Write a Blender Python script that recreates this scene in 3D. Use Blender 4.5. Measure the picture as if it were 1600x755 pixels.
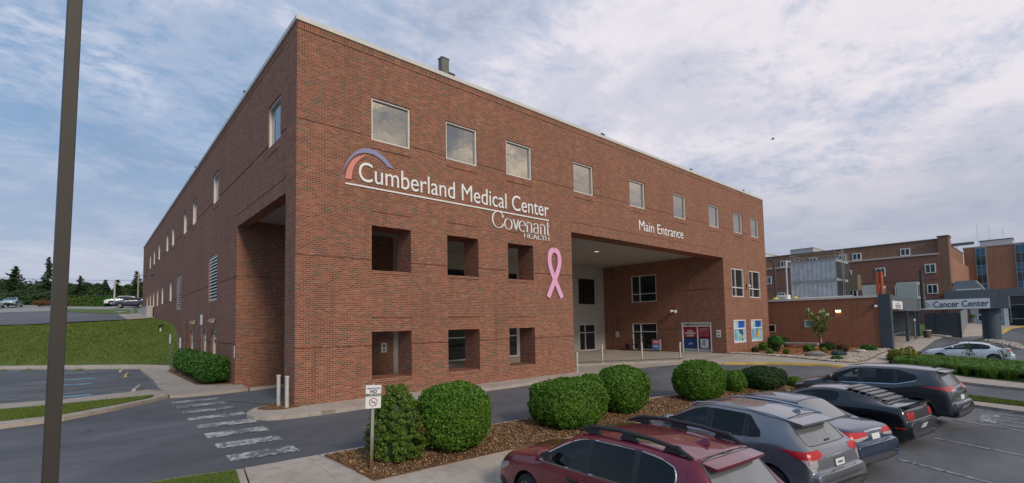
import bpy, bmesh, math, random
import numpy as np
from mathutils import Vector, Matrix
from mathutils.bvhtree import BVHTree

for o in list(bpy.data.objects): bpy.data.objects.remove(o)
SC = bpy.context.scene
COL = SC.collection
R = math.radians
rng = np.random.default_rng(7)
random.seed(7)

# ------------------------------------------------------------------ camera
CAM = Vector((-5.180, -16.689, 2.596))
cam_d = bpy.data.cameras.new("camera"); cam = bpy.data.objects.new("camera", cam_d); COL.objects.link(cam)
yaw, pit, rol = -0.7217, 0.0584, -0.0184
fw = Vector((-math.sin(yaw)*math.cos(pit), math.cos(yaw)*math.cos(pit), math.sin(pit)))
rt = Vector((math.cos(yaw), math.sin(yaw), 0)); up = rt.cross(fw)
rt2 = math.cos(rol)*rt + math.sin(rol)*up
up2 = -math.sin(rol)*rt + math.cos(rol)*up
mw = Matrix((rt2, up2, -fw)).transposed().to_4x4(); mw.translation = CAM
cam.matrix_world = mw
cam_d.sensor_width = 36; cam_d.lens = 747.2/1600*36
cam_d.shift_x = 4.9/1600; cam_d.shift_y = 84.8/1600
cam_d.clip_start = 0.1; cam_d.clip_end = 6000
SC.camera = cam

# ------------------------------------------------------------------ world + sun
SUN_AZ = R(-99)      # direction towards the sun, math angle in plan (x east, y north)
SUN_EL = R(32)
W = bpy.data.worlds.new("World"); SC.world = W; W.use_nodes = True
nt = W.node_tree; N = nt.nodes; L = nt.links; N.clear()
def nn(t, **k):
    n = N.new(t)
    for a, v in k.items(): setattr(n, a, v)
    return n
out = nn('ShaderNodeOutputWorld'); bg = nn('ShaderNodeBackground')
sky = nn('ShaderNodeTexSky'); sky.sky_type = 'NISHITA'; sky.sun_disc = False
sky.sun_elevation = SUN_EL; sky.sun_rotation = math.pi/2 - SUN_AZ
sky.air_density = 1.0; sky.dust_density = 1.6; sky.ozone_density = 1.4
tc = nn('ShaderNodeTexCoord'); sep = nn('ShaderNodeSeparateXYZ'); L.new(tc.outputs['Generated'], sep.inputs[0])
def math_(op, a, b=None, c=None, clamp=False):
    n = nn('ShaderNodeMath', operation=op, use_clamp=clamp)
    for i, v in enumerate((a, b, c)):
        if v is None: continue
        if isinstance(v, (int, float)): n.inputs[i].default_value = v
        else: L.new(v, n.inputs[i])
    return n.outputs[0]
zc = math_('MAXIMUM', sep.outputs[2], 0.0)
den = math_('ADD', zc, 0.14)
px_ = math_('DIVIDE', sep.outputs[0], den); py_ = math_('DIVIDE', sep.outputs[1], den)
cmb = nn('ShaderNodeCombineXYZ'); L.new(px_, cmb.inputs[0]); L.new(py_, cmb.inputs[1])
def noise(vec, scale, det, rough, dist=0.0, off=(0, 0, 0), sc=(1, 1, 1), rot=0):
    mp = nn('ShaderNodeMapping'); mp.inputs['Location'].default_value = off; mp.inputs['Scale'].default_value = sc
    mp.inputs['Rotation'].default_value = (0, 0, rot)
    L.new(vec, mp.inputs[0])
    n = nn('ShaderNodeTexNoise'); n.inputs['Scale'].default_value = scale; n.inputs['Detail'].default_value = det
    n.inputs['Roughness'].default_value = rough; n.inputs['Distortion'].default_value = dist
    L.new(mp.outputs[0], n.inputs['Vector']); return n.outputs['Fac']
def ramp(fac, stops, interp='EASE'):
    r = nn('ShaderNodeValToRGB'); r.color_ramp.interpolation = interp
    e = r.color_ramp.elements
    while len(e) < len(stops): e.new(0.5)
    for i, (p_, c_) in enumerate(stops): e[i].position = p_; e[i].color = (*c_, 1) if len(c_) == 3 else c_
    L.new(fac, r.inputs[0]); return r.outputs[0]
def mixc(f, a, b, mode='MIX'):
    m = nn('ShaderNodeMix', data_type='RGBA', blend_type=mode)
    if isinstance(f, (int, float)): m.inputs[0].default_value = f
    else: L.new(f, m.inputs[0])
    for i, v in ((6, a), (7, b)):
        if isinstance(v, tuple): m.inputs[i].default_value = (*v, 1)
        else: L.new(v, m.inputs[i])
    return m.outputs[2]
g = lambda v: (v, v, v)
big = noise(cmb.outputs[0], 0.55, 5, 0.55, 0.4, (3.1, 1.7, 0))
fine = noise(cmb.outputs[0], 2.6, 8, 0.64, 0.5, (0, 0, 0), (1, 1.15, 1), R(30))
mack = noise(cmb.outputs[0], 17, 4, 0.62, 0.4, (5, 2, 0), (1, 1.35, 1), R(35))
cov = math_('ADD', math_('MULTIPLY', big, 0.44), math_('ADD', math_('MULTIPLY', fine, 0.34), math_('MULTIPLY', mack, 0.27)))
# more cover to the east (+x side of the picture)
east = math_('MULTIPLY', math_('SUBTRACT', sep.outputs[0], 0.12), 0.20)
cov = math_('ADD', cov, east)
cmask = ramp(cov, [(0.42, g(0.08)), (0.56, g(0.55)), (0.70, g(1.0))])
# low grey bank of cloud near the horizon
low = noise(cmb.outputs[0], 0.8, 5, 0.6, 0.5, (9, 4, 0), (1, 1, 1))
shade = math_('ADD', math_('MULTIPLY', low, 0.7), math_('MULTIPLY', fine, 0.3))
ccol = ramp(shade, [(0.38, (0.21, 0.26, 0.37)), (0.49, (0.39, 0.43, 0.54)), (0.60, (0.64, 0.62, 0.68))])
# warm side where the sun stands (behind the camera)
sd = (math.cos(SUN_AZ)*math.cos(SUN_EL), math.sin(SUN_AZ)*math.cos(SUN_EL), math.sin(SUN_EL))
dp = nn('ShaderNodeVectorMath', operation='DOT_PRODUCT'); L.new(tc.outputs['Generated'], dp.inputs[0]); dp.inputs[1].default_value = sd
shade2 = math_('ADD', math_('MULTIPLY', low, 0.35), math_('MULTIPLY', fine, 0.65))
warm = ramp(dp.outputs['Value'], [(0.15, g(0)), (0.95, g(1))])
wcol = ramp(shade2, [(0.42, (0.13, 0.12, 0.115)), (0.50, (0.60, 0.50, 0.38)), (0.58, (1.15, 0.98, 0.74))])
ccol = mixc(warm, ccol, wcol)
skyc = mixc(1.0, sky.outputs[0], (0.072, 0.072, 0.072), 'MULTIPLY')
skyb = mixc(0.75, skyc, (0.185, 0.315, 0.50))
tot = mixc(cmask, skyb, ccol)
# clouds and sky thicken to a pale grey towards the horizon
pinkish = ramp(sep.outputs[0], [(0.2, g(0)), (0.9, g(0.45))])
tot = mixc(math_('MULTIPLY', pinkish, cmask), tot, (0.60, 0.55, 0.57))
hz = math_('MULTIPLY', ramp(zc, [(0.0, g(0.85)), (0.12, g(0.62)), (0.34, g(0))]), math_('SUBTRACT', 1.0, warm))
hcol = mixc(ramp(sep.outputs[0], [(0.0, g(0)), (0.8, g(1))]), (0.36, 0.39, 0.47), (0.20, 0.25, 0.335))
tot = mixc(math_('MULTIPLY', hz, math_('ADD', math_('MULTIPLY', low, 1.1), 0.30), clamp=True), tot, hcol)
L.new(tot, bg.inputs[0]); bg.inputs[1].default_value = 1.0
L.new(bg.outputs[0], out.inputs[0])

sl = bpy.data.lights.new("sun", 'SUN'); so = bpy.data.objects.new("sun", sl); COL.objects.link(so)
sl.energy = 1.35; sl.angle = R(12); sl.color = (1.0, 0.88, 0.74)
so.rotation_euler = Vector(sd).to_track_quat('Z', 'Y').to_euler()
so.location = (0, -20, 30)

SC.view_settings.view_transform = 'Standard'; SC.view_settings.look = 'None'
SC.view_settings.exposure = 0.42; SC.view_settings.gamma = 1.0; SC.view_settings.use_curve_mapping = False
SC.render.engine = 'CYCLES'
SC.cycles.max_bounces = 6; SC.cycles.glossy_bounces = 3; SC.cycles.diffuse_bounces = 3
SC.cycles.use_denoising = True

# ------------------------------------------------------------------ materials
class NT:
    def __init__(s, name):
        s.m = bpy.data.materials.new(name); s.m.use_nodes = True
        s.t = s.m.node_tree; s.n = s.t.nodes; s.l = s.t.links; s.n.clear()
        s.out = s.n.new('ShaderNodeOutputMaterial'); s.b = s.n.new('ShaderNodeBsdfPrincipled')
        s.l.new(s.b.outputs[0], s.out.inputs[0])
    def new(s, t, **k):
        n = s.n.new(t)
        for a, v in k.items(): setattr(n, a, v)
        return n
    def setin(s, sock, v):
        if isinstance(v, (int, float)): sock.default_value = v
        elif isinstance(v, tuple): sock.default_value = (*v, 1) if len(v) == 3 and len(sock.default_value) == 4 else v
        else: s.l.new(v, sock)
    def math(s, op, a, b=None, clamp=False):
        n = s.new('ShaderNodeMath', operation=op, use_clamp=clamp); s.setin(n.inputs[0], a)
        if b is not None: s.setin(n.inputs[1], b)
        return n.outputs[0]
    def noise(s, vec, scale, det=4, rough=.6, dist=0., sc=(1, 1, 1)):
        if sc != (1, 1, 1):
            mp = s.new('ShaderNodeMapping'); mp.inputs['Scale'].default_value = sc; s.l.new(vec, mp.inputs[0]); vec = mp.outputs[0]
        n = s.new('ShaderNodeTexNoise'); n.inputs['Scale'].default_value = scale; n.inputs['Detail'].default_value = det
        n.inputs['Roughness'].default_value = rough; n.inputs['Distortion'].default_value = dist
        s.l.new(vec, n.inputs['Vector']); return n.outputs['Fac']
    def ramp(s, f, stops, interp='LINEAR'):
        r = s.new('ShaderNodeValToRGB'); r.color_ramp.interpolation = interp; e = r.color_ramp.elements
        while len(e) < len(stops): e.new(0.5)
        for i, (p_, c_) in enumerate(stops):
            if not isinstance(c_, tuple): c_ = (c_, c_, c_)
            e[i].position = p_; e[i].color = (*c_, 1)
        s.l.new(f, r.inputs[0]); return r.outputs[0]
    def mix(s, f, a, b, mode='MIX'):
        m = s.new('ShaderNodeMix', data_type='RGBA', blend_type=mode); s.setin(m.inputs[0], f); s.setin(m.inputs[6], a); s.setin(m.inputs[7], b)
        return m.outputs[2]
    def bump(s, h, st=.3, dist=.01):
        b = s.new('ShaderNodeBump'); b.inputs['Strength'].default_value = st; b.inputs['Distance'].default_value = dist
        s.l.new(h, b.inputs['Height']); s.l.new(b.outputs[0], s.b.inputs['Normal'])
    def obj(s): return s.new('ShaderNodeTexCoord').outputs['Object']
    def pos(s): return s.new('ShaderNodeNewGeometry').outputs['Position']
MATS = {}
def M(name, col, rough=.6, met=0., var=.12, scale=2., bump=0., bscale=60., coat=0., emit=None, spec=.5, ior=None, trans=0.):
    if name in MATS: return MATS[name]
    t = NT(name); v = t.obj()
    f = t.noise(v, scale, 5, .6)
    a = tuple(max(0, c*(1-var)) for c in col); b = tuple(min(1, c*(1+var)) for c in col)
    t.l.new(t.ramp(f, [(.3, a), (.7, b)]), t.b.inputs['Base Color'])
    t.b.inputs['Roughness'].default_value = rough; t.b.inputs['Metallic'].default_value = met
    t.b.inputs['Coat Weight'].default_value = coat; t.b.inputs['Coat Roughness'].default_value = .04
    t.b.inputs['Specular IOR Level'].default_value = spec
    if trans: t.b.inputs['Transmission Weight'].default_value = trans
    if bump: t.bump(t.noise(v, bscale, 4, .6), bump)
    if emit: t.b.inputs['Emission Color'].default_value = (*emit[:3], 1); t.b.inputs['Emission Strength'].default_value = emit[3]
    MATS[name] = t.m; return t.m

def brick_mat(name, cols, mortar, soldier=False, bw=.2032, rh=.0677, dirt=1.0):
    t = NT(name); p = t.pos(); s = t.new('ShaderNodeSeparateXYZ'); t.l.new(p, s.inputs[0])
    u = t.math('ADD', s.outputs[0], s.outputs[1]); c = t.new('ShaderNodeCombineXYZ')
    if soldier: t.l.new(s.outputs[2], c.inputs[0]); t.l.new(u, c.inputs[1])
    else: t.l.new(u, c.inputs[0]); t.l.new(s.outputs[2], c.inputs[1])
    b = t.new('ShaderNodeTexBrick'); t.l.new(c.outputs[0], b.inputs['Vector'])
    b.inputs['Scale'].default_value = 1; b.inputs['Brick Width'].default_value = bw; b.inputs['Row Height'].default_value = rh
    b.inputs['Mortar Size'].default_value = .0085; b.inputs['Mortar Smooth'].default_value = .3; b.inputs['Bias'].default_value = 0
    b.offset = 0 if soldier else .5
    b.inputs['Color1'].default_value = (0, 0, 0, 1); b.inputs['Color2'].default_value = (1, 1, 1, 1); b.inputs['Mortar'].default_value = (.5, .5, .5, 1)
    cl = t.noise(p, .7, 4, .65)
    tint = t.math('ADD', b.outputs['Color'], t.math('MULTIPLY', t.math('SUBTRACT', cl, .5), .42))
    col = t.ramp(tint, cols)
    col = t.mix(t.ramp(b.outputs['Fac'], [(.2, 0.), (.9, 1.)]), col, mortar)
    d = t.noise(p, .35, 5, .6, 0, (1, 1, .5))
    col = t.mix(t.math('MULTIPLY', t.ramp(d, [(.42, 0.), (.75, 1.)]), .24*dirt), col, (.12, .055, .035))
    st_ = t.noise(p, 1.0, 4, .6, .2, (2.6, 2.6, .16)); col = t.mix(t.math('MULTIPLY', t.ramp(st_, [(.52, 0.), (.72, 1.)]), .30*dirt), col, (.085, .048, .034))
    ef = t.noise(p, 1.5, 5, .7, .4, (1, 1, 1.8)); col = t.mix(t.math('MULTIPLY', t.ramp(ef, [(.60, 0.), (.74, 1.)]), .22*dirt), col, (.40, .30, .23))
    t.l.new(col, t.b.inputs['Base Color']); t.b.inputs['Roughness'].default_value = .88
    t.bump(t.math('SUBTRACT', 1., b.outputs['Fac']), .35, .006)
    MATS[name] = t.m; return t.m
BR = [(0.0, (.085, .085, .055)), (.05, (.14, .09, .055)), (.12, (.165, .048, .026)), (.45, (.262, .075, .038)), (.7, (.34, .108, .054)), (.90, (.17, .044, .026)), (1.0, (.34, .16, .095))]
brick = brick_mat('red_brick', BR, (.40, .28, .20))
soldier = brick_mat('soldier_brick', BR, (.40, .29, .21), True)
brick_old = brick_mat('far_brick', [(0, (.20, .07, .05)), (.5, (.26, .085, .058)), (1, (.31, .11, .075))], (.28, .20, .16))
brick_orange = brick_mat('orange_brick', [(0, (.29, .115, .065)), (.5, (.34, .14, .08)), (1, (.39, .17, .10))], (.40, .28, .2))
white_metal = M('white_metal', (.64, .62, .58), .45, 0, .06, 1.5)
frame_metal = M('window_frame_metal', (.72, .70, .66), .4, 0, .05)
dark_frame = M('dark_metal', (.03, .03, .035), .45, .3, .1)
concrete_grey = M('beige_render', (.46, .43, .39), .85, 0, .08, 1.2, .15, 30)
soffit_m = M('soffit_render', (.42, .39, .36), .9, 0, .06, .8)
interior_m = M('interior_dark', (.05, .045, .04), .9)
roof_m = M('roof_membrane', (.4, .4, .4), .9)
def glass_mat(name, base, met, rough=.03, wav=.012):
    t = NT(name); v = t.pos()
    t.b.inputs['Base Color'].default_value = (*base, 1); t.b.inputs['Metallic'].default_value = met; t.b.inputs['Roughness'].default_value = rough
    n = t.noise(v, .9, 3, .5); t.bump(n, .25, wav*1.5)
    MATS[name] = t.m; return t.m
mirror_glass = glass_mat('coated_glass', (.46, .42, .36), .95, .02, .02)
dark_glass = glass_mat('dark_glass', (.022, .026, .028), 0.0)
side_glass = glass_mat('grey_blue_glass', (.30, .33, .36), .7)

def ground_mat(name, kind):
    t = NT(name); p = t.pos()
    if kind == 'asphalt':
        a = t.noise(p, .22, 6, .62, .6, (1, 2.2, 1)); b_ = t.noise(p, 70, 3, .7); c_ = t.noise(p, 1.7, 6, .7, 1.2)
        st = t.noise(p, .55, 4, .6, .5, (.35, 2.6, 1))
        col = t.ramp(a, [(.33, (.075, .078, .088)), (.5, (.125, .129, .142)), (.68, (.19, .194, .208))])
        col = t.mix(t.math('MULTIPLY', t.ramp(st, [(.46, 0.), (.72, 1.)]), .55), col, (.165, .168, .18))
        col = t.mix(t.math('MULTIPLY', t.ramp(c_, [(.5, 0.), (.75, 1.)]), .45), col, (.036, .037, .042))
        col = t.mix(.28, col, t.ramp(b_, [(.3, (.035, .036, .04)), (.7, (.20, .20, .21))]))
        vo = t.new('ShaderNodeTexVoronoi', feature='DISTANCE_TO_EDGE'); vo.inputs['Scale'].default_value = .28
        nz = t.new('ShaderNodeTexNoise'); nz.inputs['Scale'].default_value = 1.1; nz.inputs['Detail'].default_value = 5; t.l.new(p, nz.inputs['Vector'])
        ad = t.mix(.55, p, nz.outputs['Color'], 'ADD'); t.l.new(ad, vo.inputs['Vector'])
        cr = t.ramp(vo.outputs['Distance'], [(0., 1.), (.006, 0.)])
        msk = t.ramp(t.noise(p, .4, 2), [(.5, 0.), (.6, 1.)])
        col = t.mix(t.math('MULTIPLY', t.math('MULTIPLY', cr, msk), .6), col, (.015, .015, .016))
        v2 = t.new('ShaderNodeTexVoronoi', feature='F1'); v2.inputs['Scale'].default_value = .55; t.l.new(p, v2.inputs['Vector'])
        sp = t.math('MULTIPLY', t.ramp(v2.outputs['Distance'], [(.05, 1.), (.17, 0.)]), t.ramp(t.noise(p, .9, 3, .6), [(.52, 0.), (.60, 1.)]))
        col = t.mix(t.math('MULTIPLY', sp, .5), col, (.025, .025, .027))
        pt = t.noise(p, .11, 2, .4, 0, (1, 1, 1)); col = t.mix(t.math('MULTIPLY', t.ramp(pt, [(.50, 0.), (.53, 1.)]), .28), col, (.05, .052, .06))
        t.b.inputs['Roughness'].default_value = .8; t.bump(b_, .35, .006)
    elif kind == 'concrete':
        a = t.noise(p, .6, 6, .65, .3); b_ = t.noise(p, 40, 3, .7); c_ = t.noise(p, 3.5, 5, .7)
        col = t.ramp(a, [(.3, (.36, .305, .255)), (.55, (.46, .395, .335)), (.75, (.52, .46, .40))])
        col = t.mix(t.math('MULTIPLY', t.ramp(c_, [(.48, 0.), (.70, 1.)]), .5), col, (.23, .195, .16))
        s = t.new('ShaderNodeSeparateXYZ'); t.l.new(p, s.inputs[0])
        def line(o):
            f = t.math('FRACT', t.math('DIVIDE', o, 1.52)); f = t.math('ABSOLUTE', t.math('SUBTRACT', f, .5))
            return t.math('GREATER_THAN', f, .4955)
        j = t.math('MAXIMUM', line(s.outputs[0]), line(s.outputs[1]))
        col = t.mix(t.math('MULTIPLY', j, .5), col, (.14, .12, .10))
        t.b.inputs['Roughness'].default_value = .88; t.bump(b_, .2, .004)
    elif kind == 'grass':
        a = t.noise(p, .35, 6, .65, .8); b_ = t.noise(p, 25, 4, .75); c_ = t.noise(p, 2.2, 6, .7, .5, (1, 1, 2))
        col = t.ramp(a, [(.3, (.055, .105, .015)), (.5, (.095, .150, .022)), (.72, (.18, .165, .042))])
        col = t.mix(t.math('MULTIPLY', t.ramp(c_, [(.45, 0.), (.75, 1.)]), .55), col, (.035, .065, .014))
        col = t.mix(.3, col, t.ramp(b_, [(.3, (.04, .075, .012)), (.7, (.13, .19, .045))]))
        t.b.inputs['Roughness'].default_value = .95; t.bump(b_, .8, .04)
    elif kind == 'mulch':
        a = t.noise(p, 18, 4, .75, .5, (1, 1.6, 1)); b_ = t.noise(p, 1.1, 4, .6)
        col = t.ramp(a, [(.3, (.07, .035, .018)), (.5, (.19, .10, .048)), (.7, (.33, .20, .10))])
        col = t.mix(t.math('MULTIPLY', b_, .4), col, (.10, .055, .028))
        t.b.inputs['Roughness'].default_value = .95; t.bump(a, .8, .03)
    elif kind == 'pine':
        a = t.noise(p, 14, 4, .75, .5); b_ = t.noise(p, .9, 4, .6)
        col = t.ramp(a, [(.3, (.20, .075, .03)), (.5, (.34, .14, .055)), (.7, (.45, .21, .09))])
        t.b.inputs['Roughness'].default_value = .95; t.bump(a, .6, .03)
    elif kind == 'farlot':
        a = t.noise(p, .12, 5, .6, .4, (1, 3, 1)); col = t.ramp(a, [(.3, (.10, .10, .115)), (.7, (.17, .165, .17))])
        t.b.inputs['Roughness'].default_value = .9
    t.l.new(col, t.b.inputs['Base Color']); MATS[name] = t.m; return t.m
asphalt = ground_mat('asphalt', 'asphalt'); concrete = ground_mat('concrete', 'concrete'); grass = ground_mat('lawn', 'grass')
mulch = ground_mat('bark_mulch', 'mulch'); pine = ground_mat('pine_straw', 'pine'); farlot = ground_mat('worn_asphalt', 'farlot')
def worn_paint(name, col, thr=.5):
    t = NT(name); p = t.pos(); a = t.noise(p, 9, 6, .75, .6); b_ = t.noise(p, 45, 3, .7); c2 = t.noise(p, 2.2, 3, .6)
    k = t.math('ADD', t.math('MULTIPLY', a, .5), t.math('ADD', t.math('MULTIPLY', b_, .2), t.math('MULTIPLY', c2, .3)))
    f = t.ramp(k, [(thr-.035, 0.), (thr+.03, 1.)])
    t.l.new(t.mix(f, (.10, .103, .113), col), t.b.inputs['Base Color']); t.b.inputs['Roughness'].default_value = .8
    MATS[name] = t.m; return t.m
paint_white = worn_paint('worn_white_paint', (.50, .50, .48), .508)
paint_line = worn_paint('faded_white_paint', (.40, .40, .40), .485)
paint_blue = worn_paint('worn_blue_paint', (.22, .42, .55), .46)
paint_yellow = worn_paint('worn_yellow_paint', (.62, .42, .10), .44)

# ------------------------------------------------------------------ mesh helpers
class MB:
    def __init__(s): s.v = []; s.f = []; s.mi = []
    def add(s, vs, fs, mi=0):
        k = len(s.v); s.v += [tuple(v) for v in vs]; s.f += [tuple(i+k for i in f) for f in fs]; s.mi += [mi]*len(fs); return s
    def box(s, x0, x1, y0, y1, z0, z1, mi=0):
        return s.add([(x0, y0, z0), (x1, y0, z0), (x1, y1, z0), (x0, y1, z0), (x0, y0, z1), (x1, y0, z1), (x1, y1, z1), (x0, y1, z1)],
                     [(0, 3, 2, 1), (4, 5, 6, 7), (0, 1, 5, 4), (1, 2, 6, 5), (2, 3, 7, 6), (3, 0, 4, 7)], mi)
    def tube(s, a, b, r0, r1=None, n=12, mi=0, cap=True):
        r1 = r0 if r1 is None else r1
        a = Vector(a); b = Vector(b); d = (b-a).normalized(); x = d.orthogonal().normalized(); y = d.cross(x)
        vs = [a+(x*math.cos(t)+y*math.sin(t))*r0 for t in [2*math.pi*i/n for i in range(n)]] + [b+(x*math.cos(t)+y*math.sin(t))*r1 for t in [2*math.pi*i/n for i in range(n)]]
        fs = [(i, (i+1) % n, n+(i+1) % n, n+i) for i in range(n)]
        if cap: fs += [tuple(range(n-1, -1, -1)), tuple(range(n, 2*n))]
        return s.add(vs, fs, mi)
    def path(s, pts, r, n=8, mi=0):
        pts = [Vector(p) for p in pts]; k = len(s.v); m = len(pts); prev = None
        for i, p_ in enumerate(pts):
            d = (pts[min(i+1, m-1)]-pts[max(i-1, 0)]).normalized()
            x = d.orthogonal().normalized() if prev is None else (prev - d*prev.dot(d)).normalized()
            prev = x; y = d.cross(x); rr = r[i] if isinstance(r, (list, tuple)) else r
            s.v += [tuple(p_+(x*math.cos(2*math.pi*j/n)+y*math.sin(2*math.pi*j/n))*rr) for j in range(n)]
        for i in range(m-1):
            for j in range(n):
                s.f.append((k+i*n+j, k+i*n+(j+1) % n, k+(i+1)*n+(j+1) % n, k+(i+1)*n+j)); s.mi.append(mi)
        s.f.append(tuple(k+j for j in range(n-1, -1, -1))); s.f.append(tuple(k+(m-1)*n+j for j in range(n))); s.mi += [mi, mi]
        return s
    def prism(s, pts, y0, y1, axis='y', mi=0):   # pts 2D outline; extruded between y0 and y1 along axis
        n = len(pts); P = (lambda a, b, c: (a, c, b)) if axis == 'y' else ((lambda a, b, c: (c, a, b)) if axis == 'x' else (lambda a, b, c: (a, b, c)))
        vs = [P(a, b, y0) for a, b in pts]+[P(a, b, y1) for a, b in pts]
        fs = [tuple(range(n)), tuple(range(2*n-1, n-1, -1))]+[(i, n+i, n+(i+1) % n, (i+1) % n) for i in range(n)]
        return s.add(vs, fs, mi)
    def xf(s, mat):
        s.v = [tuple(mat @ Vector(v)) for v in s.v]; return s
    def build(s, name, mats, parent=None, loc=(0, 0, 0), smooth=False, fix=True, bevel=0, **tags):
        me = bpy.data.meshes.new(name); me.from_pydata(s.v, [], s.f)
        if not isinstance(mats, (list, tuple)): mats = [mats]
        for m in mats: me.materials.append(m)
        if len(mats) > 1: me.polygons.foreach_set('material_index', s.mi)
        if fix:
            b = bmesh.new(); b.from_mesh(me); bmesh.ops.recalc_face_normals(b, faces=b.faces); b.to_mesh(me); b.free()
        if smooth: me.polygons.foreach_set('use_smooth', [True]*len(me.polygons))
        o = bpy.data.objects.new(name, me); COL.objects.link(o); o.location = loc
        if parent: o.parent = parent
        if bevel:
            md = o.modifiers.new('bevel', 'BEVEL'); md.width = bevel; md.segments = 2; md.limit_method = 'ANGLE'
        if smooth and not bevel:
            md = o.modifiers.new('es', 'EDGE_SPLIT'); md.split_angle = R(38)
        for k, v in tags.items(): o[k] = v
        return o
def tag(o, label, cat, group=None):
    o['label'] = label; o['category'] = cat
    if group: o['group'] = group
    return o
def thing(name, label, cat, loc=(0, 0, 0), rz=0, group=None):
    o = bpy.data.objects.new(name, None); COL.objects.link(o); o.location = loc; o.rotation_euler = (0, 0, rz)
    o.empty_display_size = .3
    return tag(o, label, cat, group)
def struct(o, kind='structure'): o['kind'] = kind; return o
def copy_tree(root, loc, rz=None, label=None, scale=None):
    r = root.copy(); COL.objects.link(r); r.location = loc
    if rz is not None: r.rotation_euler = (0, 0, rz)
    if scale is not None: r.scale = (scale,)*3 if isinstance(scale, (int, float)) else scale
    if label: r['label'] = label
    for ch in list(root.children):
        c = ch.copy(); COL.objects.link(c); c.parent = r
        for g2 in list(ch.children):
            d = g2.copy(); COL.objects.link(d); d.parent = c
    return r
def text_mesh(body, size, mats, name, parent=None, depth=.02, align='LEFT', bold=0., sx=1., spacing=1.):
    cu = bpy.data.curves.new('t', 'FONT'); cu.body = body; cu.size = size; cu.extrude = depth; cu.align_x = align; cu.offset = bold; cu.space_character = spacing
    ob = bpy.data.objects.new('t', cu); COL.objects.link(ob); bpy.context.view_layer.update()
    me = bpy.data.meshes.new_from_object(ob.evaluated_get(bpy.context.evaluated_depsgraph_get()))
    bpy.data.objects.remove(ob); bpy.data.curves.remove(cu)
    me.name = name; me.materials.clear(); me.materials.append(mats)
    if sx != 1.:
        for v in me.vertices: v.co.x *= sx
    o = bpy.data.objects.new(name, me); COL.objects.link(o)
    if parent: o.parent = parent
    return o

# ------------------------------------------------------------------ terrain height
def sm(t): t = min(1, max(0, t)); return t*t*(3-2*t)
def G(x, y):
    b = float(np.interp(y, [-12, -9, -6.6, -1.5], [-.7, -.62, -.38, -.12]))
    b2 = float(np.interp(y, [-14, -10.5, -8, -1.5], [-.8, -.55, -.2, -.12]))
    k = sm((x-20)/8); b = b*(1-k)+b2*k
    b += float(np.interp(x, [30, 44, 56, 72, 101, 130], [0, .1, .45, .75, 1.7, 1.7]))
    d = .77*(x+.9)+.636*(y-22)
    h = float(np.interp(d, [0, 1, 5.2, 6.4, 30, 45, 60, 400], [0, .35, 2.95, 3.35, 5.35, 7.15, 7.6, 7.6]))*(1-sm((x-2)/2))
    h += .06*max(0, min(40, -x-2))*sm((d-8)/20)
    return b+h
def drape(name, poly, dz, mat_, step=1.0, skirt=0., parent=None, kind='structure', hfun=None):
    """A ground sheet: outline cut on a grid and laid dz above the terrain, with a skirt down its edge when raised."""
    bm = bmesh.new(); vs = [bm.verts.new((x, y, 0)) for x, y in poly]; 
    from mathutils.geometry import tessellate_polygon
    for t_ in tessellate_polygon([[Vector((x, y, 0)) for x, y in poly]]): bm.faces.new([vs[i] for i in t_])
    xs = [p[0] for p in poly]; ys = [p[1] for p in poly]
    def cuts(lo, hi):
        c = np.arange(math.ceil(lo/step)*step, hi, step); return c if len(c) < 160 else np.linspace(lo, hi, 160)
    for c in cuts(min(xs), max(xs)): bmesh.ops.bisect_plane(bm, geom=bm.verts[:]+bm.edges[:]+bm.faces[:], plane_co=(c, 0, 0), plane_no=(1, 0, 0), dist=1e-5)
    for c in cuts(min(ys), max(ys)): bmesh.ops.bisect_plane(bm, geom=bm.verts[:]+bm.edges[:]+bm.faces[:], plane_co=(0, c, 0), plane_no=(0, 1, 0), dist=1e-5)
    bmesh.ops.remove_doubles(bm, verts=bm.verts[:], dist=1e-4)
    for v in bm.verts: v.co.z = (hfun or G)(v.co.x, v.co.y)+dz
    bmesh.ops.recalc_face_normals(bm, faces=bm.faces[:])
    if bm.faces and sum(f.normal.z for f in bm.faces) < 0: bmesh.ops.reverse_faces(bm, faces=bm.faces[:])
    if skirt:
        ed = [e for e in bm.edges if e.is_boundary]
        r = bmesh.ops.extrude_edge_only(bm, edges=ed)
        for v in [q for q in r['geom'] if isinstance(q, bmesh.types.BMVert)]: v.co.z -= skirt
    me = bpy.data.meshes.new(name); bm.to_mesh(me); bm.free(); me.materials.append(mat_)
    o = bpy.data.objects.new(name, me); COL.objects.link(o)
    if parent: o.parent = parent
    if kind: o['kind'] = kind
    return o
def inset(poly, d):
    a = sum(poly[i][0]*poly[(i+1) % len(poly)][1]-poly[(i+1) % len(poly)][0]*poly[i][1] for i in range(len(poly)))
    s = 1 if a > 0 else -1; out_ = []; n = len(poly)
    for i in range(n):
        p0 = Vector(poly[i-1]); p1 = Vector(poly[i]); p2 = Vector(poly[(i+1) % n])
        e1 = (p1-p0).normalized(); e2 = (p2-p1).normalized(); n1 = Vector((-e1.y, e1.x))*s; n2 = Vector((-e2.y, e2.x))*s
        m = (n1+n2); m = m/max(.35, m.length_squared)*2*d; out_.append((p1.x+m.x, p1.y+m.y))
    return out_
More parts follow.
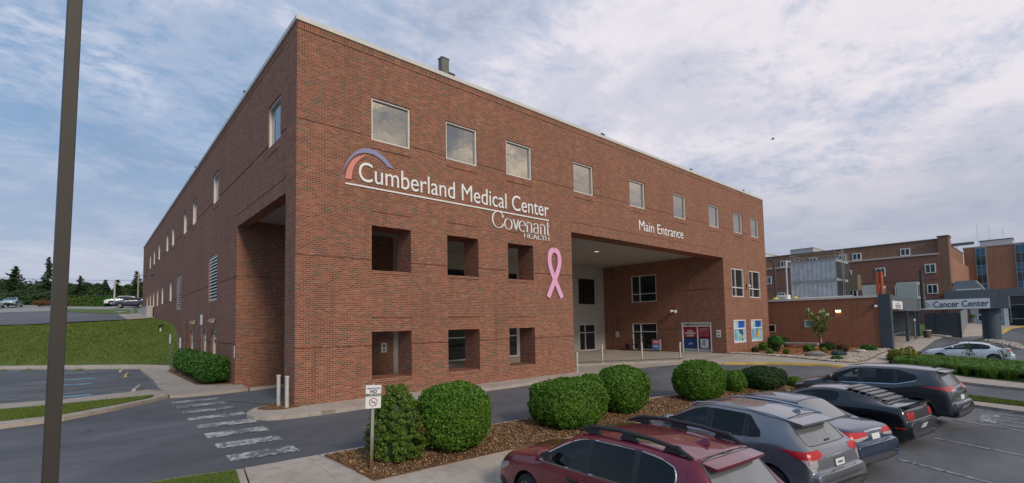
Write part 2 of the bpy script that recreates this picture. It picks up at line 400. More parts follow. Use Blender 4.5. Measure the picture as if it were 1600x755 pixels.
# ------------------------------------------------------------------ ground
def grid_ground():
    xs = np.concatenate([[-3000, -900, -300, -120, -60, -40], np.arange(-30, 110, 1.5), [112, 120, 130, 160, 300, 900, 3000]])
    ys = np.concatenate([[-3000, -900, -300, -120, -60], np.arange(-40, 100, 1.5), [102, 110, 130, 200, 400, 1000, 3000]])
    vs = []; fs = []
    for y in ys:
        for x in xs: vs.append((x, y, G(x, y)-.10))
    nx = len(xs)
    for j in range(len(ys)-1):
        for i in range(nx-1):
            a = j*nx+i; fs.append((a, a+1, a+nx+1, a+nx))
    m = MB(); m.v = vs; m.f = fs; m.mi = [0]*len(fs)
    o = m.build('ground', grass, smooth=True, fix=False); o.modifiers.clear(); struct(o)
grid_ground()
# asphalt: one sheet for the drives and the lots
drape('road', [(-60, -45), (58, -45), (150, -60), (150, -14.5), (101, -12.5), (84, -11.5), (72, -9.5), (66, -8.2), (46, -8.3), (30, -9.2), (28, -7.9), (25, -3.2), (23.4, -1.7), (17.5, 3.1), (14.0, 1.0), (-.2, 6.8), (-2.4, 24.4), (-6.4, 29.2), (-9.9, 33.5), (-34, 62), (-60, 62)], 0, asphalt, 1.0)
# the drive runs on through the passage behind the screen wall
drape('passage_lane', [(-.1, 6.6), (.1, 6.4), (1.2, 6.8), (9, 5.9), (18, 4.3), (18, 2.9), (9, 1.6), (.3, 1.85), (-.3, 1.9), (-1.2, 4)], .013, asphalt, 1.5)
CH = .12
# apron walk along the front wall with the little bollard island at its left end
apron = [(-1.38, .10), (-1.50, -.35), (-1.42, -.85), (-1.15, -1.22), (-.64, -1.42), (.4, -1.52), (1.49, -1.50), (5.3, -1.28), (9, -1.30), (12.2, -1.22), (13.4, -.95), (14.2, -.45), (14.35, .1), (13.6, 1.15), (.02, 1.15), (-.02, 1.52), (-.5, 1.18), (-1.0, .75)]
drape('pavement', apron, CH, concrete, 1.0, .2)
drape('mulch_bed', [(-1.02, .40), (-.6, .98), (-.05, 1.38), (-.03, .02), (.12, -.06), (.1, -.18), (-.45, -.32), (-.88, -.05)], CH+.03, mulch, 1.0, .05)
drape('pavement', [(.3, 6.9), (1.3, 7.0), (8.4, 7.0), (8.4, 11.4), (31.6, 11.4), (31.6, .2), (30.9, -1.0), (24.9, -1.2), (24.2, -.45), (17.7, 2.95), (17.0, 4.4), (8, 6.3), (.2, 6.72)], CH, concrete, 1.5, .2)
# pale apron strip in front of the porch, level with the drive
drape('pavement', [(14.3, .2), (12.9, -1.45), (15.4, -1.1), (18.2, -.7), (21.0, -1.1), (23.4, -1.9), (24.3, -.55), (17.7, 2.85), (15.3, 1.9)], .014, concrete, 1.5)
# walk east of the door with its yellow kerb
drape('pavement', [(23.2, -1.95), (24.3, -3.08), (26.0, -5.04), (26.9, -7.2), (27.2, -8.6), (27.4, -11), (27.32, -13.2), (25.94, -15.64), (22.5, -21), (25.5, -21.5), (28.54, -15.8), (29.9, -13.2), (29.8, -10.6), (31.5, -9.7), (35.8, -9.3), (46.8, -9.29), (59.2, -8.7), (65, -8.9), (72.8, -11.05), (78.4, -12), (90.6, -12.3), (97, -13.4), (97, -8.2), (71, -8.2), (66.5, -7.1), (53.1, -7.5), (43.65, -7.9), (41.1, -8.12), (31.3, -8.78), (29.3, -8.56), (28.7, -7.94), (29.3, -7.03), (30.4, -5.05), (31.3, -3), (31.6, -1), (31.5, .1), (30.95, -.9), (24.9, -1.1), (24.25, -.5)], CH, concrete, 1.5, .2)
drape('pavement', [(43.6, -7.95), (53.1, -7.55), (61, -7.3), (61, -3.7), (43.6, -3.7)], CH-.004, concrete, 2.0)
drape('kerb', [(24.27, -3.1), (25.97, -5.06), (26.87, -7.2), (27.17, -8.6), (27.45, -8.55), (27.1, -7.1), (26.2, -4.95), (24.45, -2.95)], CH+.012, paint_yellow, 1.0, .13)
drape('kerb', [(72.8, -11.1), (78.4, -12.05), (90.6, -12.35), (97, -13.45), (97, -13.9), (90.6, -12.8), (78.4, -12.5), (72.6, -11.5)], CH+.012, paint_yellow, 2.0, .13)
# left walk beside the hedge
walk_l = [(-2.70, 7.45), (-2.66, 6.75), (-2.3, 6.52), (-1.13, 6.45), (-.2, 6.62), (.15, 6.75), (.28, 8.5), (-.01, 8.5), (-.01, 9.2), (-.5, 9.3), (-1.3, 10.1), (-1.35, 20.5), (-.9, 22.3), (-2.48, 24.3), (-2.52, 15), (-2.70, 10.3)]
drape('pavement', walk_l, CH, concrete, 1.0, .2)
drape('hedge_bed', [(-.01, 9.2), (-.5, 9.3), (-1.3, 10.1), (-1.35, 20.5), (-.9, 22.3), (-.01, 22.3)], CH+.01, mulch, 1.5, .1)
# strip of lawn between the drive and the left lot, a kerb walk on each side
drape('kerb', [(-30, 6.2), (-7.0, 3.15), (-5.66, 3.44), (-4.41, 4.61), (-3.23, 6.05), (-2.72, 6.75), (-2.70, 8.6), (-3.1, 9.7), (-5.81, 8.85), (-7.5, 9.05), (-30, 11)], CH, concrete, 1.0, .2)
strip_l = [(-30, 7.0), (-7.05, 3.95), (-5.68, 4.12), (-4.5, 5.15), (-3.3, 6.45), (-3.15, 7.05), (-4.34, 6.95), (-5.75, 6.8), (-7.3, 6.85), (-30, 9)]
drape('lawn_strip', strip_l, CH+.03, grass, 1.0, .05)
# long island of mulch between the drive and the parked cars
ISL = [(-1.28, -5.78), (1.2, -5.82), (3.5, -6.02), (5, -6.12), (8, -6.35), (11, -6.6), (14, -7.05), (17, -7.55), (19.6, -8.2), (20.6, -8.9), (20.2, -9.6), (18.6, -9.7), (14, -8.9), (8, -8.35), (2, -7.98), (-.98, -7.88)]
drape('kerb', ISL, CH, concrete, 1.0, .2)
ISLm = [(-1.22, -5.98), (1.2, -5.98), (3.5, -6.18), (5, -6.28), (8, -6.51), (11, -6.76), (14, -7.21), (17, -7.71), (19.5, -8.35), (20.3, -8.95), (20.0, -9.4), (18.6, -9.5), (14, -8.88), (8, -8.33), (2, -7.96), (-.96, -7.86)]
drape('mulch_bed', ISLm, CH+.02, mulch, 1.0, .05)
drape('pavement', [(-.98, -7.90), (2, -8.0), (8, -8.37), (14, -8.92), (18.6, -9.72), (18.4, -11.1), (14, -10.4), (8, -9.75), (2, -9.4), (-1.2, -9.3), (-3.1, -9.3), (-2.84, -6.6), (-2.73, -5.72), (-1.30, -5.78)], CH, concrete, 1.0, .2)
lawn_h = [(-2.76, -5.74), (-2.87, -6.6), (-3.13, -9.3), (-12, -9.3), (-20, -6.0), (-9, -5.4), (-4.2, -5.50), (-3.6, -5.55)]
drape('kerb', lawn_h, CH-.002, concrete, 1.0, .2)
drape('lawn', inset(lawn_h, .13), CH+.03, grass, 1.0, .05)
# kerb strip by the right hand drive
drape('kerb', [(21.6, -14.1), (20.6, -15.8), (17, -21), (15.4, -20.4), (18.0, -15.9), (18.9, -14.35), (20, -12.2), (21.4, -12.4)], CH-.02, concrete, 1.0, .2)
lawn_r = [(21.25, -14.2), (20.3, -15.8), (17, -20.4), (16.6, -20.0), (19.25, -15.9), (19.75, -14.4), (20.4, -12.7), (21.1, -12.8)]
drape('lawn', lawn_r, CH+.01, grass, 1.0, .05)
# planted beds on the right
rockbed = [(31.65, -.05), (31.35, -3.0), (30.45, -5.05), (29.35, -7.03), (28.75, -7.9), (29.35, -8.5), (31.3, -8.72), (41, -8.05), (42.95, -7.9), (42.95, 3), (40.15, 3), (40.15, -.05)]
drape('stone_bed', rockbed, CH+.02, M('bed_soil', (.30, .22, .16), .95, 0, .2, 3, .5, 20), 1.5, .05)
drape('straw_bed', [(32.3, -.05), (31.95, -3.0), (31.7, -4.4), (32.6, -5.7), (34.6, -6.4), (38.5, -6.6), (42.9, -6.4), (42.95, 3), (40.15, 3), (40.15, -.05)], CH+.06, pine, 1.5, .05)
grassbed = [(30.0, -10.75), (30.0, -13.2), (28.7, -15.8), (25.5, -22), (31, -22), (35.5, -16.5), (37.2, -13), (35.4, -9.6), (32, -9.9)]
drape('planting_bed', grassbed, CH+.02, grass, 1.5, .05)
gi = [(65.3, -12.7), (64.8, -11.4), (63.5, -11.1), (60, -12.1), (55, -13.9), (54.5, -14.7), (57.5, -14.9), (62, -13.6)]
drape('kerb', gi, CH, concrete, 2.0, .2)
drape('stone_bed', inset(gi, .25), CH+.03, M('rubble_soil', (.34, .30, .26), .95, 0, .2, 3, .6, 12), 2.0, .03)
# foot of the hill and the lot on top of it
drape('kerb', [(-.9, 22.3), (-2.48, 24.35), (-6.37, 29.05), (-9.9, 33.3), (-34, 62), (-34, 62.6), (-9.9, 34.0), (-6.3, 29.7), (-2.35, 25.0), (-.9, 23.0)], .10, concrete, 1.0, .2)
drape('upper_lot', [(-60, 92), (-30, 66), (-14, 49.5), (-9.4, 43.6), (-6, 43.3), (-2.4, 41.6), (-.3, 42), (-.3, 60.7), (6, 64), (6, 108), (-60, 130)], .02, farlot, 2.0)
drape('upper_lot', [(-60, 104), (-14, 73), (-8.5, 76), (-2.9, 62), (-.3, 61.5), (6, 70), (6, 107), (-60, 129)], .05, M('pale_lot', (.30, .29, .28), .9, 0, .12, .2), 3.0)
drape('pavement', [(-2.4, 41.8), (-.25, 42.3), (-.25, 58.6), (-2.5, 59)], .06, concrete, 2.0, .1)
drape('lawn_strip', [(-9, 76), (-3, 59.8), (-.25, 59.2), (-.25, 61), (5, 70), (-9, 86)], .09, grass, 2.0, .1)
# painted markings
m_par = struct
bars = [[(-2.78, 5.42), (-1.29, 5.33), (-1.31, 4.80), (-2.78, 4.88)], [(-2.79, 4.02), (-1.29, 3.96), (-1.31, 3.43), (-2.80, 3.37)], [(-2.80, 2.60), (-1.31, 2.50), (-1.33, 1.92), (-2.82, 1.98)],
        [(-2.84, 1.05), (-1.31, .98), (-1.35, .38), (-2.86, .46)], [(-2.84, -.47), (-1.40, -.60), (-1.42, -1.28), (-2.86, -1.06)], [(-2.84, -1.84), (-1.40, -1.95), (-1.42, -2.50), (-2.84, -2.38)],
        [(-2.81, -3.05), (-1.41, -3.15), (-1.40, -3.66), (-2.81, -3.54)], [(-2.78, -4.20), (-1.38, -4.34), (-1.37, -4.87), (-2.78, -4.72)]]
for b_ in bars: drape('crosswalk_bar', b_, .012, paint_white, 1.0)
def line_w(a, b, w):
    a = Vector(a); b = Vector(b); n_ = Vector((-(b-a).y, (b-a).x)).normalized()*w/2
    return [tuple(a+n_), tuple(b+n_), tuple(b-n_), tuple(a-n_)]
for a, b, mt in [((-6.3, 26.0), (-4.7, 25.5), paint_line), ((-6.2, 20.4), (-4.8, 20.1), paint_blue), ((-6.1, 16.9), (-5.0, 16.45), paint_blue), ((-6.2, 10.75), (-5.0, 10.7), paint_blue)]:
    drape('painted_mark', line_w(a, b, .55), .012, mt, 1.5)
for a, b in [((-8.6, 14.6), (-3.6, 14.0)), ((-8.6, 18.6), (-3.6, 18.0)), ((-8.6, 22.8), (-3.6, 22.2)), ((-8.6, 11.0), (-3.2, 12.6))]:
    drape('painted_line', line_w(a, b, .12), .012, paint_line, 1.5)
for a, b in [((15.43, -14.38), (13.9, -17.6)), ((12.05, -14.38), (10.5, -17.6)), ((8.96, -14.13), (7.4, -17.3)), ((18.13, -14.1), (18.13, -15.9)), ((18.13, -15.9), (17.4, -17.6)),
             ((17.5, -15.3), (17.45, -16.6)), ((16.8, -15.4), (16.7, -16.8)), ((16.1, -15.4), (16.0, -17)), ((15.4, -15.5), (15.2, -17.2))]:
    drape('painted_line', line_w(a, b, .09), .012, paint_line, 1.5)
drape('painted_mark', [(15.6, -14.95), (17.2, -14.95), (17.2, -15.35), (15.6, -15.35)], .013, paint_white, 1.5)
drape('painted_mark', [(17.6, -14.2), (18.0, -14.2), (18.0, -14.75), (17.6, -14.75)], .013, paint_white, 1.5)
# ------------------------------------------------------------------ main building
WW = 1.657
ZT0, ZT1, Z20, Z21, Z10, Z11 = 9.66, 11.33, 4.63, 6.38, .56, 2.39
FX = [2.72, 6.10, 9.50, 14.32, 19.49, 24.60, 29.67, 33.85, 37.20]
LY = [1.85, 13.0, 20.2, 24.3, 31.0, 34.9, 41.5, 46.2, 50.6]
GZ = 7.41; HB = 13.23; LEN = 60.6; WID = 40.1
BANDS = [(1.84, 1.90), (5.02, 5.08), (9.73, 9.79), (12.93, 12.98)]
bld = thing('medical_building', 'large three storey red brick medical centre with a drive-through porch under its upper floor', 'building')

def wall(name, u0, u1, z0, z1, holes, to3, thick, mats, recs=(), joints=()):
    """Brick wall of solid courses between openings; shallow grooves (recs, joints) are set 25 mm back."""
    us = {u0, u1}; zs = {z0, z1}
    for a, b, c, d in list(holes)+list(recs): us |= {a, b}; zs |= {c, d}
    for a in joints: us |= {a-.008, a+.008}
    us = sorted(u for u in us if u0-1e-6 <= u <= u1+1e-6); zs = sorted(z for z in zs if z0-1e-6 <= z <= z1+1e-6)
    m = MB()
    def state(u, z):
        for a, b, c, d in holes:
            if a < u < b and c < z < d: return 1
        for a, b, c, d in recs:
            if a < u < b and c < z < d: return 2
        for a in joints:
            if abs(u-a) < .008: return 2
        return 0
    for j in range(len(zs)-1):
        i = 0
        while i < len(us)-1:
            st = state((us[i]+us[i+1])/2, (zs[j]+zs[j+1])/2); k = i
            while k+1 < len(us)-1 and state((us[k+1]+us[k+2])/2, (zs[j]+zs[j+1])/2) == st: k += 1
            if st != 1:
                d0 = .025 if st == 2 else 0
                a, b, c, d = us[i], us[k+1], zs[j], zs[j+1]
                vs = [to3(a, d0, c), to3(b, d0, c), to3(b, thick, c), to3(a, thick, c), to3(a, d0, d), to3(b, d0, d), to3(b, thick, d), to3(a, thick, d)]
                m.add(vs, [(0, 3, 2, 1), (4, 5, 6, 7), (0, 1, 5, 4), (1, 2, 6, 5), (2, 3, 7, 6), (3, 0, 4, 7)])
            i = k+1
    return m.build(name, mats, bld)
front = lambda u, d, z: (u, d, z)
left = lambda u, d, z: (d, u, z)
inner = lambda u, d, z: (31.69+d, u, z)
passw = lambda u, d, z: (u, 8.56+d, z)
rear = lambda u, d, z: (u, 11.5+d, z)
B0 = -.9
# --- front
fh = [(x, x+WW, ZT0, ZT1) for x in FX]
fh += [(x, x+WW, Z20, Z21) for x in FX[:3]] + [(x, x+WW, Z10, Z11) for x in FX[:3]]
fh += [(14.0, 31.69, B0, GZ)]
PW = [(33.06, 35.25), (36.36, 38.6)]
fh += [(a, b, 4.42, 6.68) for a, b in PW] + [(a, b, .75, 2.57) for a, b in PW]
recs = [(0, WID, a, b) for a, b in BANDS]
recs += [(x+.0, x+WW, 6.86, 6.92) for x in FX[:3]] + [(x, x+WW, 2.86, 2.92) for x in FX[:3]] + [(x, x+WW, 9.30, 9.35) for x in FX]
recs += [(13.9, 31.8, 7.93, 7.98)] + [(a, b, 4.05, 4.10) for a, b in PW]
wall('front_wall', 0, WID, B0, 13.0, fh, front, 1.1, brick, recs)
m = MB().box(0, WID, .0, 1.1, 13.0, HB); m.build('soldier_course', soldier, bld)
# --- left side
DY = [(13.02, 14.3), (15.89, 17.0), (20.5, 21.8)]
LV = [(13.08, 15.55), (26.3, 28.75)]
L2 = [31.9, 37.9, 42.2, 46.0, 49.6, 53.4]
lh = [(y, y+WW, ZT0, ZT1) for y in LY]+[(y, y+1.5, 5.02, 6.74) for y in L2]+[(a, b, 4.15, 6.75) for a, b in LV]+[(a, b, B0, 2.53) for a, b in DY]+[(1.13, 8.56, B0, GZ)]
recl = [(1.1, LEN, a, b) for a, b in BANDS]+[(y, y+WW, 9.30, 9.35) for y in LY]+[(.9, 8.8, 7.93, 7.98)]
wall('side_wall', 1.1, LEN, B0, 13.0, lh, left, .45, brick, recl)
MB().box(.0, .45, 1.1, LEN, 13.0, HB).build('soldier_course', soldier, bld)
# corner pier return
# --- east end and rear
MB().box(WID-.4, WID, 1.1, LEN, B0, HB).build('end_wall', brick, bld)
MB().box(.45, WID-.4, LEN-.4, LEN, B0, HB).build('back_wall', brick, bld)
# --- walls inside the porch
ih = [(5.88, 8.4, 4.30, 6.66), (5.95, 8.43, .1, 2.42), (1.15, 3.66, B0, 2.42)]
wall('porch_wall', 1.1, 11.5, B0, 7.75, ih, inner, .4, brick, [(1.1, 11.5, a, b) for a, b in BANDS[:2]])
wall('passage_wall', 0.45, 8.1, B0, 7.75, [], passw, .4, brick, [(.45, 8.1, a, b) for a, b in BANDS[:2]])
MB().box(8.1, 8.48, 8.56, 11.5, B0, 7.75).build('return_wall', concrete_grey, bld)
GW = [(12.9, 15.5), (17.9, 20.5), (22.9, 25.3), (28.0, 30.3)]
rh = [(a, b, .05, 2.42) for a, b in GW]+[(a, b, 4.25, 6.58) for a, b in GW]
wall('rendered_wall', 8.48, 31.69, B0, 7.75, rh, rear, .35, concrete_grey, [(8.48, 31.69, 3.70, 3.74)])
MB().box(.45, 31.69, 1.1, 11.5, 7.75, 7.95).build('soffit', soffit_m, bld)
MB().box(.46, WID-.41, 1.11, LEN-.41, 12.6, 12.8).build('roof', roof_m, bld)
# opaque cores behind the glass
MB().box(.75, WID-.6, 1.5, LEN-.8, 8.2, 12.5).build('upper_floor_core', interior_m, bld)
MB().box(32.5, WID-.6, 1.5, LEN-.8, -.5, 8.1).build('east_core', interior_m, bld)
MB().box(1.0, 32.4, 12.3, LEN-.8, -.5, 8.1).build('lower_core', interior_m, bld)
# coping
cp = MB(); o_ = .05
cp.box(-o_, WID+o_, -o_, .42, HB, 13.40); cp.box(-o_, .42, .42, LEN+o_, HB, 13.40); cp.box(WID-.42, WID+o_, .42, LEN+o_, HB, 13.40); cp.box(.42, WID-.42, LEN-.42, LEN+o_, HB, 13.40)
cp.build('coping', white_metal, bld, bevel=.01)

def window(parent, a, b, z0, z1, to3, depth=.14, mull=(), trans=(), glass=mirror_glass, fr=.065, fm=None, name='window', door=False):
    fm = fm or frame_metal
    d0, d1 = depth-.09, depth+.04
    def bx(m, u0, u1, v0, v1, e0, e1):
        vs = [to3(u0, e0, v0), to3(u1, e0, v0), to3(u1, e1, v0), to3(u0, e1, v0), to3(u0, e0, v1), to3(u1, e0, v1), to3(u1, e1, v1), to3(u0, e1, v1)]
        m.add(vs, [(0, 3, 2, 1), (4, 5, 6, 7), (0, 1, 5, 4), (1, 2, 6, 5), (2, 3, 7, 6), (3, 0, 4, 7)])
    m = MB(); bx(m, a, a+fr, z0, z1, d0, d1); bx(m, b-fr, b, z0, z1, d0, d1); bx(m, a+fr, b-fr, z0, z0+fr, d0, d1); bx(m, a+fr, b-fr, z1-fr, z1, d0, d1)
    for q in mull: bx(m, q-fr/2, q+fr/2, z0+fr, z1-fr, d0+.005, d1)
    for q in trans: bx(m, a+fr, b-fr, q-fr/2, q+fr/2, d0+.003, d1)
    f = m.build(name, fm, parent)
    p = MB(); bx(p, a+.02, b-.02, z0+.02, z1-.02, depth, depth+.02); p.build('pane', glass, f)
    return f
for x in FX: window(bld, x, x+WW, ZT0, ZT1, front, .14, glass=mirror_glass)
for y in LY: window(bld, y, y+WW, ZT0, ZT1, left, .14, glass=side_glass)
for y in L2: window(bld, y, y+1.5, 5.02, 6.74, left, .14, glass=side_glass)
for a, b in PW: window(bld, a, b, 4.42, 6.68, front, .1, (a+.75,), (5.16,), dark_glass, .07)
for (a, b), z0, z1 in [((5.88, 8.4), 4.30, 6.66), ((5.95, 8.43), .1, 2.42)]:
    window(bld, a, b, z0, z1, inner, .1, (b-.85,), (z0+.72 if z0 > 1 else 1.68,), dark_glass, .065)
for a, b in GW:
    window(bld, a, b, .05, 2.42, rear, .1, (a+.85,), (1.66,), dark_glass, .065)
    window(bld, a, b, 4.25, 6.58, rear, .1, (a+.85,), (5.0,), dark_glass, .065, dark_frame)
# sloped brick sills under the deep openings
def sills():
    for z in (Z10, Z20):
        for x in FX[:3]:
            s = MB(); s.prism([(-.03, z-.06), (1.13, z-.06), (1.13, z+.10), (.12, z+.075), (-.03, z+.02)], x+.001, x+WW-.001, 'x')
            s.build('sill', brick, bld)
sills()
# louvers
for a, b in LV:
    m = MB(); fr = .06
    m.box(.06, .16, a, a+fr, 4.15, 6.75); m.box(.06, .16, b-fr, b, 4.15, 6.75); m.box(.06, .16, a+fr, b-fr, 4.15, 4.15+fr); m.box(.06, .16, a+fr, b-fr, 6.75-fr, 6.75)
    lf = m.build('louver', frame_metal, bld)
    s = MB()
    for k in range(14):
        z = 4.24+k*.178; s.add([(.03, a+fr, z-.02), (.03, b-fr, z-.02), (.03, b-fr, z+.05), (.03, a+fr, z+.05), (.20, a+fr, z+.06), (.20, b-fr, z+.06), (.20, b-fr, z+.13), (.20, a+fr, z+.13)], [(0, 1, 2, 3), (4, 7, 6, 5), (0, 4, 5, 1), (3, 2, 6, 7), (0, 3, 7, 4), (1, 5, 6, 2)])
    s.build('slats', frame_metal, lf); MB().box(.24, .3, a, b, 4.15, 6.75).build('backing', interior_m, lf)
# side doors
for a, b in DY:
    f = window(bld, a, b, -.02, 2.53, left, .18, (), (2.05,), dark_glass, .09, name='door')
    MB().box(.08, .13, a+.18, a+.22, .95, 1.25).build('handle', white_metal, f)
# downpipes on the side wall
for y, z0, z1 in [(23.4, 1.2, 3.24), (26.3, 1.2, 2.95)]:
    MB().tube((-.06, y, z0-1.3), (-.06, y, z1), .06, mi=0).build('downpipe', M('brown_pipe', (.16, .07, .05), .6), bld, smooth=True)
# small white plates on the walls
white_sign = M('sign_white', (.78, .78, .76), .5, 0, .03)
blk = M('sign_black', (.03, .03, .035), .6); navy = M('sign_navy', (.03, .05, .16), .5, 0, .05); red_ = M('sign_red', (.42, .03, .05), .5, 0, .08)
sign_red2 = M('poster_red', (.30, .018, .03), .45, 0, .08); blue_ = M('poster_blue', (.012, .05, .20), .45, 0, .08); skyb_ = M('poster_sky_blue', (.06, .35, .68), .4, 0, .25, 2.5)
deep_ = M('poster_deep_blue', (.01, .10, .42), .4, 0, .3, 3)

# ---- entrance doors (porch wall x = 31.69): leaves carry printed panels
def ibox(m, y0, y1, z0, z1, x0, x1, mi=0): return m.box(31.69+x0, 31.69+x1, y0, y1, z0, z1, mi)
ent = thing('entrance_doors', 'sliding main entrance doors covered in red and blue printed notices', 'door', (31.69, 2.4, 0))
def epart(m, name, mat_, parent=None, **k): 
    m.v = [(x-31.69, y-2.4, z) for x, y, z in m.v]; return m.build(name, mat_, parent or ent, **k)
m = MB(); ibox(m, 3.56, 3.66, -.05, 2.42, .0, .14); ibox(m, 1.15, 1.25, -.05, 2.42, .0, .14); ibox(m, 1.25, 3.56, 2.36, 2.42, .0, .14); ibox(m, 1.25, 3.56, 2.08, 2.13, .0, .14); ibox(m, 1.25, 3.56, -.05, .06, .02, .14)
ibox(m, 2.30, 2.37, .06, 2.08, .02, .12); epart(m, 'frame', frame_metal)
m = MB(); ibox(m, 1.25, 3.56, 2.13, 2.36, .04, .1); epart(m, 'transom_panel', M('door_grey', (.40, .39, .37), .5))
m = MB(); ibox(m, 1.25, 3.56, .06, .31, .04, .1); epart(m, 'kick_panel', M('door_grey', (.40, .39, .37), .5))
m = MB(); ibox(m, 1.25, 3.56, .31, 2.08, .1, .13); epart(m, 'glass', dark_glass)
def tx(body, size, y, z, mat_, parent, x=-.012, sx=1., bold=0, sp=1., org=(31.69, 2.4, 0), align='CENTER'):
    t = text_mesh(body, size, mat_, 'lettering', None, .002, align, bold, sx, sp)
    M4 = Matrix(((0, 0, -1, 31.69+x-org[0]), (-1, 0, 0, y-org[1]), (0, 1, 0, z-org[2]), (0, 0, 0, 1)))
    t.data.transform(M4); t.parent = parent; return t
for (y0, y1), z0, z1, mt in [((2.37, 3.56), 1.22, 2.06, sign_red2), ((1.25, 2.30), 1.22, 2.06, sign_red2), ((2.37, 3.56), .32, 1.14, blue_), ((1.25, 2.30), .32, 1.14, blue_)]:
    m = MB(); ibox(m, y0+.04, y1-.04, z0, z1, .05, .10); p = epart(m, 'notice', mt)
    if mt is sign_red2 and y0 > 2:
        for i, (w, s_) in enumerate([('MAIN', .19), ('ENTRANCE', .19), ('DOORS', .19)]): tx(w, s_, 2.965, 1.68-i*.19, white_sign, p, .046, .9, .006)
    elif mt is sign_red2:
        tx('EMERGENCY', .15, 1.775, 1.86, M('poster_pink', (.55, .25, .26), .5), p, .046, .95, .004); tx('ENTRANCE', .15, 1.775, 1.72, MATS['poster_pink'], p, .046, .95, .004)
        for z in (1.55, 1.38):
            mm = MB(); ibox(mm, 1.40, 1.75, z, z+.035, .044, .048); ibox(mm, 1.85, 2.18, z, z+.035, .044, .048); epart(mm, 'text_lines', MATS['poster_pink'], p)
    elif y0 > 2:
        mm = MB()
        for k in range(14):
            a0 = R(20+k*10); a1 = R(30+k*10)
            for r0, r1 in ((.17, .22), (.10, .13)):
                P = [(2.95-r*math.cos(a), .58+r*math.sin(a)) for r, a in ((r0, a0), (r1, a0), (r1, a1), (r0, a1))]
                mm.prism(P, 31.69+.043, 31.69+.048, 'x')
        epart(mm, 'emblem', M('poster_pale_blue', (.45, .55, .72), .5), p)
    else:
        mm = MB(); ibox(mm, 1.44, 2.12, .38, 1.10, .040, .048); w = epart(mm, 'notice_sheet', M('sheet_pale', (.55, .60, .62), .6), p)
        mm = MB(); mm.prism([(1.70, .60), (1.86, .60), (1.84, .80), (1.90, 1.0), (1.72, 1.0), (1.76, .80)], 31.69+.032, 31.69+.039, 'x'); mm.prism([(1.92, .62), (1.99, .62), (1.97, .80), (1.93, .80)], 31.69+.032, 31.69+.039, 'x')
        epart(mm, 'figure', M('print_grey', (.12, .13, .14), .6), w)
m = MB(); ibox(m, 2.95, 3.25, 2.20, 2.24, .02, .045); ibox(m, 3.06, 3.16, 2.24, 2.30, .02, .045); epart(m, 'sensor', blk)

# ---- picture windows on the east pier (printed film)
PCOL = {'green': M('print_green', (.25, .62, .10), .4, 0, .3, 8), 'pink': M('print_pink', (.75, .25, .40), .4), 'orange': M('print_orange', (.75, .42, .05), .4, 0, .3, 8), 'brown': M('print_brown', (.42, .20, .05), .4, 0, .3, 8), 'dark': M('print_dark', (.05, .09, .08), .4), 'pale': M('print_pale', (.62, .72, .74), .4, 0, .2, 3), 'yellow': M('print_yellow', (.70, .60, .12), .4)}
def ell(cx, cz, rx, rz, n=14, rot=0):
    return [(cx+rx*math.cos(t)*math.cos(rot)-rz*math.sin(t)*math.sin(rot), cz+rx*math.cos(t)*math.sin(rot)+rz*math.sin(t)*math.cos(rot)) for t in [2*math.pi*i/n for i in range(n)]]
for idx, (a, b) in enumerate(PW):
    f = window(bld, a, b, .75, 2.57, front, .08, (a+.72,), (1.86,), M('film_backing', (.30, .56, .74), .4, 0, .35, 2), .075, white_sign, 'film_window')
    def blk_(pts, mt, nm='print', y=.07): q = MB(); q.prism(pts, y, y+.008, 'y'); q.build(nm, mt, f)
    blk_([(a+1.02, 1.93), (b-.1, 1.93), (b-.1, 2.49), (a+1.02, 2.49)], deep_)
    blk_([(a+.10, 1.93), (a+.35, 1.93), (a+.66, 2.30), (a+.66, 2.49), (a+.4, 2.49)], PCOL['pale'])
    blk_([(a+.09, 1.92), (a+.30, 1.92), (a+.12, 2.3), (a+.09, 2.3)], skyb_)
    blk_([(a+.10, .98), (a+.60, .98), (a+.66, 1.35), (a+.5, 1.72), (a+.10, 1.78)], skyb_)
    blk_([(a+.80, 1.50), (b-.55, 1.42), (b-.4, 1.80), (a+.78, 1.80)], deep_ if idx == 0 else skyb_, y=.072)
    if idx == 0:
        blk_(ell(a+1.08, 1.30, .20, .40, rot=.35), PCOL['green'], 'print_fruit', .062); blk_(ell(a+1.72, 1.50, .11, .26), PCOL['dark'], 'print_bottle', .062)
        blk_([(a+1.55, 1.06), (a+1.90, 1.06), (a+1.86, 1.24), (a+1.6, 1.22)], PCOL['pink'], 'print_flower', .058); blk_(ell(a+1.74, .98, .09, .09), PCOL['dark'], 'print_bottle', .056)
    else:
        blk_(ell(a+1.10, 1.32, .17, .28, rot=.2), PCOL['brown'], 'print_fruit', .062); blk_(ell(a+1.62, 1.42, .18, .32, rot=-.2), PCOL['orange'], 'print_fruit', .062)
        blk_(ell(a+1.66, 1.10, .14, .13), PCOL['green'], 'print_leaf', .058); blk_(ell(a+1.66, 1.36, .08, .12), PCOL['yellow'], 'print_leaf', .056)

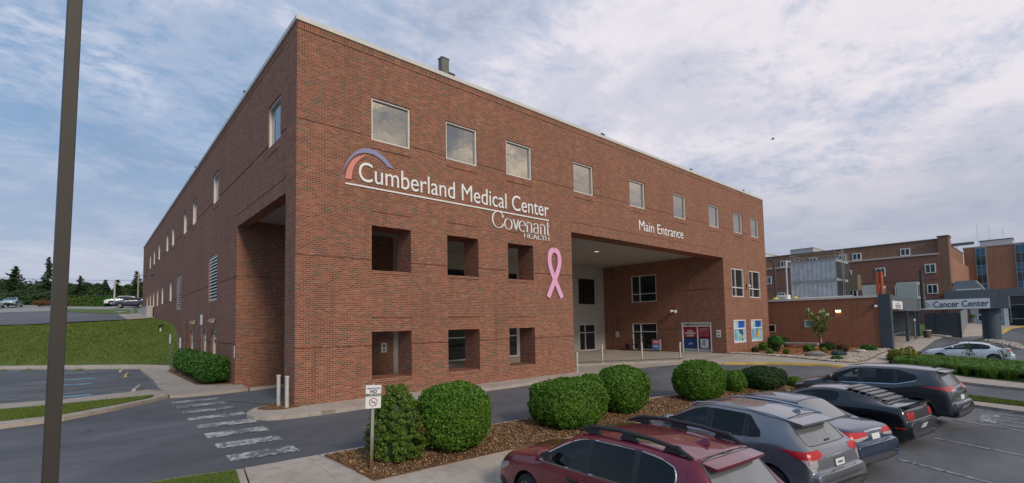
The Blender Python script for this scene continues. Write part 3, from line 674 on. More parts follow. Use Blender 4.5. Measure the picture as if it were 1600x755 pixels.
# ---- rooftop flue and small fittings along the coping
flue = thing('rooftop_flue', 'square grey metal flue standing on the flat brick roof', 'flue', (10.25, 6.3, 12.8))
MB().box(-.25, .25, -.2, .2, 0, 5.45).build('shaft', M('galvanised', (.16, .155, .145), .6, .2, .1), flue, bevel=.02)
MB().box(-.27, .27, -.22, .22, 5.45, 5.52).build('cap', M('flue_cap', (.12, .12, .12), .6), flue)
fx = [((17.21, .15), 'front'), ((27.57, .15), 'front'), ((36.5, .15), 'front'), ((6.54, .15), 'front')]
lab = ['small dark fitting on the front coping above the left porch edge', 'small dark fitting on the front coping above the entrance lettering', 'small dark fitting on the front coping near the far east corner', 'small dark fitting on the front coping just right of the flue']
def roof_fit(x, y, label):
    t = thing('roof_fitting', label, 'roof fitting', (x, y, 13.40), 0, 'fittings along the roof coping')
    MB().box(-.12, .12, -.05, .05, 0, .05).build('foot', dark_frame, t)
    MB().tube((0, 0, .05), (0, 0, .14), .03).build('stem', dark_frame, t)
    MB().tube((-.16, -.02, .16), (.16, .02, .19), .06, .05).build('head', M('fitting_grey', (.12, .11, .10), .5), t, smooth=True)
for (p, _), l_ in zip(fx, lab): roof_fit(p[0], p[1], l_)
roof_fit(.12, 7.5, 'small dark fitting on the side coping above the porch opening')
roof_fit(.12, 21, 'small dark fitting on the side coping, farthest from the corner')
# ------------------------------------------------------------------ lettering on the facade
let_w = M('letter_white', (.86, .86, .85), .45, 0, .02); violet = M('logo_violet', (.27, .26, .44), .5, 0, .04); coral = M('logo_coral', (.70, .26, .22), .5, 0, .04); pinkm = M('ribbon_pink', (.86, .42, .66), .5, 0, .04); pink2 = M('ribbon_pale', (.9, .55, .72), .5, 0, .04)
FR = Matrix(((1, 0, 0, 0), (0, 0, -1, 0), (0, 1, 0, 0), (0, 0, 0, 1)))   # text xy -> world xz
def fit_text(body, width, cap, mat_, parent, x, z, y=-.03, name='lettering', bold=0, depth=.012):
    t = text_mesh(body, 1.0, mat_, name, None, depth, 'LEFT', bold)
    vs = np.array([v.co[:] for v in t.data.vertices]); w = vs[:, 0].max()-vs[:, 0].min(); x0 = vs[:, 0].min()
    H = cap/.72
    for v in t.data.vertices: v.co.x = (v.co.x-x0)*width/w; v.co.y *= H
    t.data.transform(Matrix.Translation((x, y, z)) @ FR); t.parent = parent; return t
def ribbon_strokes(m, strokes, ox, oz, s, thick, thin, y0=-.042, y1=-.018, sx=1.):
    for st in strokes:
        pts = [Vector(p) for p in st]; L_ = []; R_ = []
        for i, p_ in enumerate(pts):
            d = (pts[min(i+1, len(pts)-1)]-pts[max(i-1, 0)]).normalized(); n_ = Vector((-d.y, d.x))
            w = thin+(thick-thin)*abs(d.y)**1.5; L_.append(p_+n_*w/2); R_.append(p_-n_*w/2)
        k = len(pts)
        for i in range(k-1):
            q = [L_[i], R_[i], R_[i+1], L_[i+1]]
            m.prism([(ox+v.x*s*sx, oz+v.y*s) for v in q], y0, y1, 'y')
def arc(cx, cy, rx, ry, a0, a1, n=22): return [(cx+rx*math.cos(R(a0+(a1-a0)*i/n)), cy+ry*math.sin(R(a0+(a1-a0)*i/n))) for i in range(n+1)]
sign_m = thing('facade_sign', 'white raised hospital name with violet and coral arc on the brick front', 'sign', (0, 0, 0))
fit_text('Cumberland Medical Center', 10.08, .76, let_w, sign_m, 2.2, 7.98)
MB().box(1.69, 12.29, -.035, -.012, 7.765, 7.82).build('underline', let_w, sign_m)
def crescent(outer, inner, mat_, nm):
    m = MB(); n = len(outer); inner = inner[::-1]
    def res(P, k=24):
        P = [Vector(p) for p in P]; d = [0]
        for a, b in zip(P[:-1], P[1:]): d.append(d[-1]+(b-a).length)
        T = np.linspace(0, d[-1], k); return list(zip(np.interp(T, d, [p.x for p in P]), np.interp(T, d, [p.y for p in P])))
    # smooth the hand-measured outlines with a quadratic-in-arc resample
    def sm_(P):
        P = res(P, 40); a = np.array(P)
        for _ in range(30): a[1:-1] = .25*a[:-2]+.5*a[1:-1]+.25*a[2:]
        return a
    A, B_ = sm_(outer), sm_(inner)
    for i in range(39): m.prism([tuple(A[i]), tuple(B_[i]), tuple(B_[i+1]), tuple(A[i+1])], -.035, -.012, 'y')
    m.build(nm, mat_, sign_m)
crescent([(1.57, 8.15), (1.69, 8.53), (1.9, 8.93), (2.21, 9.19), (2.49, 9.33), (2.84, 9.32), (3.18, 9.15), (3.44, 8.92), (3.64, 8.70)],
         [(3.38, 8.73), (3.17, 8.93), (2.91, 9.09), (2.55, 9.14), (2.21, 9.04), (1.9, 8.80), (1.72, 8.47), (1.58, 8.15)], violet, 'violet_arc')
crescent([(1.69, 7.96), (1.73, 8.27), (1.87, 8.6), (2.08, 8.85), (2.50, 9.02)], [(2.50, 9.0), (2.24, 8.80), (2.05, 8.56), (1.95, 8.28), (1.92, 7.97)], coral, 'coral_arc')
CV = [([arc(.48, .5, .47, .5, 42, 318, 34), [(.83, .84), (.84, .66)], [(.82, .14), (.86, .28)]], .98),
      ([arc(.31, .33, .30, .335, 0, 360, 30)], .66),
      ([[(.02, .66), (.14, .66), (.22, .66)], [(.10, .65), (.20, .33), (.30, .0)], [(.30, .0), (.40, .33), (.49, .65)], [(.40, .66), (.56, .66)]], .56),
      ([[(.05, .38), (.5, .38)], arc(.29, .33, .27, .335, 8, 310, 28)], .60),
      ([[(.02, .63), (.13, .63)], [(.13, .66), (.13, 0)], [(.02, .01), (.24, .01)], arc(.32, .44, .19, .22, 170, 0, 14)+[(.51, .3), (.51, 0)], [(.40, .01), (.62, .01)]], .66),
      ([arc(.26, .46, .19, .20, 165, 0, 14)+[(.45, .3), (.45, 0)], arc(.25, .19, .20, .19, 20, 340, 22), [(.44, .01), (.55, .01)]], .58),
      ([[(.02, .63), (.13, .63)], [(.13, .66), (.13, 0)], [(.02, .01), (.24, .01)], arc(.32, .44, .19, .22, 170, 0, 14)+[(.51, .3), (.51, 0)], [(.40, .01), (.62, .01)]], .66),
      ([[(.14, .88), (.14, .12)], arc(.25, .12, .11, .12, 180, 300, 8), [(0, .64), (.33, .64)]], .36)]
m = MB(); x = 0; s_ = .76; tot_ = sum(a for _, a in CV); sx_ = 3.78/(tot_*s_)
for g_, adv in CV: ribbon_strokes(m, g_, 8.56+x*s_*sx_, 7.02, s_, .10, .03, sx=sx_); x += adv
m.build('serif_lettering', let_w, sign_m)
HL = [([[(.1, 0), (.1, 1)], [(.7, 0), (.7, 1)], [(.1, .5), (.7, .5)], [(0, .03), (.2, .03)], [(0, .97), (.2, .97)], [(.6, .03), (.8, .03)], [(.6, .97), (.8, .97)]], .9),
      ([[(.1, 0), (.1, 1)], [(0, .03), (.62, .03)], [(0, .97), (.6, .97)], [(.1, .5), (.45, .5)], [(.6, .03), (.62, .22)], [(.58, .97), (.6, .8)]], .75),
      ([[(.05, 0), (.4, 1)], [(.4, 1), (.75, 0)], [(.2, .35), (.6, .35)], [(-.03, .03), (.17, .03)], [(.63, .03), (.85, .03)]], .85),
      ([[(.1, 0), (.1, 1)], [(0, .03), (.6, .03)], [(0, .97), (.2, .97)], [(.58, .03), (.6, .24)]], .7),
      ([[(.35, 0), (.35, 1)], [(0, .97), (.7, .97)], [(.02, .97), (0, .78)], [(.68, .97), (.7, .78)], [(.25, .03), (.45, .03)]], .78),
      ([[(.1, 0), (.1, 1)], [(.7, 0), (.7, 1)], [(.1, .5), (.7, .5)], [(0, .03), (.2, .03)], [(0, .97), (.2, .97)], [(.6, .03), (.8, .03)], [(.6, .97), (.8, .97)]], .9)]
m = MB(); x = 0; s_ = .235; tot_ = sum(a for _, a in HL); sx_ = 1.80/(tot_*s_)
for g_, adv in HL: ribbon_strokes(m, g_, 10.52+x*s_*sx_, 6.73, s_, .13, .06, sx=sx_); x += adv
m.build('small_serif_lettering', let_w, sign_m)
me_ = fit_text('Main Entrance', 5.36, .66, let_w, None, 20.34, 8.25, name='entrance_lettering'); tag(me_, 'white raised letters reading Main Entrance above the wide porch opening', 'sign')
# awareness ribbon
rb = thing('pink_ribbon', 'large pink looped awareness ribbon mounted on the brick front beside the porch', 'emblem', (12.6, -.02, 3.8))
def rib(pts, w, y, nm, mt):
    m = MB(); P = [Vector(p) for p in pts]; k = len(P)
    for i in range(k-1):
        def sd_(j):
            d = (P[min(j+1, k-1)]-P[max(j-1, 0)]).normalized(); n_ = Vector((-d.y, d.x)); ww = w[j] if isinstance(w, list) else w; return P[j]+n_*ww/2, P[j]-n_*ww/2
        a, b = sd_(i); c, d_ = sd_(i+1)
        m.prism([(v.x-12.6, v.y-3.8) for v in (a, b, d_, c)], y, y+.02, 'y')
    m.build(nm, mt, rb)
def bez(P, n=24):
    P = np.array(P, float); out_ = []
    for t in np.linspace(0, 1, n):
        Q = P.copy()
        while len(Q) > 1: Q = Q[:-1]*(1-t)+Q[1:]*t
        out_.append(tuple(Q[0]))
    return out_
rib(bez([(13.12, 3.88), (12.55, 4.95), (12.18, 5.35), (12.26, 5.95)], 20)+bez([(12.26, 5.95), (12.30, 6.28), (12.6, 6.30)], 10)[1:], .27, -.03, 'left_strand', pinkm)
rib(bez([(12.08, 3.88), (12.62, 4.95), (13.02, 5.35), (12.96, 5.95)], 20)+bez([(12.96, 5.95), (12.9, 6.28), (12.6, 6.30)], 10)[1:], .27, -.055, 'right_strand', pinkm)
rib([(12.37, 4.42), (12.50, 4.66)], .02, -.062, 'pale_seam', pink2); rib([(12.72, 5.02), (12.86, 5.35)], .02, -.062, 'pale_seam', pink2)  # pale seam lines of the ribbon near its crossing

# ------------------------------------------------------------------ wall lamps, plates
def wall_lamp(loc, label, face):
    t = thing('wall_lamp', label, 'lamp', loc, {'W': 0, 'S': R(90)}[face], 'hooded wall lamps over the side doors')
    MB().box(-.06, 0, -.1, .1, -.08, .12).build('back_box', dark_frame, t)
    m = MB(); m.prism([(-.02, .12), (-.30, .05), (-.36, -.10), (-.30, -.10), (-.05, -.05)], -.17, .17, 'y'); m.build('hood', M('lamp_grey', (.20, .20, .20), .5), t, bevel=.015)
    MB().box(-.27, -.08, -.12, .12, -.10, -.07).build('lens', M('lamp_glow', (.8, .5, .25), .4, 0, 0, 1, emit=(1, .55, .2, .5)), t)
wall_lamp((0, 13.3, 3.08), 'hooded grey wall lamp over the side door nearest the porch', 'W')
wall_lamp((0, 19.6, 3.08), 'hooded grey wall lamp over the farther side door', 'W')
for y, z, l_ in [(46.5, 8.45, 'small camera dome high on the far side wall, nearer of two'), (55.6, 9.1, 'small camera dome high on the far side wall at its end')]:
    t = thing('security_camera', l_, 'camera', (0, y, z)); MB().box(-.12, 0, -.08, .08, 0, .14).build('bracket', dark_frame, t); MB().tube((-.3, 0, .02), (-.1, 0, .06), .12, .12).build('housing', M('cam_dark', (.05, .045, .045), .5), t, smooth=True)
t = thing('security_camera', 'small camera between the two upper windows of the east pier', 'camera', (35.75, 0, 5.35)); MB().box(-.06, .06, -.12, 0, 0, .16).build('bracket', dark_frame, t); MB().tube((-.05, -.32, -.02), (.05, -.1, .06), .10).build('housing', white_sign, t, smooth=True)
t = thing('flood_light', 'twin headed white flood light on the porch wall above the paper bin', 'lamp', (31.69, 4.2, 3.42)); MB().box(-.12, 0, -.1, .1, -.1, .1).build('bracket', dark_frame, t)
for s in (-.17, .17): MB().tube((-.12, s*.6, 0), (-.34, s*1.4, -.05), .08, .14).build('lamp_head', M('lamp_white', (.75, .74, .70), .4), t, smooth=True)
t = thing('ceiling_light', 'round recessed light in the porch ceiling', 'lamp', (22.5, 5.0, 7.72)); MB().tube((0, 0, 0), (0, 0, .03), .22, n=20).build('rim', white_metal, t); MB().tube((0, 0, -.012), (0, 0, .0), .16, n=20).build('lens', M('lens_warm', (.8, .7, .5), .4, emit=(1, .75, .45, .6)), t)
def plate(name, loc, w, h, face, label, rows, cat='sign'):
    """small wall plate; rows: (dz, width, height, material)"""
    t = thing(name, label, cat, loc)
    def bx(m, u0, u1, z0, z1, d0, d1):
        return m.box(u0, u1, -d1, -d0, z0, z1) if face == 'S' else m.box(-d1, -d0, u0, u1, z0, z1)
    bx(MB(), -w/2, w/2, 0, h, .004, .02).build('plate', white_sign, t, bevel=.004)
    m = MB()
    for dz, ww, hh in rows: bx(m, -ww/2, ww/2, dz, dz+hh, .02, .023)
    m.build('printing', M('print_dark_grey', (.12, .13, .15), .6), t)
plate('wall_plate', (7.5, 8.56, 1.10), .34, .54, 'S', 'white plate with two pictograms on the passage wall seen through the left window opening', [(.30, .16, .14), (.24, .2, .02), (.06, .12, .12)])
plate('wall_plate', (31.69, 10.08, 1.17), .34, .50, 'W', 'white plate on the porch wall between its corner and the window', [(.28, .16, .13), (.06, .16, .13)])
plate('wall_plate', (31.69, .58, 1.25), .34, .56, 'W', 'white plate with blue pictograms on the porch wall right of the entrance doors', [(.32, .16, .13), (.08, .16, .13)])
plate('wall_plate', (0, 8.72, 1.25), .16, .54, 'W', 'narrow white plate on the side wall at the edge of the porch passage', [(.3, .09, .12), (.06, .09, .12)])

# paper and recycling bin by the porch window (poster bin)
t = thing('poster_bin', 'waist high kiosk with red and blue poster panels by the porch window', 'kiosk', (31.2, 5.62, .12))
MB().box(-.30, -.05, -.36, .36, 0, .95).build('body', M('kiosk_grey', (.25, .25, .27), .5), t, bevel=.02)
MB().box(-.325, -.303, -.34, .34, .52, .90).build('upper_panel', M('kiosk_pink', (.62, .16, .22), .5, 0, .1), t)
MB().box(-.325, -.303, -.34, .34, .06, .50).build('lower_panel', M('kiosk_blue', (.12, .30, .60), .5, 0, .3, 6), t)
MB().box(-.335, -.327, -.22, .22, .66, .76).build('lettering_band', let_w, t); MB().box(-.335, -.327, -.2, .2, .30, .40).build('lettering_band', let_w, t)
MB().box(-.33, -.02, -.40, .40, .95, .99).build('lid', blk, t)
# metal bench by the porch window
t = thing('metal_bench', 'dark metal bench beneath the porch window', 'bench', (31.2, 8.1, .12))
MB().box(-.22, .22, -.7, .7, .42, .46).build('seat', dark_frame, t)
m = MB()
for k in range(6): m.box(.19, .22, -.66+k*.26, -.62+k*.26, .46, .80)
m.box(.18, .23, -.7, .7, .80, .85); m.build('backrest', M('bench_bronze', (.14, .11, .07), .5, .3), t)
for s in (-.6, .6): MB().box(-.2, .2, s-.03, s+.03, 0, .42).build('leg', dark_frame, t)
# bollards
bol_m = M('bollard_galvanised', (.52, .50, .45), .5, .15, .12, 6)
def bollard(loc, label, group, h=.92, r=.06):
    t = thing('bollard', label, 'bollard', loc, 0, group)
    MB().tube((0, 0, -.1), (0, 0, h-.05), r, n=20).build('post', bol_m, t, smooth=True)
    MB().tube((0, 0, h-.05), (0, 0, h), r*1.25, r*1.15, n=20).build('cap', bol_m, t, smooth=True)
bollard((-.38, .42, CH), 'grey pipe bollard at the corner pier, the farther of the pair', 'bollards at the corner pier')
bollard((-.30, -.20, CH), 'grey pipe bollard at the corner pier, the nearer of the pair', 'bollards at the corner pier')
gb = 'bollards along the porch kerb'
bollard((14.22, .02, .05), 'pale bollard at the right edge of the brick screen wall', gb, .98)
bollard((19.2, 2.22, .1), 'pale bollard on the porch kerb in front of the rendered wall', gb, 1.08)
bollard((21.75, 1.0, .1), 'pale bollard on the porch kerb in front of the porch window', gb, 1.08)
bollard((24.2, -.30, .1), 'pale bollard on the porch kerb in front of the entrance doors', gb, 1.08)
bollard((13.3, 8.2, .1), 'pale bollard inside the passage seen through the middle window opening', gb, .95)
MB().tube((17.7, 2.93, .14), (24.25, -.45, .12), .03).build('kerb_shadow_strip', M('kerb_shadow_dark', (.10, .09, .08), .7), None); o = bpy.data.objects['kerb_shadow_strip']; tag(o, 'dark strip imitating the low kerb shadow along the front of the porch floor', 'rail')  # thin dark tube stands in for the shadow line of the low kerb

# ------------------------------------------------------------------ free standing posts
lp = thing('lamp_post', 'tall square dark bronze lamp post close to the camera at the left edge', 'lamp post', (-5.445, -9.97, -.3), R(8)); lp.rotation_euler = (.009, .0105, R(8))
m = MB(); a, b = .060, .056
m.add([(-a, -a, -.4), (a, -a, -.4), (a, a, -.4), (-a, a, -.4), (-b, -b, 9), (b, -b, 9), (b, b, 9), (-b, b, 9)], [(0, 3, 2, 1), (4, 5, 6, 7), (0, 1, 5, 4), (1, 2, 6, 5), (2, 3, 7, 6), (3, 0, 4, 7)])
m.build('pole', M('bronze_paint', (.055, .047, .040), .5, .2, .06), lp, bevel=.008)
MB().box(-.12, .12, -.12, .12, -.35, -.28+.05).build('base_plate', M('bronze_paint', (.055, .047, .040)), lp)
MB().box(-.16, .6, -.16, .16, 9, 9.12).build('lamp_head', M('bronze_paint', (.055, .047, .040)), lp, bevel=.02)

ns = thing('no_smoking_sign', 'white no smoking sign with crossed cigarette on a rusty channel post by the small conifer', 'sign', (-.78, -7.35, -.30), R(0))
th = math.atan2(CAM.y+7.35, CAM.x+.78)+math.pi/2   # faces the car park obliquely
ns.rotation_euler = (0, R(1.6), R(-16))
post = MB(); post.box(-.028, .028, -.012, .012, -.2, 1.72); post.box(-.028, -.018, -.03, .0, -.2, 1.70); post.box(.018, .028, -.03, .0, -.2, 1.70)
t_ = NT('rusty_post'); p_ = t_.pos(); sp_ = t_.new('ShaderNodeSeparateXYZ'); t_.l.new(p_, sp_.inputs[0])
f_ = t_.ramp(t_.math('ADD', sp_.outputs[2], t_.math('MULTIPLY', t_.noise(p_, 9), .5)), [(.15, 1.), (.75, 0.)]); t_.l.new(t_.mix(f_, (.38, .37, .33), (.17, .09, .05)), t_.b.inputs['Base Color']); t_.b.inputs['Roughness'].default_value = .6
post.build('post', t_.m, ns)
MB().box(-.155, .155, -.045, -.035, 1.22, 1.69).build('panel', white_sign, ns, bevel=.003)
def sgn(body, size, z, mt, bold=0, sx=1., y=-.0475, x=0):
    q = text_mesh(body, size, mt, 'lettering', None, .0015, 'CENTER', bold, sx); q.data.transform(Matrix.Translation((x, y, z)) @ FR); q.parent = ns
sgn('Absolutely', .062, 1.607, navy, .0005); sgn('NO', .085, 1.535, blk, .003); sgn('SMOKING', .072, 1.470, blk, .0025, 1.0)
m = MB(); ring = 28
for k in range(ring):
    a0, a1 = 2*math.pi*k/ring, 2*math.pi*(k+1)/ring
    m.prism([(r*math.cos(a), 1.345+r*math.sin(a)) for r, a in ((.072, a0), (.085, a0), (.085, a1), (.072, a1))], -.050, -.046, 'y')
m.prism([(-.055, 1.392), (-.047, 1.400), (.055, 1.298), (.047, 1.290)], -.050, -.046, 'y'); m.build('prohibition_ring', M('ring_dark_red', (.30, .04, .05), .5), ns)
MB().box(-.045, .045, -.0465, -.0452, 1.338, 1.352).build('cigarette', blk, ns)
MB().box(-.12, .12, -.0465, -.0452, 1.452, 1.457).build('rule', navy, ns)
def post_sign(loc, h, label, w=.3, ph=.45, rz=R(0)):
    t = thing('post_sign', label, 'sign', loc, rz, 'sign posts by the hedge')
    MB().tube((0, 0, -.1), (0, 0, h), .03).build('post', M('post_grey', (.16, .18, .19), .5, .4), t, smooth=True)
    MB().box(-.045, -.032, -w/2, w/2, h-ph, h).build('panel', white_sign, t, bevel=.004)
post_sign((-.95, 11.1, CH), 3.2, 'tall narrow sign post in the hedge nearest the porch', .3, .5, R(8))
post_sign((-1.2, 20.5, CH), 2.2, 'low white post sign at the far end of the hedge before the bank', .3, .6, R(8))
post_sign((-1.0, 17.7, CH), 2.0, 'low white sign on a post in the middle of the hedge', .3, .6, R(8))
for (x, y, rz, mt, l_) in [(-3.36, 25.0, 80, 'w', 'pale concrete wheel stop farthest up the left lot'), (-3.36, 20.4, 84, 'y', 'yellow painted concrete wheel stop in the left lot'), (-3.42, 11.4, 80, 'w2', 'whitish concrete wheel stop nearest the lawn strip')]:
    m = MB(); m.prism([(-.09, 0), (.09, 0), (.05, .13), (-.05, .13)], -.95, .95, 'y')
    o = m.build('wheel_stop', {'w': M('stop_pale', (.48, .46, .42), .85, 0, .15, 3), 'y': M('stop_yellow', (.50, .38, .16), .85, 0, .3, 3), 'w2': M('stop_pale', (.48, .46, .42))}[mt], None, (x, y, G(x, y)+.0), bevel=.01)
    o.rotation_euler = (0, 0, R(rz-90)); tag(o, l_, 'wheel stop', 'wheel stops in the left lot')

# ------------------------------------------------------------------ foliage
def leaf_mat(name, dark, mid, light, tscale=1.5, rough=.55):
    t = NT(name); p = t.pos(); geo = t.new('ShaderNodeNewGeometry')
    f = t.math('ADD', t.math('MULTIPLY', geo.outputs['Random Per Island'], .55), t.math('MULTIPLY', t.noise(p, tscale, 4, .6), .45))
    t.l.new(t.ramp(f, [(.22, dark), (.5, mid), (.8, light)]), t.b.inputs['Base Color'])
    t.b.inputs['Roughness'].default_value = rough; t.b.inputs['Specular IOR Level'].default_value = .25
    MATS[name] = t.m; return t.m
lf_box = leaf_mat('boxwood_leaves', (.040, .100, .008), (.075, .170, .014), (.14, .26, .030))
lf_hedge = leaf_mat('hedge_leaves', (.022, .075, .010), (.048, .135, .018), (.10, .23, .038))
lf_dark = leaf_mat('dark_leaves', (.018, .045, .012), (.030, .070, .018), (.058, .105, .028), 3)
lf_con = leaf_mat('conifer_sprays', (.028, .060, .008), (.075, .135, .016), (.17, .24, .03), 6)
lf_pine = leaf_mat('pine_needles', (.020, .038, .014), (.032, .060, .020), (.055, .09, .03), .6)
lf_tree = leaf_mat('tree_leaves', (.022, .045, .012), (.040, .078, .020), (.070, .115, .03), .5)
lf_grass = leaf_mat('long_grass_blades', (.06, .14, .014), (.10, .22, .024), (.18, .32, .05), 1.2)
lf_lawn = leaf_mat('lawn_blades', (.07, .12, .018), (.115, .18, .028), (.20, .22, .055), 1.2)
lf_gold = leaf_mat('golden_leaves', (.10, .12, .02), (.19, .20, .03), (.33, .30, .05), 4)
lf_blue = leaf_mat('blue_juniper', (.05, .10, .08), (.10, .17, .14), (.17, .26, .22), 4)
lf_brown = leaf_mat('brown_leaves', (.05, .035, .015), (.10, .06, .02), (.14, .10, .03), 4)
lf_hyd = leaf_mat('hydrangea_leaves', (.05, .09, .015), (.11, .16, .025), (.20, .24, .05), 5)
bark = M('bark', (.10, .07, .05), .9, 0, .3, 8, .4, 30)
def quads(P, Nn, size, asp=1.6, jit=.9, seed=0):
    """leaf quads at points P facing roughly along Nn"""
    r_ = np.random.default_rng(seed); n = len(P)
    Nn = Nn+r_.normal(0, jit, (n, 3)); Nn /= np.linalg.norm(Nn, axis=1)[:, None]+1e-9
    a = r_.normal(0, 1, (n, 3)); U = np.cross(Nn, a); U /= np.linalg.norm(U, axis=1)[:, None]+1e-9; V = np.cross(Nn, U)
    s = size*r_.uniform(.6, 1.35, (n, 1)); U = U*s/asp; V = V*s
    vs = np.stack([P-V, P+U*.9-V*.1, P+V, P-U*.9-V*.1], 1).reshape(-1, 3)
    return vs
def quad_mesh(name, vs, mats, parent=None, extra=None, mi=None):
    n = len(vs)//4; me = bpy.data.meshes.new(name); me.vertices.add(len(vs)); me.vertices.foreach_set('co', vs.astype(np.float32).ravel())
    me.loops.add(4*n); me.loops.foreach_set('vertex_index', np.arange(4*n, dtype=np.int32)); me.polygons.add(n)
    me.polygons.foreach_set('loop_start', np.arange(0, 4*n, 4, dtype=np.int32))
    if not isinstance(mats, (list, tuple)): mats = [mats]
    for m_ in mats: me.materials.append(m_)
    if mi is not None: me.polygons.foreach_set('material_index', mi)
    me.update(); me.validate()
    o = bpy.data.objects.new(name, me); COL.objects.link(o)
    if parent: o.parent = parent
    return o
def lumps(D, seed, k=14, f=3.0):
    r_ = np.random.default_rng(seed); s = 0
    for i in range(k):
        w = r_.normal(0, f, 3); s = s+np.sin(D@w+r_.uniform(0, 6.28))
    return s/math.sqrt(k)
def shell(n, rx, ry, h, p=2.6, seed=0, amp=.05, f=3., depth=.10, shape=None):
    r_ = np.random.default_rng(seed); D = r_.normal(0, 1, (n, 3)); D /= np.linalg.norm(D, axis=1)[:, None]
    q = (np.abs(D)**p).sum(1)**(1/p); S = D/q[:, None]
    rad = 1+amp*lumps(D, seed+1, f=f)+.35*amp*lumps(D, seed+2, f=f*3)
    rad = rad*(1-depth*r_.random(n)**2)
    P = S*rad[:, None]*np.array([rx, ry, h/2]); P[:, 2] += h/2
    if shape is not None: P = shape(P)
    P = P[P[:, 2] > .0]
    Nn = P-np.array([0, 0, h/2]); Nn = Nn/np.array([rx, ry, h/2])**2; Nn /= np.linalg.norm(Nn, axis=1)[:, None]
    return P, Nn
def core(parent, rx, ry, h, p, mat_, k=.86, seed=0, shape=None):
    bm = bmesh.new(); bmesh.ops.create_icosphere(bm, subdivisions=4, radius=1)
    for v in bm.verts:
        D = np.array(v.co[:]); D /= np.linalg.norm(D); q = (abs(D)**p).sum()**(1/p); w = D/q*k*(1+.04*float(lumps(D[None], seed+1)[0]))
        P = np.array([[w[0]*rx, w[1]*ry, w[2]*h/2+h/2]])
        if shape is not None: P = shape(P)
        v.co = P[0]
    me = bpy.data.meshes.new('inner_growth'); bm.to_mesh(me); bm.free(); me.materials.append(mat_)
    o = bpy.data.objects.new('inner_growth', me); COL.objects.link(o); o.parent = parent; return o
def bush(loc, rx, ry, h, label, n=14000, size=.035, p=2.6, mat_=None, seed=1, name='clipped_bush', cat='bush', group=None, amp=.035, f=3., rz=0, shape=None, jit=.8, depth=.10, stems=True):
    mat_ = mat_ or lf_box
    t = thing(name, label, cat, loc, rz, group)
    if name == 'clipped_bush': rx *= .97; ry *= .97; h *= .98; size *= .86; n = int(n*1.3)
    P, Nn = shell(n, rx, ry, h, p, seed, amp, f, depth, shape)
    k_ = lumps(P/np.array([rx, ry, h/2]), seed+5, 18, 9.0)+.6*lumps(P/np.array([rx, ry, h/2]), seed+6, 18, 20.0)
    keep = (k_ > -1.25) | (np.random.default_rng(seed).random(len(P)) < .30); P, Nn, k_ = P[keep], Nn[keep], k_[keep]; P = P+Nn*(np.clip(k_, -1, 1.8)*size*.75)[:, None]
    r_s = np.random.default_rng(seed+9); ns = len(P)//40; i_ = r_s.integers(0, len(P), ns); Ps = P[i_]+Nn[i_]*r_s.uniform(.3, 2.2, (ns, 1))*size; P = np.concatenate([P, Ps]); Nn = np.concatenate([Nn, Nn[i_]])
    quad_mesh('foliage', quads(P, Nn, size, 1.5, jit, seed), mat_, t)
    core(t, rx, ry, h, p, mat_, .88, seed, shape)
    if stems:
        m = MB()
        for i in range(5):
            a = i*1.257; m.tube((.06*math.cos(a), .06*math.sin(a), -.1), (.3*rx*math.cos(a), .3*ry*math.sin(a), h*.3), .02, .012, 6)
        m.build('stem', bark, t)
    return t
gi_ = 'clipped round bushes in the mulch island'
def zi(x, y): return G(x, y)+CH+.01
bush((1.38, -7.15, zi(1.4, -7.15)), .86, .86, 1.56, 'large clipped round bush beside the small cone shaped conifer', 22000, .033, 2.5, seed=11, group=gi_)
bush((5.25, -7.35, zi(5.2, -7.35)), 1.12, .88, 1.33, 'widest clipped bush, boxy with flat top, behind the red wagon', 24000, .033, 3.2, seed=12, group=gi_, amp=.045)
bush((6.95, -6.78, zi(6.9, -6.8)), .52, .5, 1.22, 'small clipped bush squeezed between the widest bush and the next round one', 8000, .033, 2.4, seed=13, group=gi_)
bush((7.95, -7.25, zi(7.9, -7.2)), .86, .82, 1.47, 'tall clipped round bush just right of the small squeezed one', 20000, .033, 2.5, seed=14, group=gi_)
bush((12.1, -7.75, zi(12, -7.75)), .95, .88, 1.47, 'clipped round bush standing apart in front of the entrance doors', 20000, .034, 2.7, seed=15, group=gi_)
bush((15.0, -7.75, zi(15, -7.75)), .50, .5, .86, 'low small round bush next to the dark flattened one', 6000, .036, 2.4, seed=16, group=gi_)
bush((17.1, -8.15, zi(17, -8.15)), 1.12, .8, .92, 'low flattened dark bush in front of the grey crossover', 12000, .036, 3, lf_dark, seed=17, group=gi_)
bush((19.0, -8.75, zi(19, -8.7)), .32, .3, .40, 'tiny bush at the right end of the mulch island', 2500, .036, 2.3, seed=18, group=gi_)
t = thing('dwarf_conifer', 'small cone shaped conifer with lumpy yellow green sprays behind the no smoking sign', 'conifer', (-.02, -6.98, zi(0, -7)))
def cone_r(z): return np.interp(z, [0, .15, .45, .9, 1.3, 1.5, 1.56], [.46, .56, .58, .46, .26, .12, .03])
r_ = np.random.default_rng(21); Pc = []; Nc = []
for i in range(330):
    z = 1.50*r_.random()**1.15+.04; a = r_.uniform(0, 6.28); rr = float(cone_r(z))*r_.uniform(.82, 1.06); c = np.array([rr*math.cos(a), rr*math.sin(a), z]); o_n = np.array([math.cos(a), math.sin(a), .75]); o_n /= np.linalg.norm(o_n)
    n = 95; D = r_.normal(0, 1, (n, 3)); D /= np.linalg.norm(D, axis=1)[:, None]; D = D+o_n*.75; s_ = r_.uniform(.055, .105); Pc.append(c+D*s_*np.array([1, 1, .8])*r_.uniform(.6, 1, (n, 1))); Nc.append(D/np.linalg.norm(D, axis=1)[:, None])
Pc = np.concatenate(Pc); Nc = np.concatenate(Nc); quad_mesh('foliage', quads(Pc, Nc, .023, 1.6, .5, 21), lf_con, t)
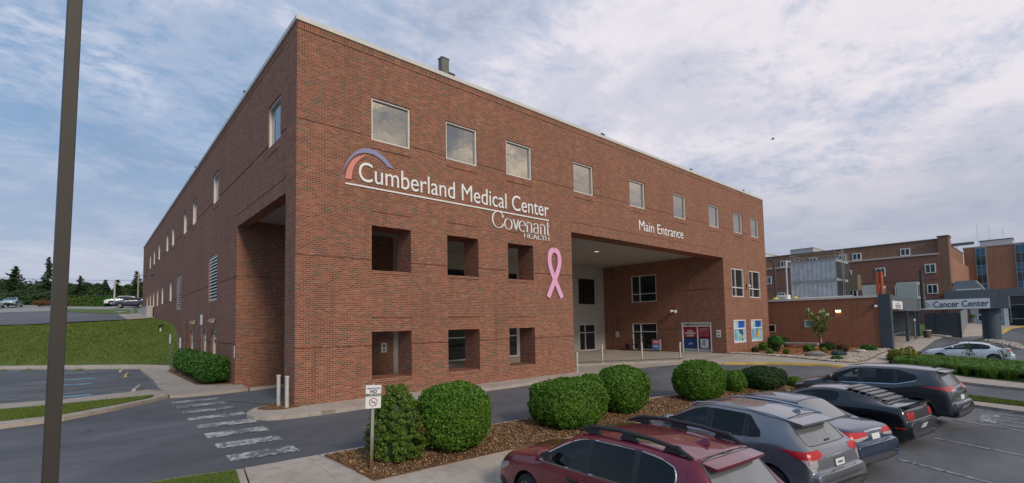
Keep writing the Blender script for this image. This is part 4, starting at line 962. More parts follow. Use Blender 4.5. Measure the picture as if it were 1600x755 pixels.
m = MB(); m.path([(0, 0, z) for z in (0, .3, .7, 1.1, 1.4, 1.5)], [float(cone_r(z))*.72 for z in (0.05, .3, .7, 1.1, 1.4, 1.5)], 14); m.build('inner_growth', lf_dark, t, smooth=True); MB().tube((0, 0, -.15), (0, 0, .1), .04).build('stem', bark, t)
r_ = np.random.default_rng(5); P = np.array([[.33, -.42, .62]])+r_.normal(0, .05, (120, 3)); quad_mesh('red_berries', quads(P, np.tile([[.4, -.9, .1]], (120, 1)), .02, 1., .5, 3), M('berry_red', (.30, .02, .03), .5), t)
# clipped hedge by the side wall: four blocks
hy = [(10.6, 1.5, 1.0, 1.05), (13.1, 1.4, 1.05, 1.12), (15.6, 1.3, 1.0, 1.05), (18.3, 1.7, 1.0, 1.15)]
hl = ['square clipped hedge block at the near end of the row by the side wall', 'clipped hedge block, second from the near end by the side wall', 'clipped hedge block, third from the near end by the side wall', 'clipped hedge block at the far end of the row below the grass bank']
for i, ((y, ry, rx, h), l_) in enumerate(zip(hy, hl)):
    bush((-.62, y, CH), rx*(.62 if i == 0 else .58), ry*(.82 if i == 0 else .88), h*1.12, l_, 12000, .045, (5. if i == 0 else 2.9), lf_hedge, 30+i, 'hedge_block', 'hedge', 'hedge blocks by the side wall', .03, 3, 0)

# ------------------------------------------------------------------ loose ground cover near the camera
def pt_in(poly, n, seed):
    r_ = np.random.default_rng(seed); P = np.array(poly); lo = P.min(0); hi = P.max(0); out_ = []
    while sum(len(o) for o in out_) < n:
        q = r_.uniform(lo, hi, (n*2, 2)); ins = np.zeros(len(q), bool); j = len(P)-1
        for i in range(len(P)):
            c = ((P[i, 1] > q[:, 1]) != (P[j, 1] > q[:, 1])) & (q[:, 0] < (P[j, 0]-P[i, 0])*(q[:, 1]-P[i, 1])/(P[j, 1]-P[i, 1]+1e-12)+P[i, 0]); ins ^= c; j = i
        out_.append(q[ins])
    return np.concatenate(out_)[:n]
Gv = lambda P: np.array([G(a, b) for a, b in P])
chip = leaf_mat('mulch_chips', (.10, .045, .02), (.26, .14, .065), (.55, .38, .22), 2, .9)
def chips(poly, n, size, dz, name, mat_, seed, asp=1.8):
    q = pt_in(poly, n, seed); P = np.column_stack([q, Gv(q)+dz]); P[:, 2] += np.random.default_rng(seed).uniform(0, .02, n)
    o = quad_mesh(name, quads(P, np.tile([[0, 0, 1.]], (n, 1)), size, asp, .55, seed), mat_); struct(o, 'stuff'); return o
chips([p for p in ISLm if p[0] < 9]+[], 16000, .028, CH+.03, 'mulch_chips', chip, 41)
chips([(8, -6.6), (14, -7.3), (20, -8.9), (18, -9.4), (8, -8.3)], 7000, .032, CH+.03, 'mulch_chips', chip, 42)
chips([(-1.0, .35), (-.6, .9), (-.1, 1.2), (.05, 0), (-.4, -.28)], 500, .03, CH+.04, 'mulch_chips', chip, 43)
def blades(poly, n, h, dz, name, mat_, seed, lean=.35, w=.006):
    r2 = np.random.default_rng(seed); q = pt_in(poly, n, seed); z = Gv(q)+dz; B = np.column_stack([q, z])
    a = r2.uniform(0, 6.28, n); hh = h*r2.uniform(.5, 1.15, n); l_ = lean*hh*r2.random(n); b_ = r2.uniform(0, 6.28, n)
    U = np.column_stack([np.cos(a), np.sin(a), 0*a])*w; T = B+np.column_stack([np.cos(b_)*l_, np.sin(b_)*l_, hh])
    vs = np.stack([B-U, B+U, T+U*.25, T-U*.25], 1).reshape(-1, 3); o = quad_mesh(name, vs, mat_); struct(o, 'stuff'); return o
blades(inset([(-2.76, -5.74), (-2.87, -6.6), (-3.0, -8), (-7, -8), (-8, -5.45), (-4.2, -5.50)], .14), 26000, .055, CH+.02, 'grass_blades', lf_lawn, 51)
blades([(-9, 4.2), (-7.05, 3.95), (-5.68, 4.12), (-4.5, 5.15), (-3.3, 6.45), (-3.15, 7.05), (-4.34, 6.95), (-5.75, 6.8), (-9, 6.85)], 30000, .05, CH+.02, 'grass_blades', lf_lawn, 52, w=.01)
blades(lawn_r, 16000, .06, CH, 'grass_blades', lf_lawn, 53, w=.01)
# bank grass tufts
hb = [(-.3, 22.9), (-2.3, 25.2), (-6.2, 29.9), (-10, 34.3), (-14, 39), (-11.5, 45.8), (-8.6, 42.8), (-2.3, 41.3), (-.2, 41.3)]
blades(hb, 60000, .09, -.10, 'grass_blades', lf_lawn, 54, .5, .03)
# ------------------------------------------------------------------ low brick annexe and the covered walk on the right
slate = M('slate_paint', (.105, .125, .145), .55, 0, .06); slate_d = M('slate_dark', (.055, .075, .095), .55, 0, .08); slate_l = M('slate_light', (.20, .22, .24), .6, 0, .06)
ann = thing('brick_annexe', 'low flat roofed brick annexe between the main building and the grey canopy', 'building', (43, 0, 0))
def ab(m, x0, x1, y0, y1, z0, z1): return m.box(x0-43, x1-43, y0, y1, z0, z1)
brick_ann = brick_mat('annexe_brick', [(0, (.25, .08, .04)), (.5, (.31, .105, .05)), (1, (.36, .13, .065))], (.32, .22, .15))
m = MB(); ab(m, 43, 62, -3.5, -2.66, -.6, 4.2); ab(m, 43, 43.5, -7.35, -3.5, -.6, 4.2); ab(m, 43, 62, -2.0, .55, -.6, 4.2); ab(m, 43, 62, 1.15, 12, -.6, 4.2)
ab(m, 43, 62, -2.66, -2.0, -.6, 1.86); ab(m, 43, 62, -2.66, -2.0, 2.36, 4.2); ab(m, 43, 62, .55, 1.15, -.6, 1.42); ab(m, 43, 62, .55, 1.15, 2.0, 4.2); ab(m, 43.3, 61.9, -2.66, -2.0, 1.86, 2.36); ab(m, 43.3, 61.9, .55, 1.15, 1.42, 2.0)
m.build('wall', brick_ann, ann)
m = MB(); ab(m, 42.94, 62.06, -3.6, 12.06, 4.2, 4.38); ab(m, 42.94, 43.59, -7.35, -3.6, 4.2, 4.38); m.build('coping', white_metal, ann)
for y0, y1, z0, z1, g_ in [(-2.66, -2.0, 1.86, 2.36, M('pale_blue_glass', (.12, .30, .36), .2)), (.55, 1.15, 1.42, 2.0, dark_glass)]:
    m = MB(); ab(m, 42.97, 43.05, y0-.06, y0, z0-.06, z1+.06); ab(m, 42.97, 43.05, y1, y1+.06, z0-.06, z1+.06); ab(m, 42.97, 43.05, y0, y1, z0-.06, z0); ab(m, 42.97, 43.05, y0, y1, z1, z1+.06)
    f = m.build('window', frame_metal, ann); m = MB(); ab(m, 43.03, 43.06, y0, y1, z0, z1); m.build('pane', g_, f)
t = thing('wall_pack_lamp', 'lit yellowish lamp on the annexe wall above the flowering tree', 'lamp', (43, -4.56, 3.1)); MB().box(-.14, 0, -.2, .2, 0, .16).build('housing', white_sign, t); MB().box(-.16, -.14, -.18, .18, .01, .12).build('lens', M('lamp_lit', (1, .85, .5), .4, emit=(1, .82, .42, 3)), t); MB().box(-.13, -.02, -.17, .17, -.03, 0).build('lens', MATS['lamp_lit'], t)
t = thing('security_camera', 'dark camera with white dome at the canopy end of the annexe wall', 'camera', (43, -7.05, 3.4)); MB().box(-.1, 0, -.12, .12, 0, .2).build('bracket', dark_frame, t); MB().tube((-.2, -.12, .0), (-.1, -.12, .1), .12).build('dome', white_sign, t, smooth=True)
cw = thing('covered_walk', 'slate grey canopy over the walk with a corner pillar beside the annexe', 'canopy', (43.3, -7.9, 0))
def cb(m, x0, x1, y0, y1, z0, z1): return m.box(x0-43.3, x1-43.3, y0+7.9, y1+7.9, z0, z1)
m = MB(); cb(m, 42.93, 43.6, -8.12, -7.36, -.5, 4.42); m.build('pillar', slate_d, cw)
m = MB(); m.prism([(43.6, -8.06), (61.3, -7.34), (61.3, -3.6), (43.6, -3.6)], 3.12, 4.36, 'z'); m.v = [(x-43.3, y+7.9, z) for x, y, z in m.v]; m.build('roof', slate, cw)
for x, y in [(52.5, -7.55), (57.2, -7.45), (52.5, -4.0), (60.6, -7.2)]:
    m = MB(); cb(m, x-.11, x+.11, y-.11, y+.11, G(x, y)-.3, 3.12); m.build('post', slate_d, cw)
m = MB(); cb(m, 61.0, 61.2, -7.2, -3.8, -.1, 3.12); m.build('end_screen', slate_l, cw)
m = MB(); cb(m, 56, 61, -3.8, -3.65, .1, 3.12); cb(m, 43.6, 50, -3.8, -3.65, .1, 3.12); m.build('back_screen', slate_l, cw)
wn = thing('canopy_sign_panel', 'small white panel with a coloured arc on the side of the grey canopy', 'sign', (45.2, -8.1, 3.2))
pm = MB(); pm.box(-1.6, 2.2, -.06, .02, .02, .68); pm.build('panel', white_sign, wn, bevel=.01)
m = MB()
for k in range(12):
    a0, a1 = R(15*k), R(15*k+15); m.prism([(.35+r*1.9*math.cos(a), .26+r*math.sin(a)) for r, a in ((.24, a0), (.29, a0), (.29, a1), (.24, a1))], -.075, -.062, 'y')
m.build('arc', violet, wn)
q = text_mesh('Cumberland', .28, M('text_grey', (.30, .32, .38), .5), 'lettering', None, .004, 'CENTER', 0, 1.5); q.data.transform(Matrix.Translation((.35, -.07, .22)) @ FR); q.parent = wn
q = text_mesh('MEDICAL CENTER', .15, MATS['text_grey'], 'lettering', None, .004, 'CENTER', 0, 1.5); q.data.transform(Matrix.Translation((.35, -.07, .08)) @ FR); q.parent = wn
# beam with the illuminated-style panel and its round column
cs = thing('entrance_gantry', 'slate grey gantry reaching over the driveway on one thick round column', 'gantry', (61.3, -9.5, 0))
def gb_(m, x0, x1, y0, y1, z0, z1): return m.box(x0-61.3, x1-61.3, y0+9.5, y1+9.5, z0, z1)
m = MB(); gb_(m, 61.32, 63.8, -13.9, -7.35, 3.22, 4.38); m.build('beam', slate, cs)
m = MB(); m.tube((62.4-61.3, -12.55+9.5, -.5), (62.4-61.3, -12.55+9.5, 3.22), .68, n=36); m.build('column', slate_d, cs, smooth=True)
cc = thing('cancer_center_sign', 'long white sign panel reading Cancer Center on the grey gantry', 'sign', (61.25, -9.95, 3.26))
MB().box(-.06, .05, -2.66, 2.66, 0, .98).build('panel', white_sign, cc, bevel=.01)
MB().box(-.04, .06, -2.72, 2.72, -.05, 0).build('lower_trim', M('trim_bronze', (.28, .20, .12), .5), cc)
navy_t = M('text_navy', (.04, .07, .16), .5)
def t2(body, width, cap, y, z, mt, x=-.072):
    t = text_mesh(body, 1.0, mt, 'lettering', None, .006, 'LEFT', .012 if cap > .3 else 0); vs = np.array([v.co[:] for v in t.data.vertices]); w = np.ptp(vs[:, 0]); x0 = vs[:, 0].min()
    for v in t.data.vertices: v.co.x = (v.co.x-x0)*width/w; v.co.y *= cap/.72
    t.data.transform(Matrix(((0, 0, -1, x), (-1, 0, 0, y), (0, 1, 0, z), (0, 0, 0, 1)))); t.parent = cc
t2('Cancer Center', 4.1, .64, 1.50, .22, navy_t)
for nm, mt, a0, a1, r0, r1 in [('coral_arc', coral, 95, 200, .27, .33), ('violet_arc', violet, 20, 95, .27, .34)]:
    m = MB(); k = 12
    for i in range(k):
        A, B_ = R(a0+(a1-a0)*i/k), R(a0+(a1-a0)*(i+1)/k)
        m.prism([(2.15-r*1.05*math.cos(a), .42+r*math.sin(a)) for r, a in ((r0, A), (r1, A), (r1, B_), (r0, B_))], -.075, -.062, 'x')
    m.build(nm, mt, cc)
t2('Cumberland', .62, .11, 2.36, .40, MATS['text_grey']); t2('MEDICAL CENTER', .6, .05, 2.36, .30, MATS['text_grey'])
MB().box(-.07, -.06, 1.60, 1.62, .2, .8).build('divider', MATS['text_grey'], cc)
# slate fence beyond the walk
fn = thing('slate_fence', 'solid dark slate fence panels beyond the canopy, turning back along the walk', 'fence', (66, -8.6, .5))
MB().box(0, .15, -1.35, 1.6, -.5, 2.4).build('panel', slate_d, fn); MB().box(-.03, .18, .55, .63, -.5, 2.44).build('fence_post', slate_d, fn); MB().box(-.03, .18, -1.42, -1.34, -.5, 2.46).build('fence_post', slate_d, fn)
m = MB(); m.add([(.15, -1.35, -.5), (30, .6, .2), (30, .6, 3.2), (.15, -1.35, 2.4), (.15, -1.25, -.5), (30, .7, .2), (30, .7, 3.2), (.15, -1.25, 2.4)], [(0, 1, 2, 3), (7, 6, 5, 4), (3, 2, 6, 7), (0, 4, 5, 1), (0, 3, 7, 4), (1, 5, 6, 2)]); m.build('return_panel', slate_l, fn)
# small furniture on the walk
def simple(name, label, cat, loc, parts):
    t = thing(name, label, cat, loc)
    for nm, mt, fn_ in parts: mm = MB(); fn_(mm); mm.build(nm, mt, t, smooth=False)
    return t
simple('post_light', 'slim grey post with small lamp head standing under the canopy edge', 'lamp', (54.9, -7.75, .38), [('post', slate_l, lambda m: m.tube((0, 0, -.1), (0, 0, 1.8), .06)), ('lamp_head', white_metal, lambda m: m.tube((0, 0, 1.8), (0, 0, 2.0), .12, .06))])
simple('waste_bin', 'brown waste bin with pale plants beside the canopy post', 'bin', (58.6, -8.15, .42), [('body', M('bin_brown', (.10, .07, .05), .7), lambda m: m.tube((0, 0, 0), (0, 0, .7), .3, .33, 16)), ('rim', white_metal, lambda m: m.tube((0, 0, .7), (0, 0, .76), .35, .35, 16))])
simple('rail', 'low pale handrail beside the walk under the canopy', 'rail', (50, -7.0, .2), [('rail_bar', slate_l, lambda m: m.tube((0, 0, .8), (5, -.4, .95), .03)), ('rail_post', slate_l, lambda m: m.tube((0, 0, 0), (0, 0, .8), .03)), ('rail_post', slate_l, lambda m: m.tube((5, -.4, 0), (5, -.4, .95), .03))])
simple('urn_planter', 'grey urn planter by the white double doors', 'planter', (95.5, -8.6, 1.5), [('bowl', slate_l, lambda m: m.tube((0, 0, 0), (0, 0, .7), .25, .45, 16)), ('plant', lf_dark, lambda m: m.tube((0, 0, .7), (0, 0, 1.15), .42, .3, 10))])

# ---- roof equipment on the annexe
galv = M('equipment_metal', (.50, .54, .58), .45, .25, .22, 1.6, .2, 8); galv_d = M('equipment_dark', (.035, .038, .042), .6); cream = M('unit_cream', (.42, .46, .42), .55, 0, .06)
ct = thing('cooling_tower', 'large grey metal cooling tower with ribbed panels on the annexe roof', 'cooling tower', (52, -.2, 4.38))
MB().box(0, 4.6, -2.1, 2.1, .2, 4.2).build('casing', galv, ct)
m = MB()
for k in range(11): y = -2.1+k*.42; m.box(-.03, 0, y-.012, y+.012, .25, 1.95); m.box(-.03, 0, y-.012, y+.012, 2.25, 4.15)
m.build('ribs', M('rib_metal', (.30, .32, .34), .5, .3), ct)
m = MB(); m.box(-.09, 0, -2.15, 2.15, 1.97, 2.2); m.box(-.07, 4.65, -2.15, 2.15, 4.2, 4.32); m.box(-.3, 4.7, -2.2, 2.2, 0, .2); m.build('band', M('rib_metal', (.42, .45, .48)), ct)
m = MB()
for z in (.3, 2.3): m.box(.1, 4.5, -2.16, -2.1, z, z+1.7)
m.build('louvre_opening', galv_d, ct)
m = MB()
for x in (0, 1.5, 3.0, 4.6):
    for y in (-2.1, 2.1): m.tube((x, y, 4.32), (x, y, 5.0), .025, n=6)
for z in (4.65, 5.0):
    m.tube((0, -2.1, z), (4.6, -2.1, z), .02, n=6); m.tube((0, 2.1, z), (4.6, 2.1, z), .02, n=6); m.tube((0, -2.1, z), (0, 2.1, z), .02, n=6); m.tube((4.6, -2.1, z), (4.6, 2.1, z), .02, n=6)
for x in (.6, 1.2): m.tube((x, -2.5, 0), (x, -2.5, 5.2), .03, n=6)
for k in range(14): m.tube((.6, -2.5, .3+k*.35), (1.2, -2.5, .3+k*.35), .02, n=6)
m.build('guard_rail', M('rail_metal', (.33, .33, .32), .5, .4), ct)
m = MB(); m.tube((-.5, 2.35, .1), (-.5, 2.35, 4.4), .08); m.tube((-.5, 2.35, 4.4), (.2, 2.1, 4.4), .08); m.build('riser_pipe', galv, ct, smooth=True)
MB().box(1.6, 3.0, -3.5, -2.7, 1.0, 2.6).build('side_platform', M('platform_bronze', (.16, .13, .08), .6), ct)
m = MB(); m.tube((-.2, -3.4, .25), (-.2, 2.2, .25), .16); m.build('header_pipe', white_metal, ct, smooth=True)
for (x, y, w, d, h, l_) in [(60, -3.4, 1.5, 3.5, 1.75, 'smaller cream rooftop air unit beside the red pipes'), (60, -6.55, 1.75, 4.2, 1.85, 'larger cream rooftop air unit above the canopy sign')]:
    t = thing('rooftop_unit', l_, 'air unit', (x, y, 4.38), 0, 'cream rooftop air units'); MB().box(0, d, -w/2, w/2, 0, h).build('casing', cream, t, bevel=.03)
    m = MB()
    for k in range(3): m.box(.3+k*d*.31, .3+k*d*.31+d*.24, -w/2-.02, -w/2, .35, h-.3)
    m.build('coil_grille', M('grille_grey', (.12, .13, .12), .6), t)
t = thing('red_pipes', 'pair of orange red vertical pipes rising behind the annexe roof', 'pipe', (58.5, -4.6, 4.38)); rd = M('pipe_red', (.50, .09, .035), .5)
for y in (-.12, .22): MB().tube((0, y, -.3), (0, y, 3.05), .15, n=14).build('pipe', rd, t, smooth=True); MB().tube((0, y, 3.05), (0, y, 3.2), .11, n=14).build('pipe_cap', galv_d, t, smooth=True)
t = thing('black_flue', 'tall black flue pipe right of the larger cream rooftop unit', 'flue', (60.5, -8.02+.3, 4.38)); MB().tube((0, 0, -1.0), (0, 0, 2.85), .17, n=14).build('pipe', galv_d, t, smooth=True); MB().tube((0, 0, 2.85), (0, 0, 3.0), .22, n=14).build('cap', galv_d, t, smooth=True)
t = thing('black_pipe', 'thin dark pipe with bent top beside the main building', 'pipe', (60, 6.35, 4.38)); MB().path([(0, 0, 0), (0, 0, 5.2), (0, .12, 5.5), (0, .6, 5.7)], .13, 10).build('pipe', galv_d, t, smooth=True)
yl = M('vent_yellow', (.62, .48, .05), .5)
for x, y, l_ in [(46, 1.45, 'yellow round roof vent nearest the main building'), (46, -.3, 'yellow round roof vent in front of the cooling tower')]:
    t = thing('roof_vent', l_, 'vent', (x, y, 4.3), 0, 'yellow roof vents'); MB().tube((0, 0, 0), (0, 0, .25), .12, n=12).build('stem', galv, t); MB().tube((0, 0, .22), (0, 0, .42), .28, .18, n=16).build('cowl', yl, t, smooth=True)
t = thing('white_roof_box', 'white box unit on the annexe roof between the yellow vents', 'air unit', (46.5, .85, 4.3)); MB().box(-.4, .4, -.5, .5, 0, .62).build('casing', white_sign, t, bevel=.02); MB().box(-.42, -.4, -.3, .3, .15, .45).build('grille', galv, t)

# ---- hospital wing behind (brick, two tone)
wing = thing('hospital_wing', 'long reddish brick hospital wing with paired white windows behind the annexe', 'building', (98, 0, 0))
def hb_(m, x0, x1, y0, y1, z0, z1): return m.box(x0-98, x1-98, y0, y1, z0, z1)
m = MB(); hb_(m, 98, 128, -4.9, 34, -1, 12.55); m.build('lower_wall', brick_old, wing)
m = MB(); hb_(m, 98.9, 128, -5.2, 34, 12.55, 15.05); m.build('upper_wall', brick_mat('far_brick_brown', [(0, (.20, .095, .06)), (.5, (.25, .12, .075)), (1, (.29, .145, .09))], (.28, .2, .15)), wing)
m = MB(); hb_(m, 98.2, 101, -6.2, -4.91, -1, 15.4); m.build('corner_tower', MATS['far_brick_brown'], wing)
m = MB(); hb_(m, 101, 128, -5.9, -5.21, -1, 12.3); m.build('side_wall', brick_orange, wing)  # sunlit look of this side put into the colour as brighter orange brick
m = MB(); hb_(m, 97.85, 98.9, -4.95, 34, 12.55, 12.8); m.build('cornice', M('cornice_pale', (.55, .45, .40), .7), wing)
m = MB(); hb_(m, 98.8, 128, -5.25, 34.1, 15.05, 15.25); hb_(m, 98.1, 101.1, -6.3, -4.8, 15.4, 15.55); m.build('parapet_cap', M('cap_brown', (.16, .10, .08), .7), wing)
m = MB(); hb_(m, 97.96, 98.0, -4.9, 34, 8.55, 8.65); m.build('string_course', M('cap_brown', (.16, .10, .08)), wing)
fwin = M('white_window_frame', (.72, .72, .70), .5, 0, .03); tealg = glass_mat('teal_glass', (.02, .035, .042), 0.0, .08)
def pwin(parent, X, ya, yb, z0, z1):
    m = MB(); hb_(m, X-.12, X, ya, yb, z0, z1); f = m.build('window', fwin, parent)
    mid = (ya+yb)/2
    for a, b in ((ya+.14, mid-.07), (mid+.07, yb-.14)): m = MB(); hb_(m, X-.135, X-.121, a, b, z0+.14, z1-.14); m.build('pane', tealg, f)
for ya, yb in [(5.5, 6.85), (-1.3, .02), (17.6, 18.9), (7.8, 9.1), (12.5, 13.8)]: pwin(wing, 98.9, ya, yb, 12.9, 14.15)
for ya, yb in [(2.06, 3.42), (-4.5, -3.15), (20.4, 21.7), (6.9, 8.2), (12.6, 13.9)]: pwin(wing, 98, ya, yb, 9.6, 11.1)
for ya, yb in [(-4.6, -3.25), (3.6, 5.0), (6.2, 7.5), (11, 12.3), (18, 19.3), (-.5, .9)]: pwin(wing, 98, ya, yb, 6.2, 7.75)
ph = thing('roof_penthouse', 'pale grey plant room on the roof of the long brick wing', 'plant room', (110, 18.4, 15.05)); MB().box(0, 8, -2.2, 2.2, 0, 2.5).build('wall', M('penthouse_grey', (.42, .43, .44), .7, 0, .06), ph); MB().box(-.1, 8.1, -2.3, 2.3, 2.5, 2.6).build('roof', white_metal, ph)
for y in (-3.2, -4.4): MB().tube((2, y+.2, .0), (2, y+.2, 1.75), .45, n=12).build('fan_stack', galv, ph, smooth=True)
MB().tube((3, 1.0, 2.6), (3, 1.0, 3.6), .05).build('mast', galv, ph)
pb = thing('pale_block', 'pale rendered block just visible beside the main building corner', 'building', (104, 27.5, 15.05)); MB().box(0, 10, -3.4, 4, 0, 1.9).build('wall', M('pale_wall', (.50, .52, .55), .8), pb); MB().box(-.1, 10.1, -3.5, 4.1, 1.9, 2.05).build('roof', white_metal, pb)
ob = thing('orange_brick_block', 'orange brick hospital block with vertical blue glazed strips at the right edge', 'building', (128, -20, 0))
def obx(m, x0, x1, y0, y1, z0, z1): return m.box(x0-128, x1-128, y0+20, y1+20, z0, z1)
m = MB(); obx(m, 128, 150, -60, -5.3, -1, 16.1); m.build('wall', brick_orange, ob)
m = MB(); obx(m, 127.9, 150.1, -60, -5.2, 16.1, 16.3); m.build('parapet_cap', M('cornice_pale', (.55, .45, .40)), ob)
bl_p = M('blue_panel', (.035, .12, .20), .4, 0, .12); bl_f = M('strip_frame', (.40, .42, .42), .5)
for y0 in (-8.55, -14.0, -19.6, -25.2):
    y1 = y0+1.45+.1
    m = MB(); obx(m, 127.84, 127.99, y0, y1, 7.6, 16.0); s_ = m.build('glazed_strip', bl_f, ob)
    for k, (z0, z1, mt) in enumerate([(7.7, 8.8, bl_p), (8.9, 10.6, tealg), (10.7, 11.5, bl_p), (11.6, 12.4, bl_p), (12.5, 14.3, tealg), (14.4, 15.9, bl_p)]):
        m = MB(); mid = (y0+y1)/2
        obx(m, 127.80, 127.835, y0+.1, mid-.05, z0, z1); obx(m, 127.80, 127.835, mid+.05, y1-.1, z0, z1); m.build('panel', mt, s_)
rb_ = thing('rooftop_plant', 'low pale box with thin masts on the orange brick block', 'plant room', (136, -9.6, 16.1)); MB().box(0, 5, -2.4, 2.4, 0, 2.0).build('wall', M('penthouse_grey', (.42, .43, .44)), rb_); MB().box(-.1, 5.1, -2.5, 2.5, 2.0, 2.15).build('roof', galv_d, rb_)
for x, y, h in [(-1, 2.6, 6.5), (2, -1.0, 5.2), (2, 1.0, 6.2)]: MB().tube((x, y, 0), (x, y, h*.85), .03).build('mast', galv, rb_)
lattice = thing('roof_lattice', 'short horizontal aerial frame on the roof between the two brick blocks', 'aerial', (130, -4.2, 16.1)); MB().box(0, .2, -2.6, 1.0, .9, 1.5).build('frame', M('grille_grey', (.12, .13, .12)), lattice); MB().tube((.1, 0, 0), (.1, 0, .9), .08).build('mast', galv, lattice)
# ---- entrance pavilion with slate canopy
pv = thing('entrance_pavilion', 'single storey entrance pavilion with slate grey canopy and white double doors', 'building', (97, -9, 1.4))
def pb_(m, x0, x1, y0, y1, z0, z1): return m.box(x0-97, x1-97, y0+9, y1+9, z0-1.4, z1-1.4)
m = MB(); pb_(m, 95.2, 104, -11.35, -5.6, 5.2, 6.4); pb_(m, 95.8, 104, -30, -11.36, 5.25, 6.4); m.build('canopy', slate, pv)
m = MB(); m.prism([(-9.9, 6.4), (-5.9, 6.4), (-6.6, 8.05), (-8.9, 8.05)], 98.5, 103, 'x'); m.v = [(x-97, y+9, z-1.4) for x, y, z in m.v]; m.build('roof_monitor', slate_l, pv)
m = MB(); pb_(m, 98.35, 98.45, -9.5, -6.6, 6.55, 6.75); m.build('monitor_trim', white_metal, pv)
m = MB(); pb_(m, 97.6, 97.9, -12.25, -8.2, 1.0, 5.2); pb_(m, 96.4, 97.9, -12.3, -11.85, 1.0, 5.2); m.build('white_wall', M('pavilion_white', (.58, .60, .62), .7, 0, .05), pv)
m = MB(); pb_(m, 97.6, 97.9, -8.2, -5.6, 1.0, 5.2); m.build('brick_wall', brick_orange, pv)
for y0, y1 in [(-9.95, -8.95), (-11.65, -10.65)]:
    m = MB(); pb_(m, 97.5, 97.6, y0, y1, 1.45, 3.75); d_ = m.build('door', fwin, pv)
    for z0, z1 in ((1.75, 2.55), (2.75, 3.5)):
        m = MB(); pb_(m, 97.47, 97.5, y0+.15, (y0+y1)/2-.05, z0, z1); pb_(m, 97.47, 97.5, (y0+y1)/2+.05, y1-.15, z0, z1); m.build('pane', tealg, d_)
m = MB(); pb_(m, 97.9, 98.1, -30, -12.3, 1.0, 5.25); m.build('curtain_glass', tealg, pv)
m = MB()
for k in range(9): y = -12.5-k*2.1; pb_(m, 97.75, 97.89, y-.06, y+.06, 1.3, 5.2)
pb_(m, 97.75, 97.89, -30, -12.4, 4.0, 4.1); pb_(m, 97.75, 97.89, -30, -12.4, 1.9, 2.0); m.build('mullions', bl_f, pv)
t = thing('red_round_sign', 'small red sign panel on the pavilion wall left of the glazing', 'sign', (96.38, -11.75, 4.1)); MB().box(-.05, 0, -.25, .3, 0, .55).build('panel', red_, t); MB().box(-.06, -.05, -.15, .2, .22, .32).build('band', let_w, t)

# ------------------------------------------------------------------ planted bed by the main building
gs = 'low shrubs in the stone and straw bed'
SH = [(33.0, -1.55, .30, .50, lf_dark, 'darkest tiny shrub in the bed below the left printed window'), (35.7, -1.1, .45, .78, lf_box, 'round green shrub below the two printed windows'), (38.0, -.9, .48, .82, lf_hedge, 'round shrub against the brick right of the printed windows'),
      (31.9, -3.0, .28, .42, lf_box, 'small green shrub on the stones nearest the porch'), (32.6, -3.85, .26, .42, lf_box, 'small shrub at the edge of the pale stones, left of the boulder'),
      (42.2, -.5, .55, .85, lf_dark, 'dark shrub against the annexe wall behind the stone bench'), (35.6, -4.4, .5, .62, lf_box, 'bright green shrub in front of the stone bench'), (38.3, -4.9, .75, .75, lf_dark, 'wide dark shrub beneath the white flowered tree'),
      (37.3, -6.1, .55, .60, lf_brown, 'brownish shrub between the dark shrub and the annexe pillar'), (33.2, -6.9, .60, .42, lf_blue, 'low blue grey juniper mound on the stones'), (30.2, -7.55, .42, .22, lf_hedge, 'flat green cushion plant at the kerb end of the stones'),
      (39.6, -7.2, .75, .50, lf_hedge, 'spreading green shrub at the foot of the annexe pillar'), (34.8, -5.6, .22, .5, lf_gold, 'thin yellow green plant beside the boulder')]
for i, (x, y, r, h, mt, l_) in enumerate(SH): bush((x, y, G(x, y)+CH+.04), r*.72, r*.66, h*.8, l_, 2600, .045, 2.3, mt, 60+i, 'low_shrub', 'shrub', gs, .08, 4)
t = bush((34.6, -2.45, G(34.6, -2.4)+CH+.5), .52, .5, .75, 'dark topiary shrub on a leaning stem left of the stone bench', 4200, .05, 2.3, lf_hedge, 80, 'topiary_shrub', 'shrub', None, .08, 4, stems=False)
MB().tube((0, 0, -.6), (.05, 0, .3), .06, .05, 8).build('stem', bark, t); P, Nn = shell(1200, .28, .25, .6, 2, 81, .1); P[:, 2] -= .5; quad_mesh('lower_growth', quads(P, Nn, .05, 1.5, .9, 4), lf_dark, t)
gb2 = bush((34.5, -10.15, G(34.5, -10.1)+.1), .85, .8, .85, 'yellow green loose shrub at the left end of the long grass bed', 5000, .055, 2.2, lf_gold, 82, 'golden_shrub', 'shrub', None, .14, 5)
# flowering tree
ft = thing('flowering_tree', 'young tree with white flower heads in front of the annexe wall', 'tree', (38.6, -4.3, G(38.6, -4.3)+CH))
m = MB()
m.path([(0, 0, -.1), (.02, 0, .6), (0, .03, 1.1), (.03, -.02, 1.7)], [.045, .04, .035, .025], 7)
r_ = np.random.default_rng(91); tips = []
for i in range(15):
    a = i*2.4; z0 = .75+i*.07; e = (math.cos(a)*(.38+.022*i), math.sin(a)*(.38+.022*i), 1.5+.11*i); tips.append(e)
    m.path([(0, 0, z0), (e[0]*.5, e[1]*.5, (z0+e[2])/2-.05), e], [.02, .015, .008], 5)
m.build('trunk', bark, ft)
P = np.concatenate([np.array(e)+r_.normal(0, (.12, .12, .18), (130, 3)) for e in tips]); P = np.concatenate([P, np.array([0, 0, 1.75])+r_.normal(0, (.16, .16, .40), (350, 3))])
quad_mesh('crown', quads(P, r_.normal(0, 1, P.shape), .055, 1.6, .5, 5), lf_hyd, ft)
fl = [tips[i] for i in (14, 12, 10, 8, 13, 6, 11)]
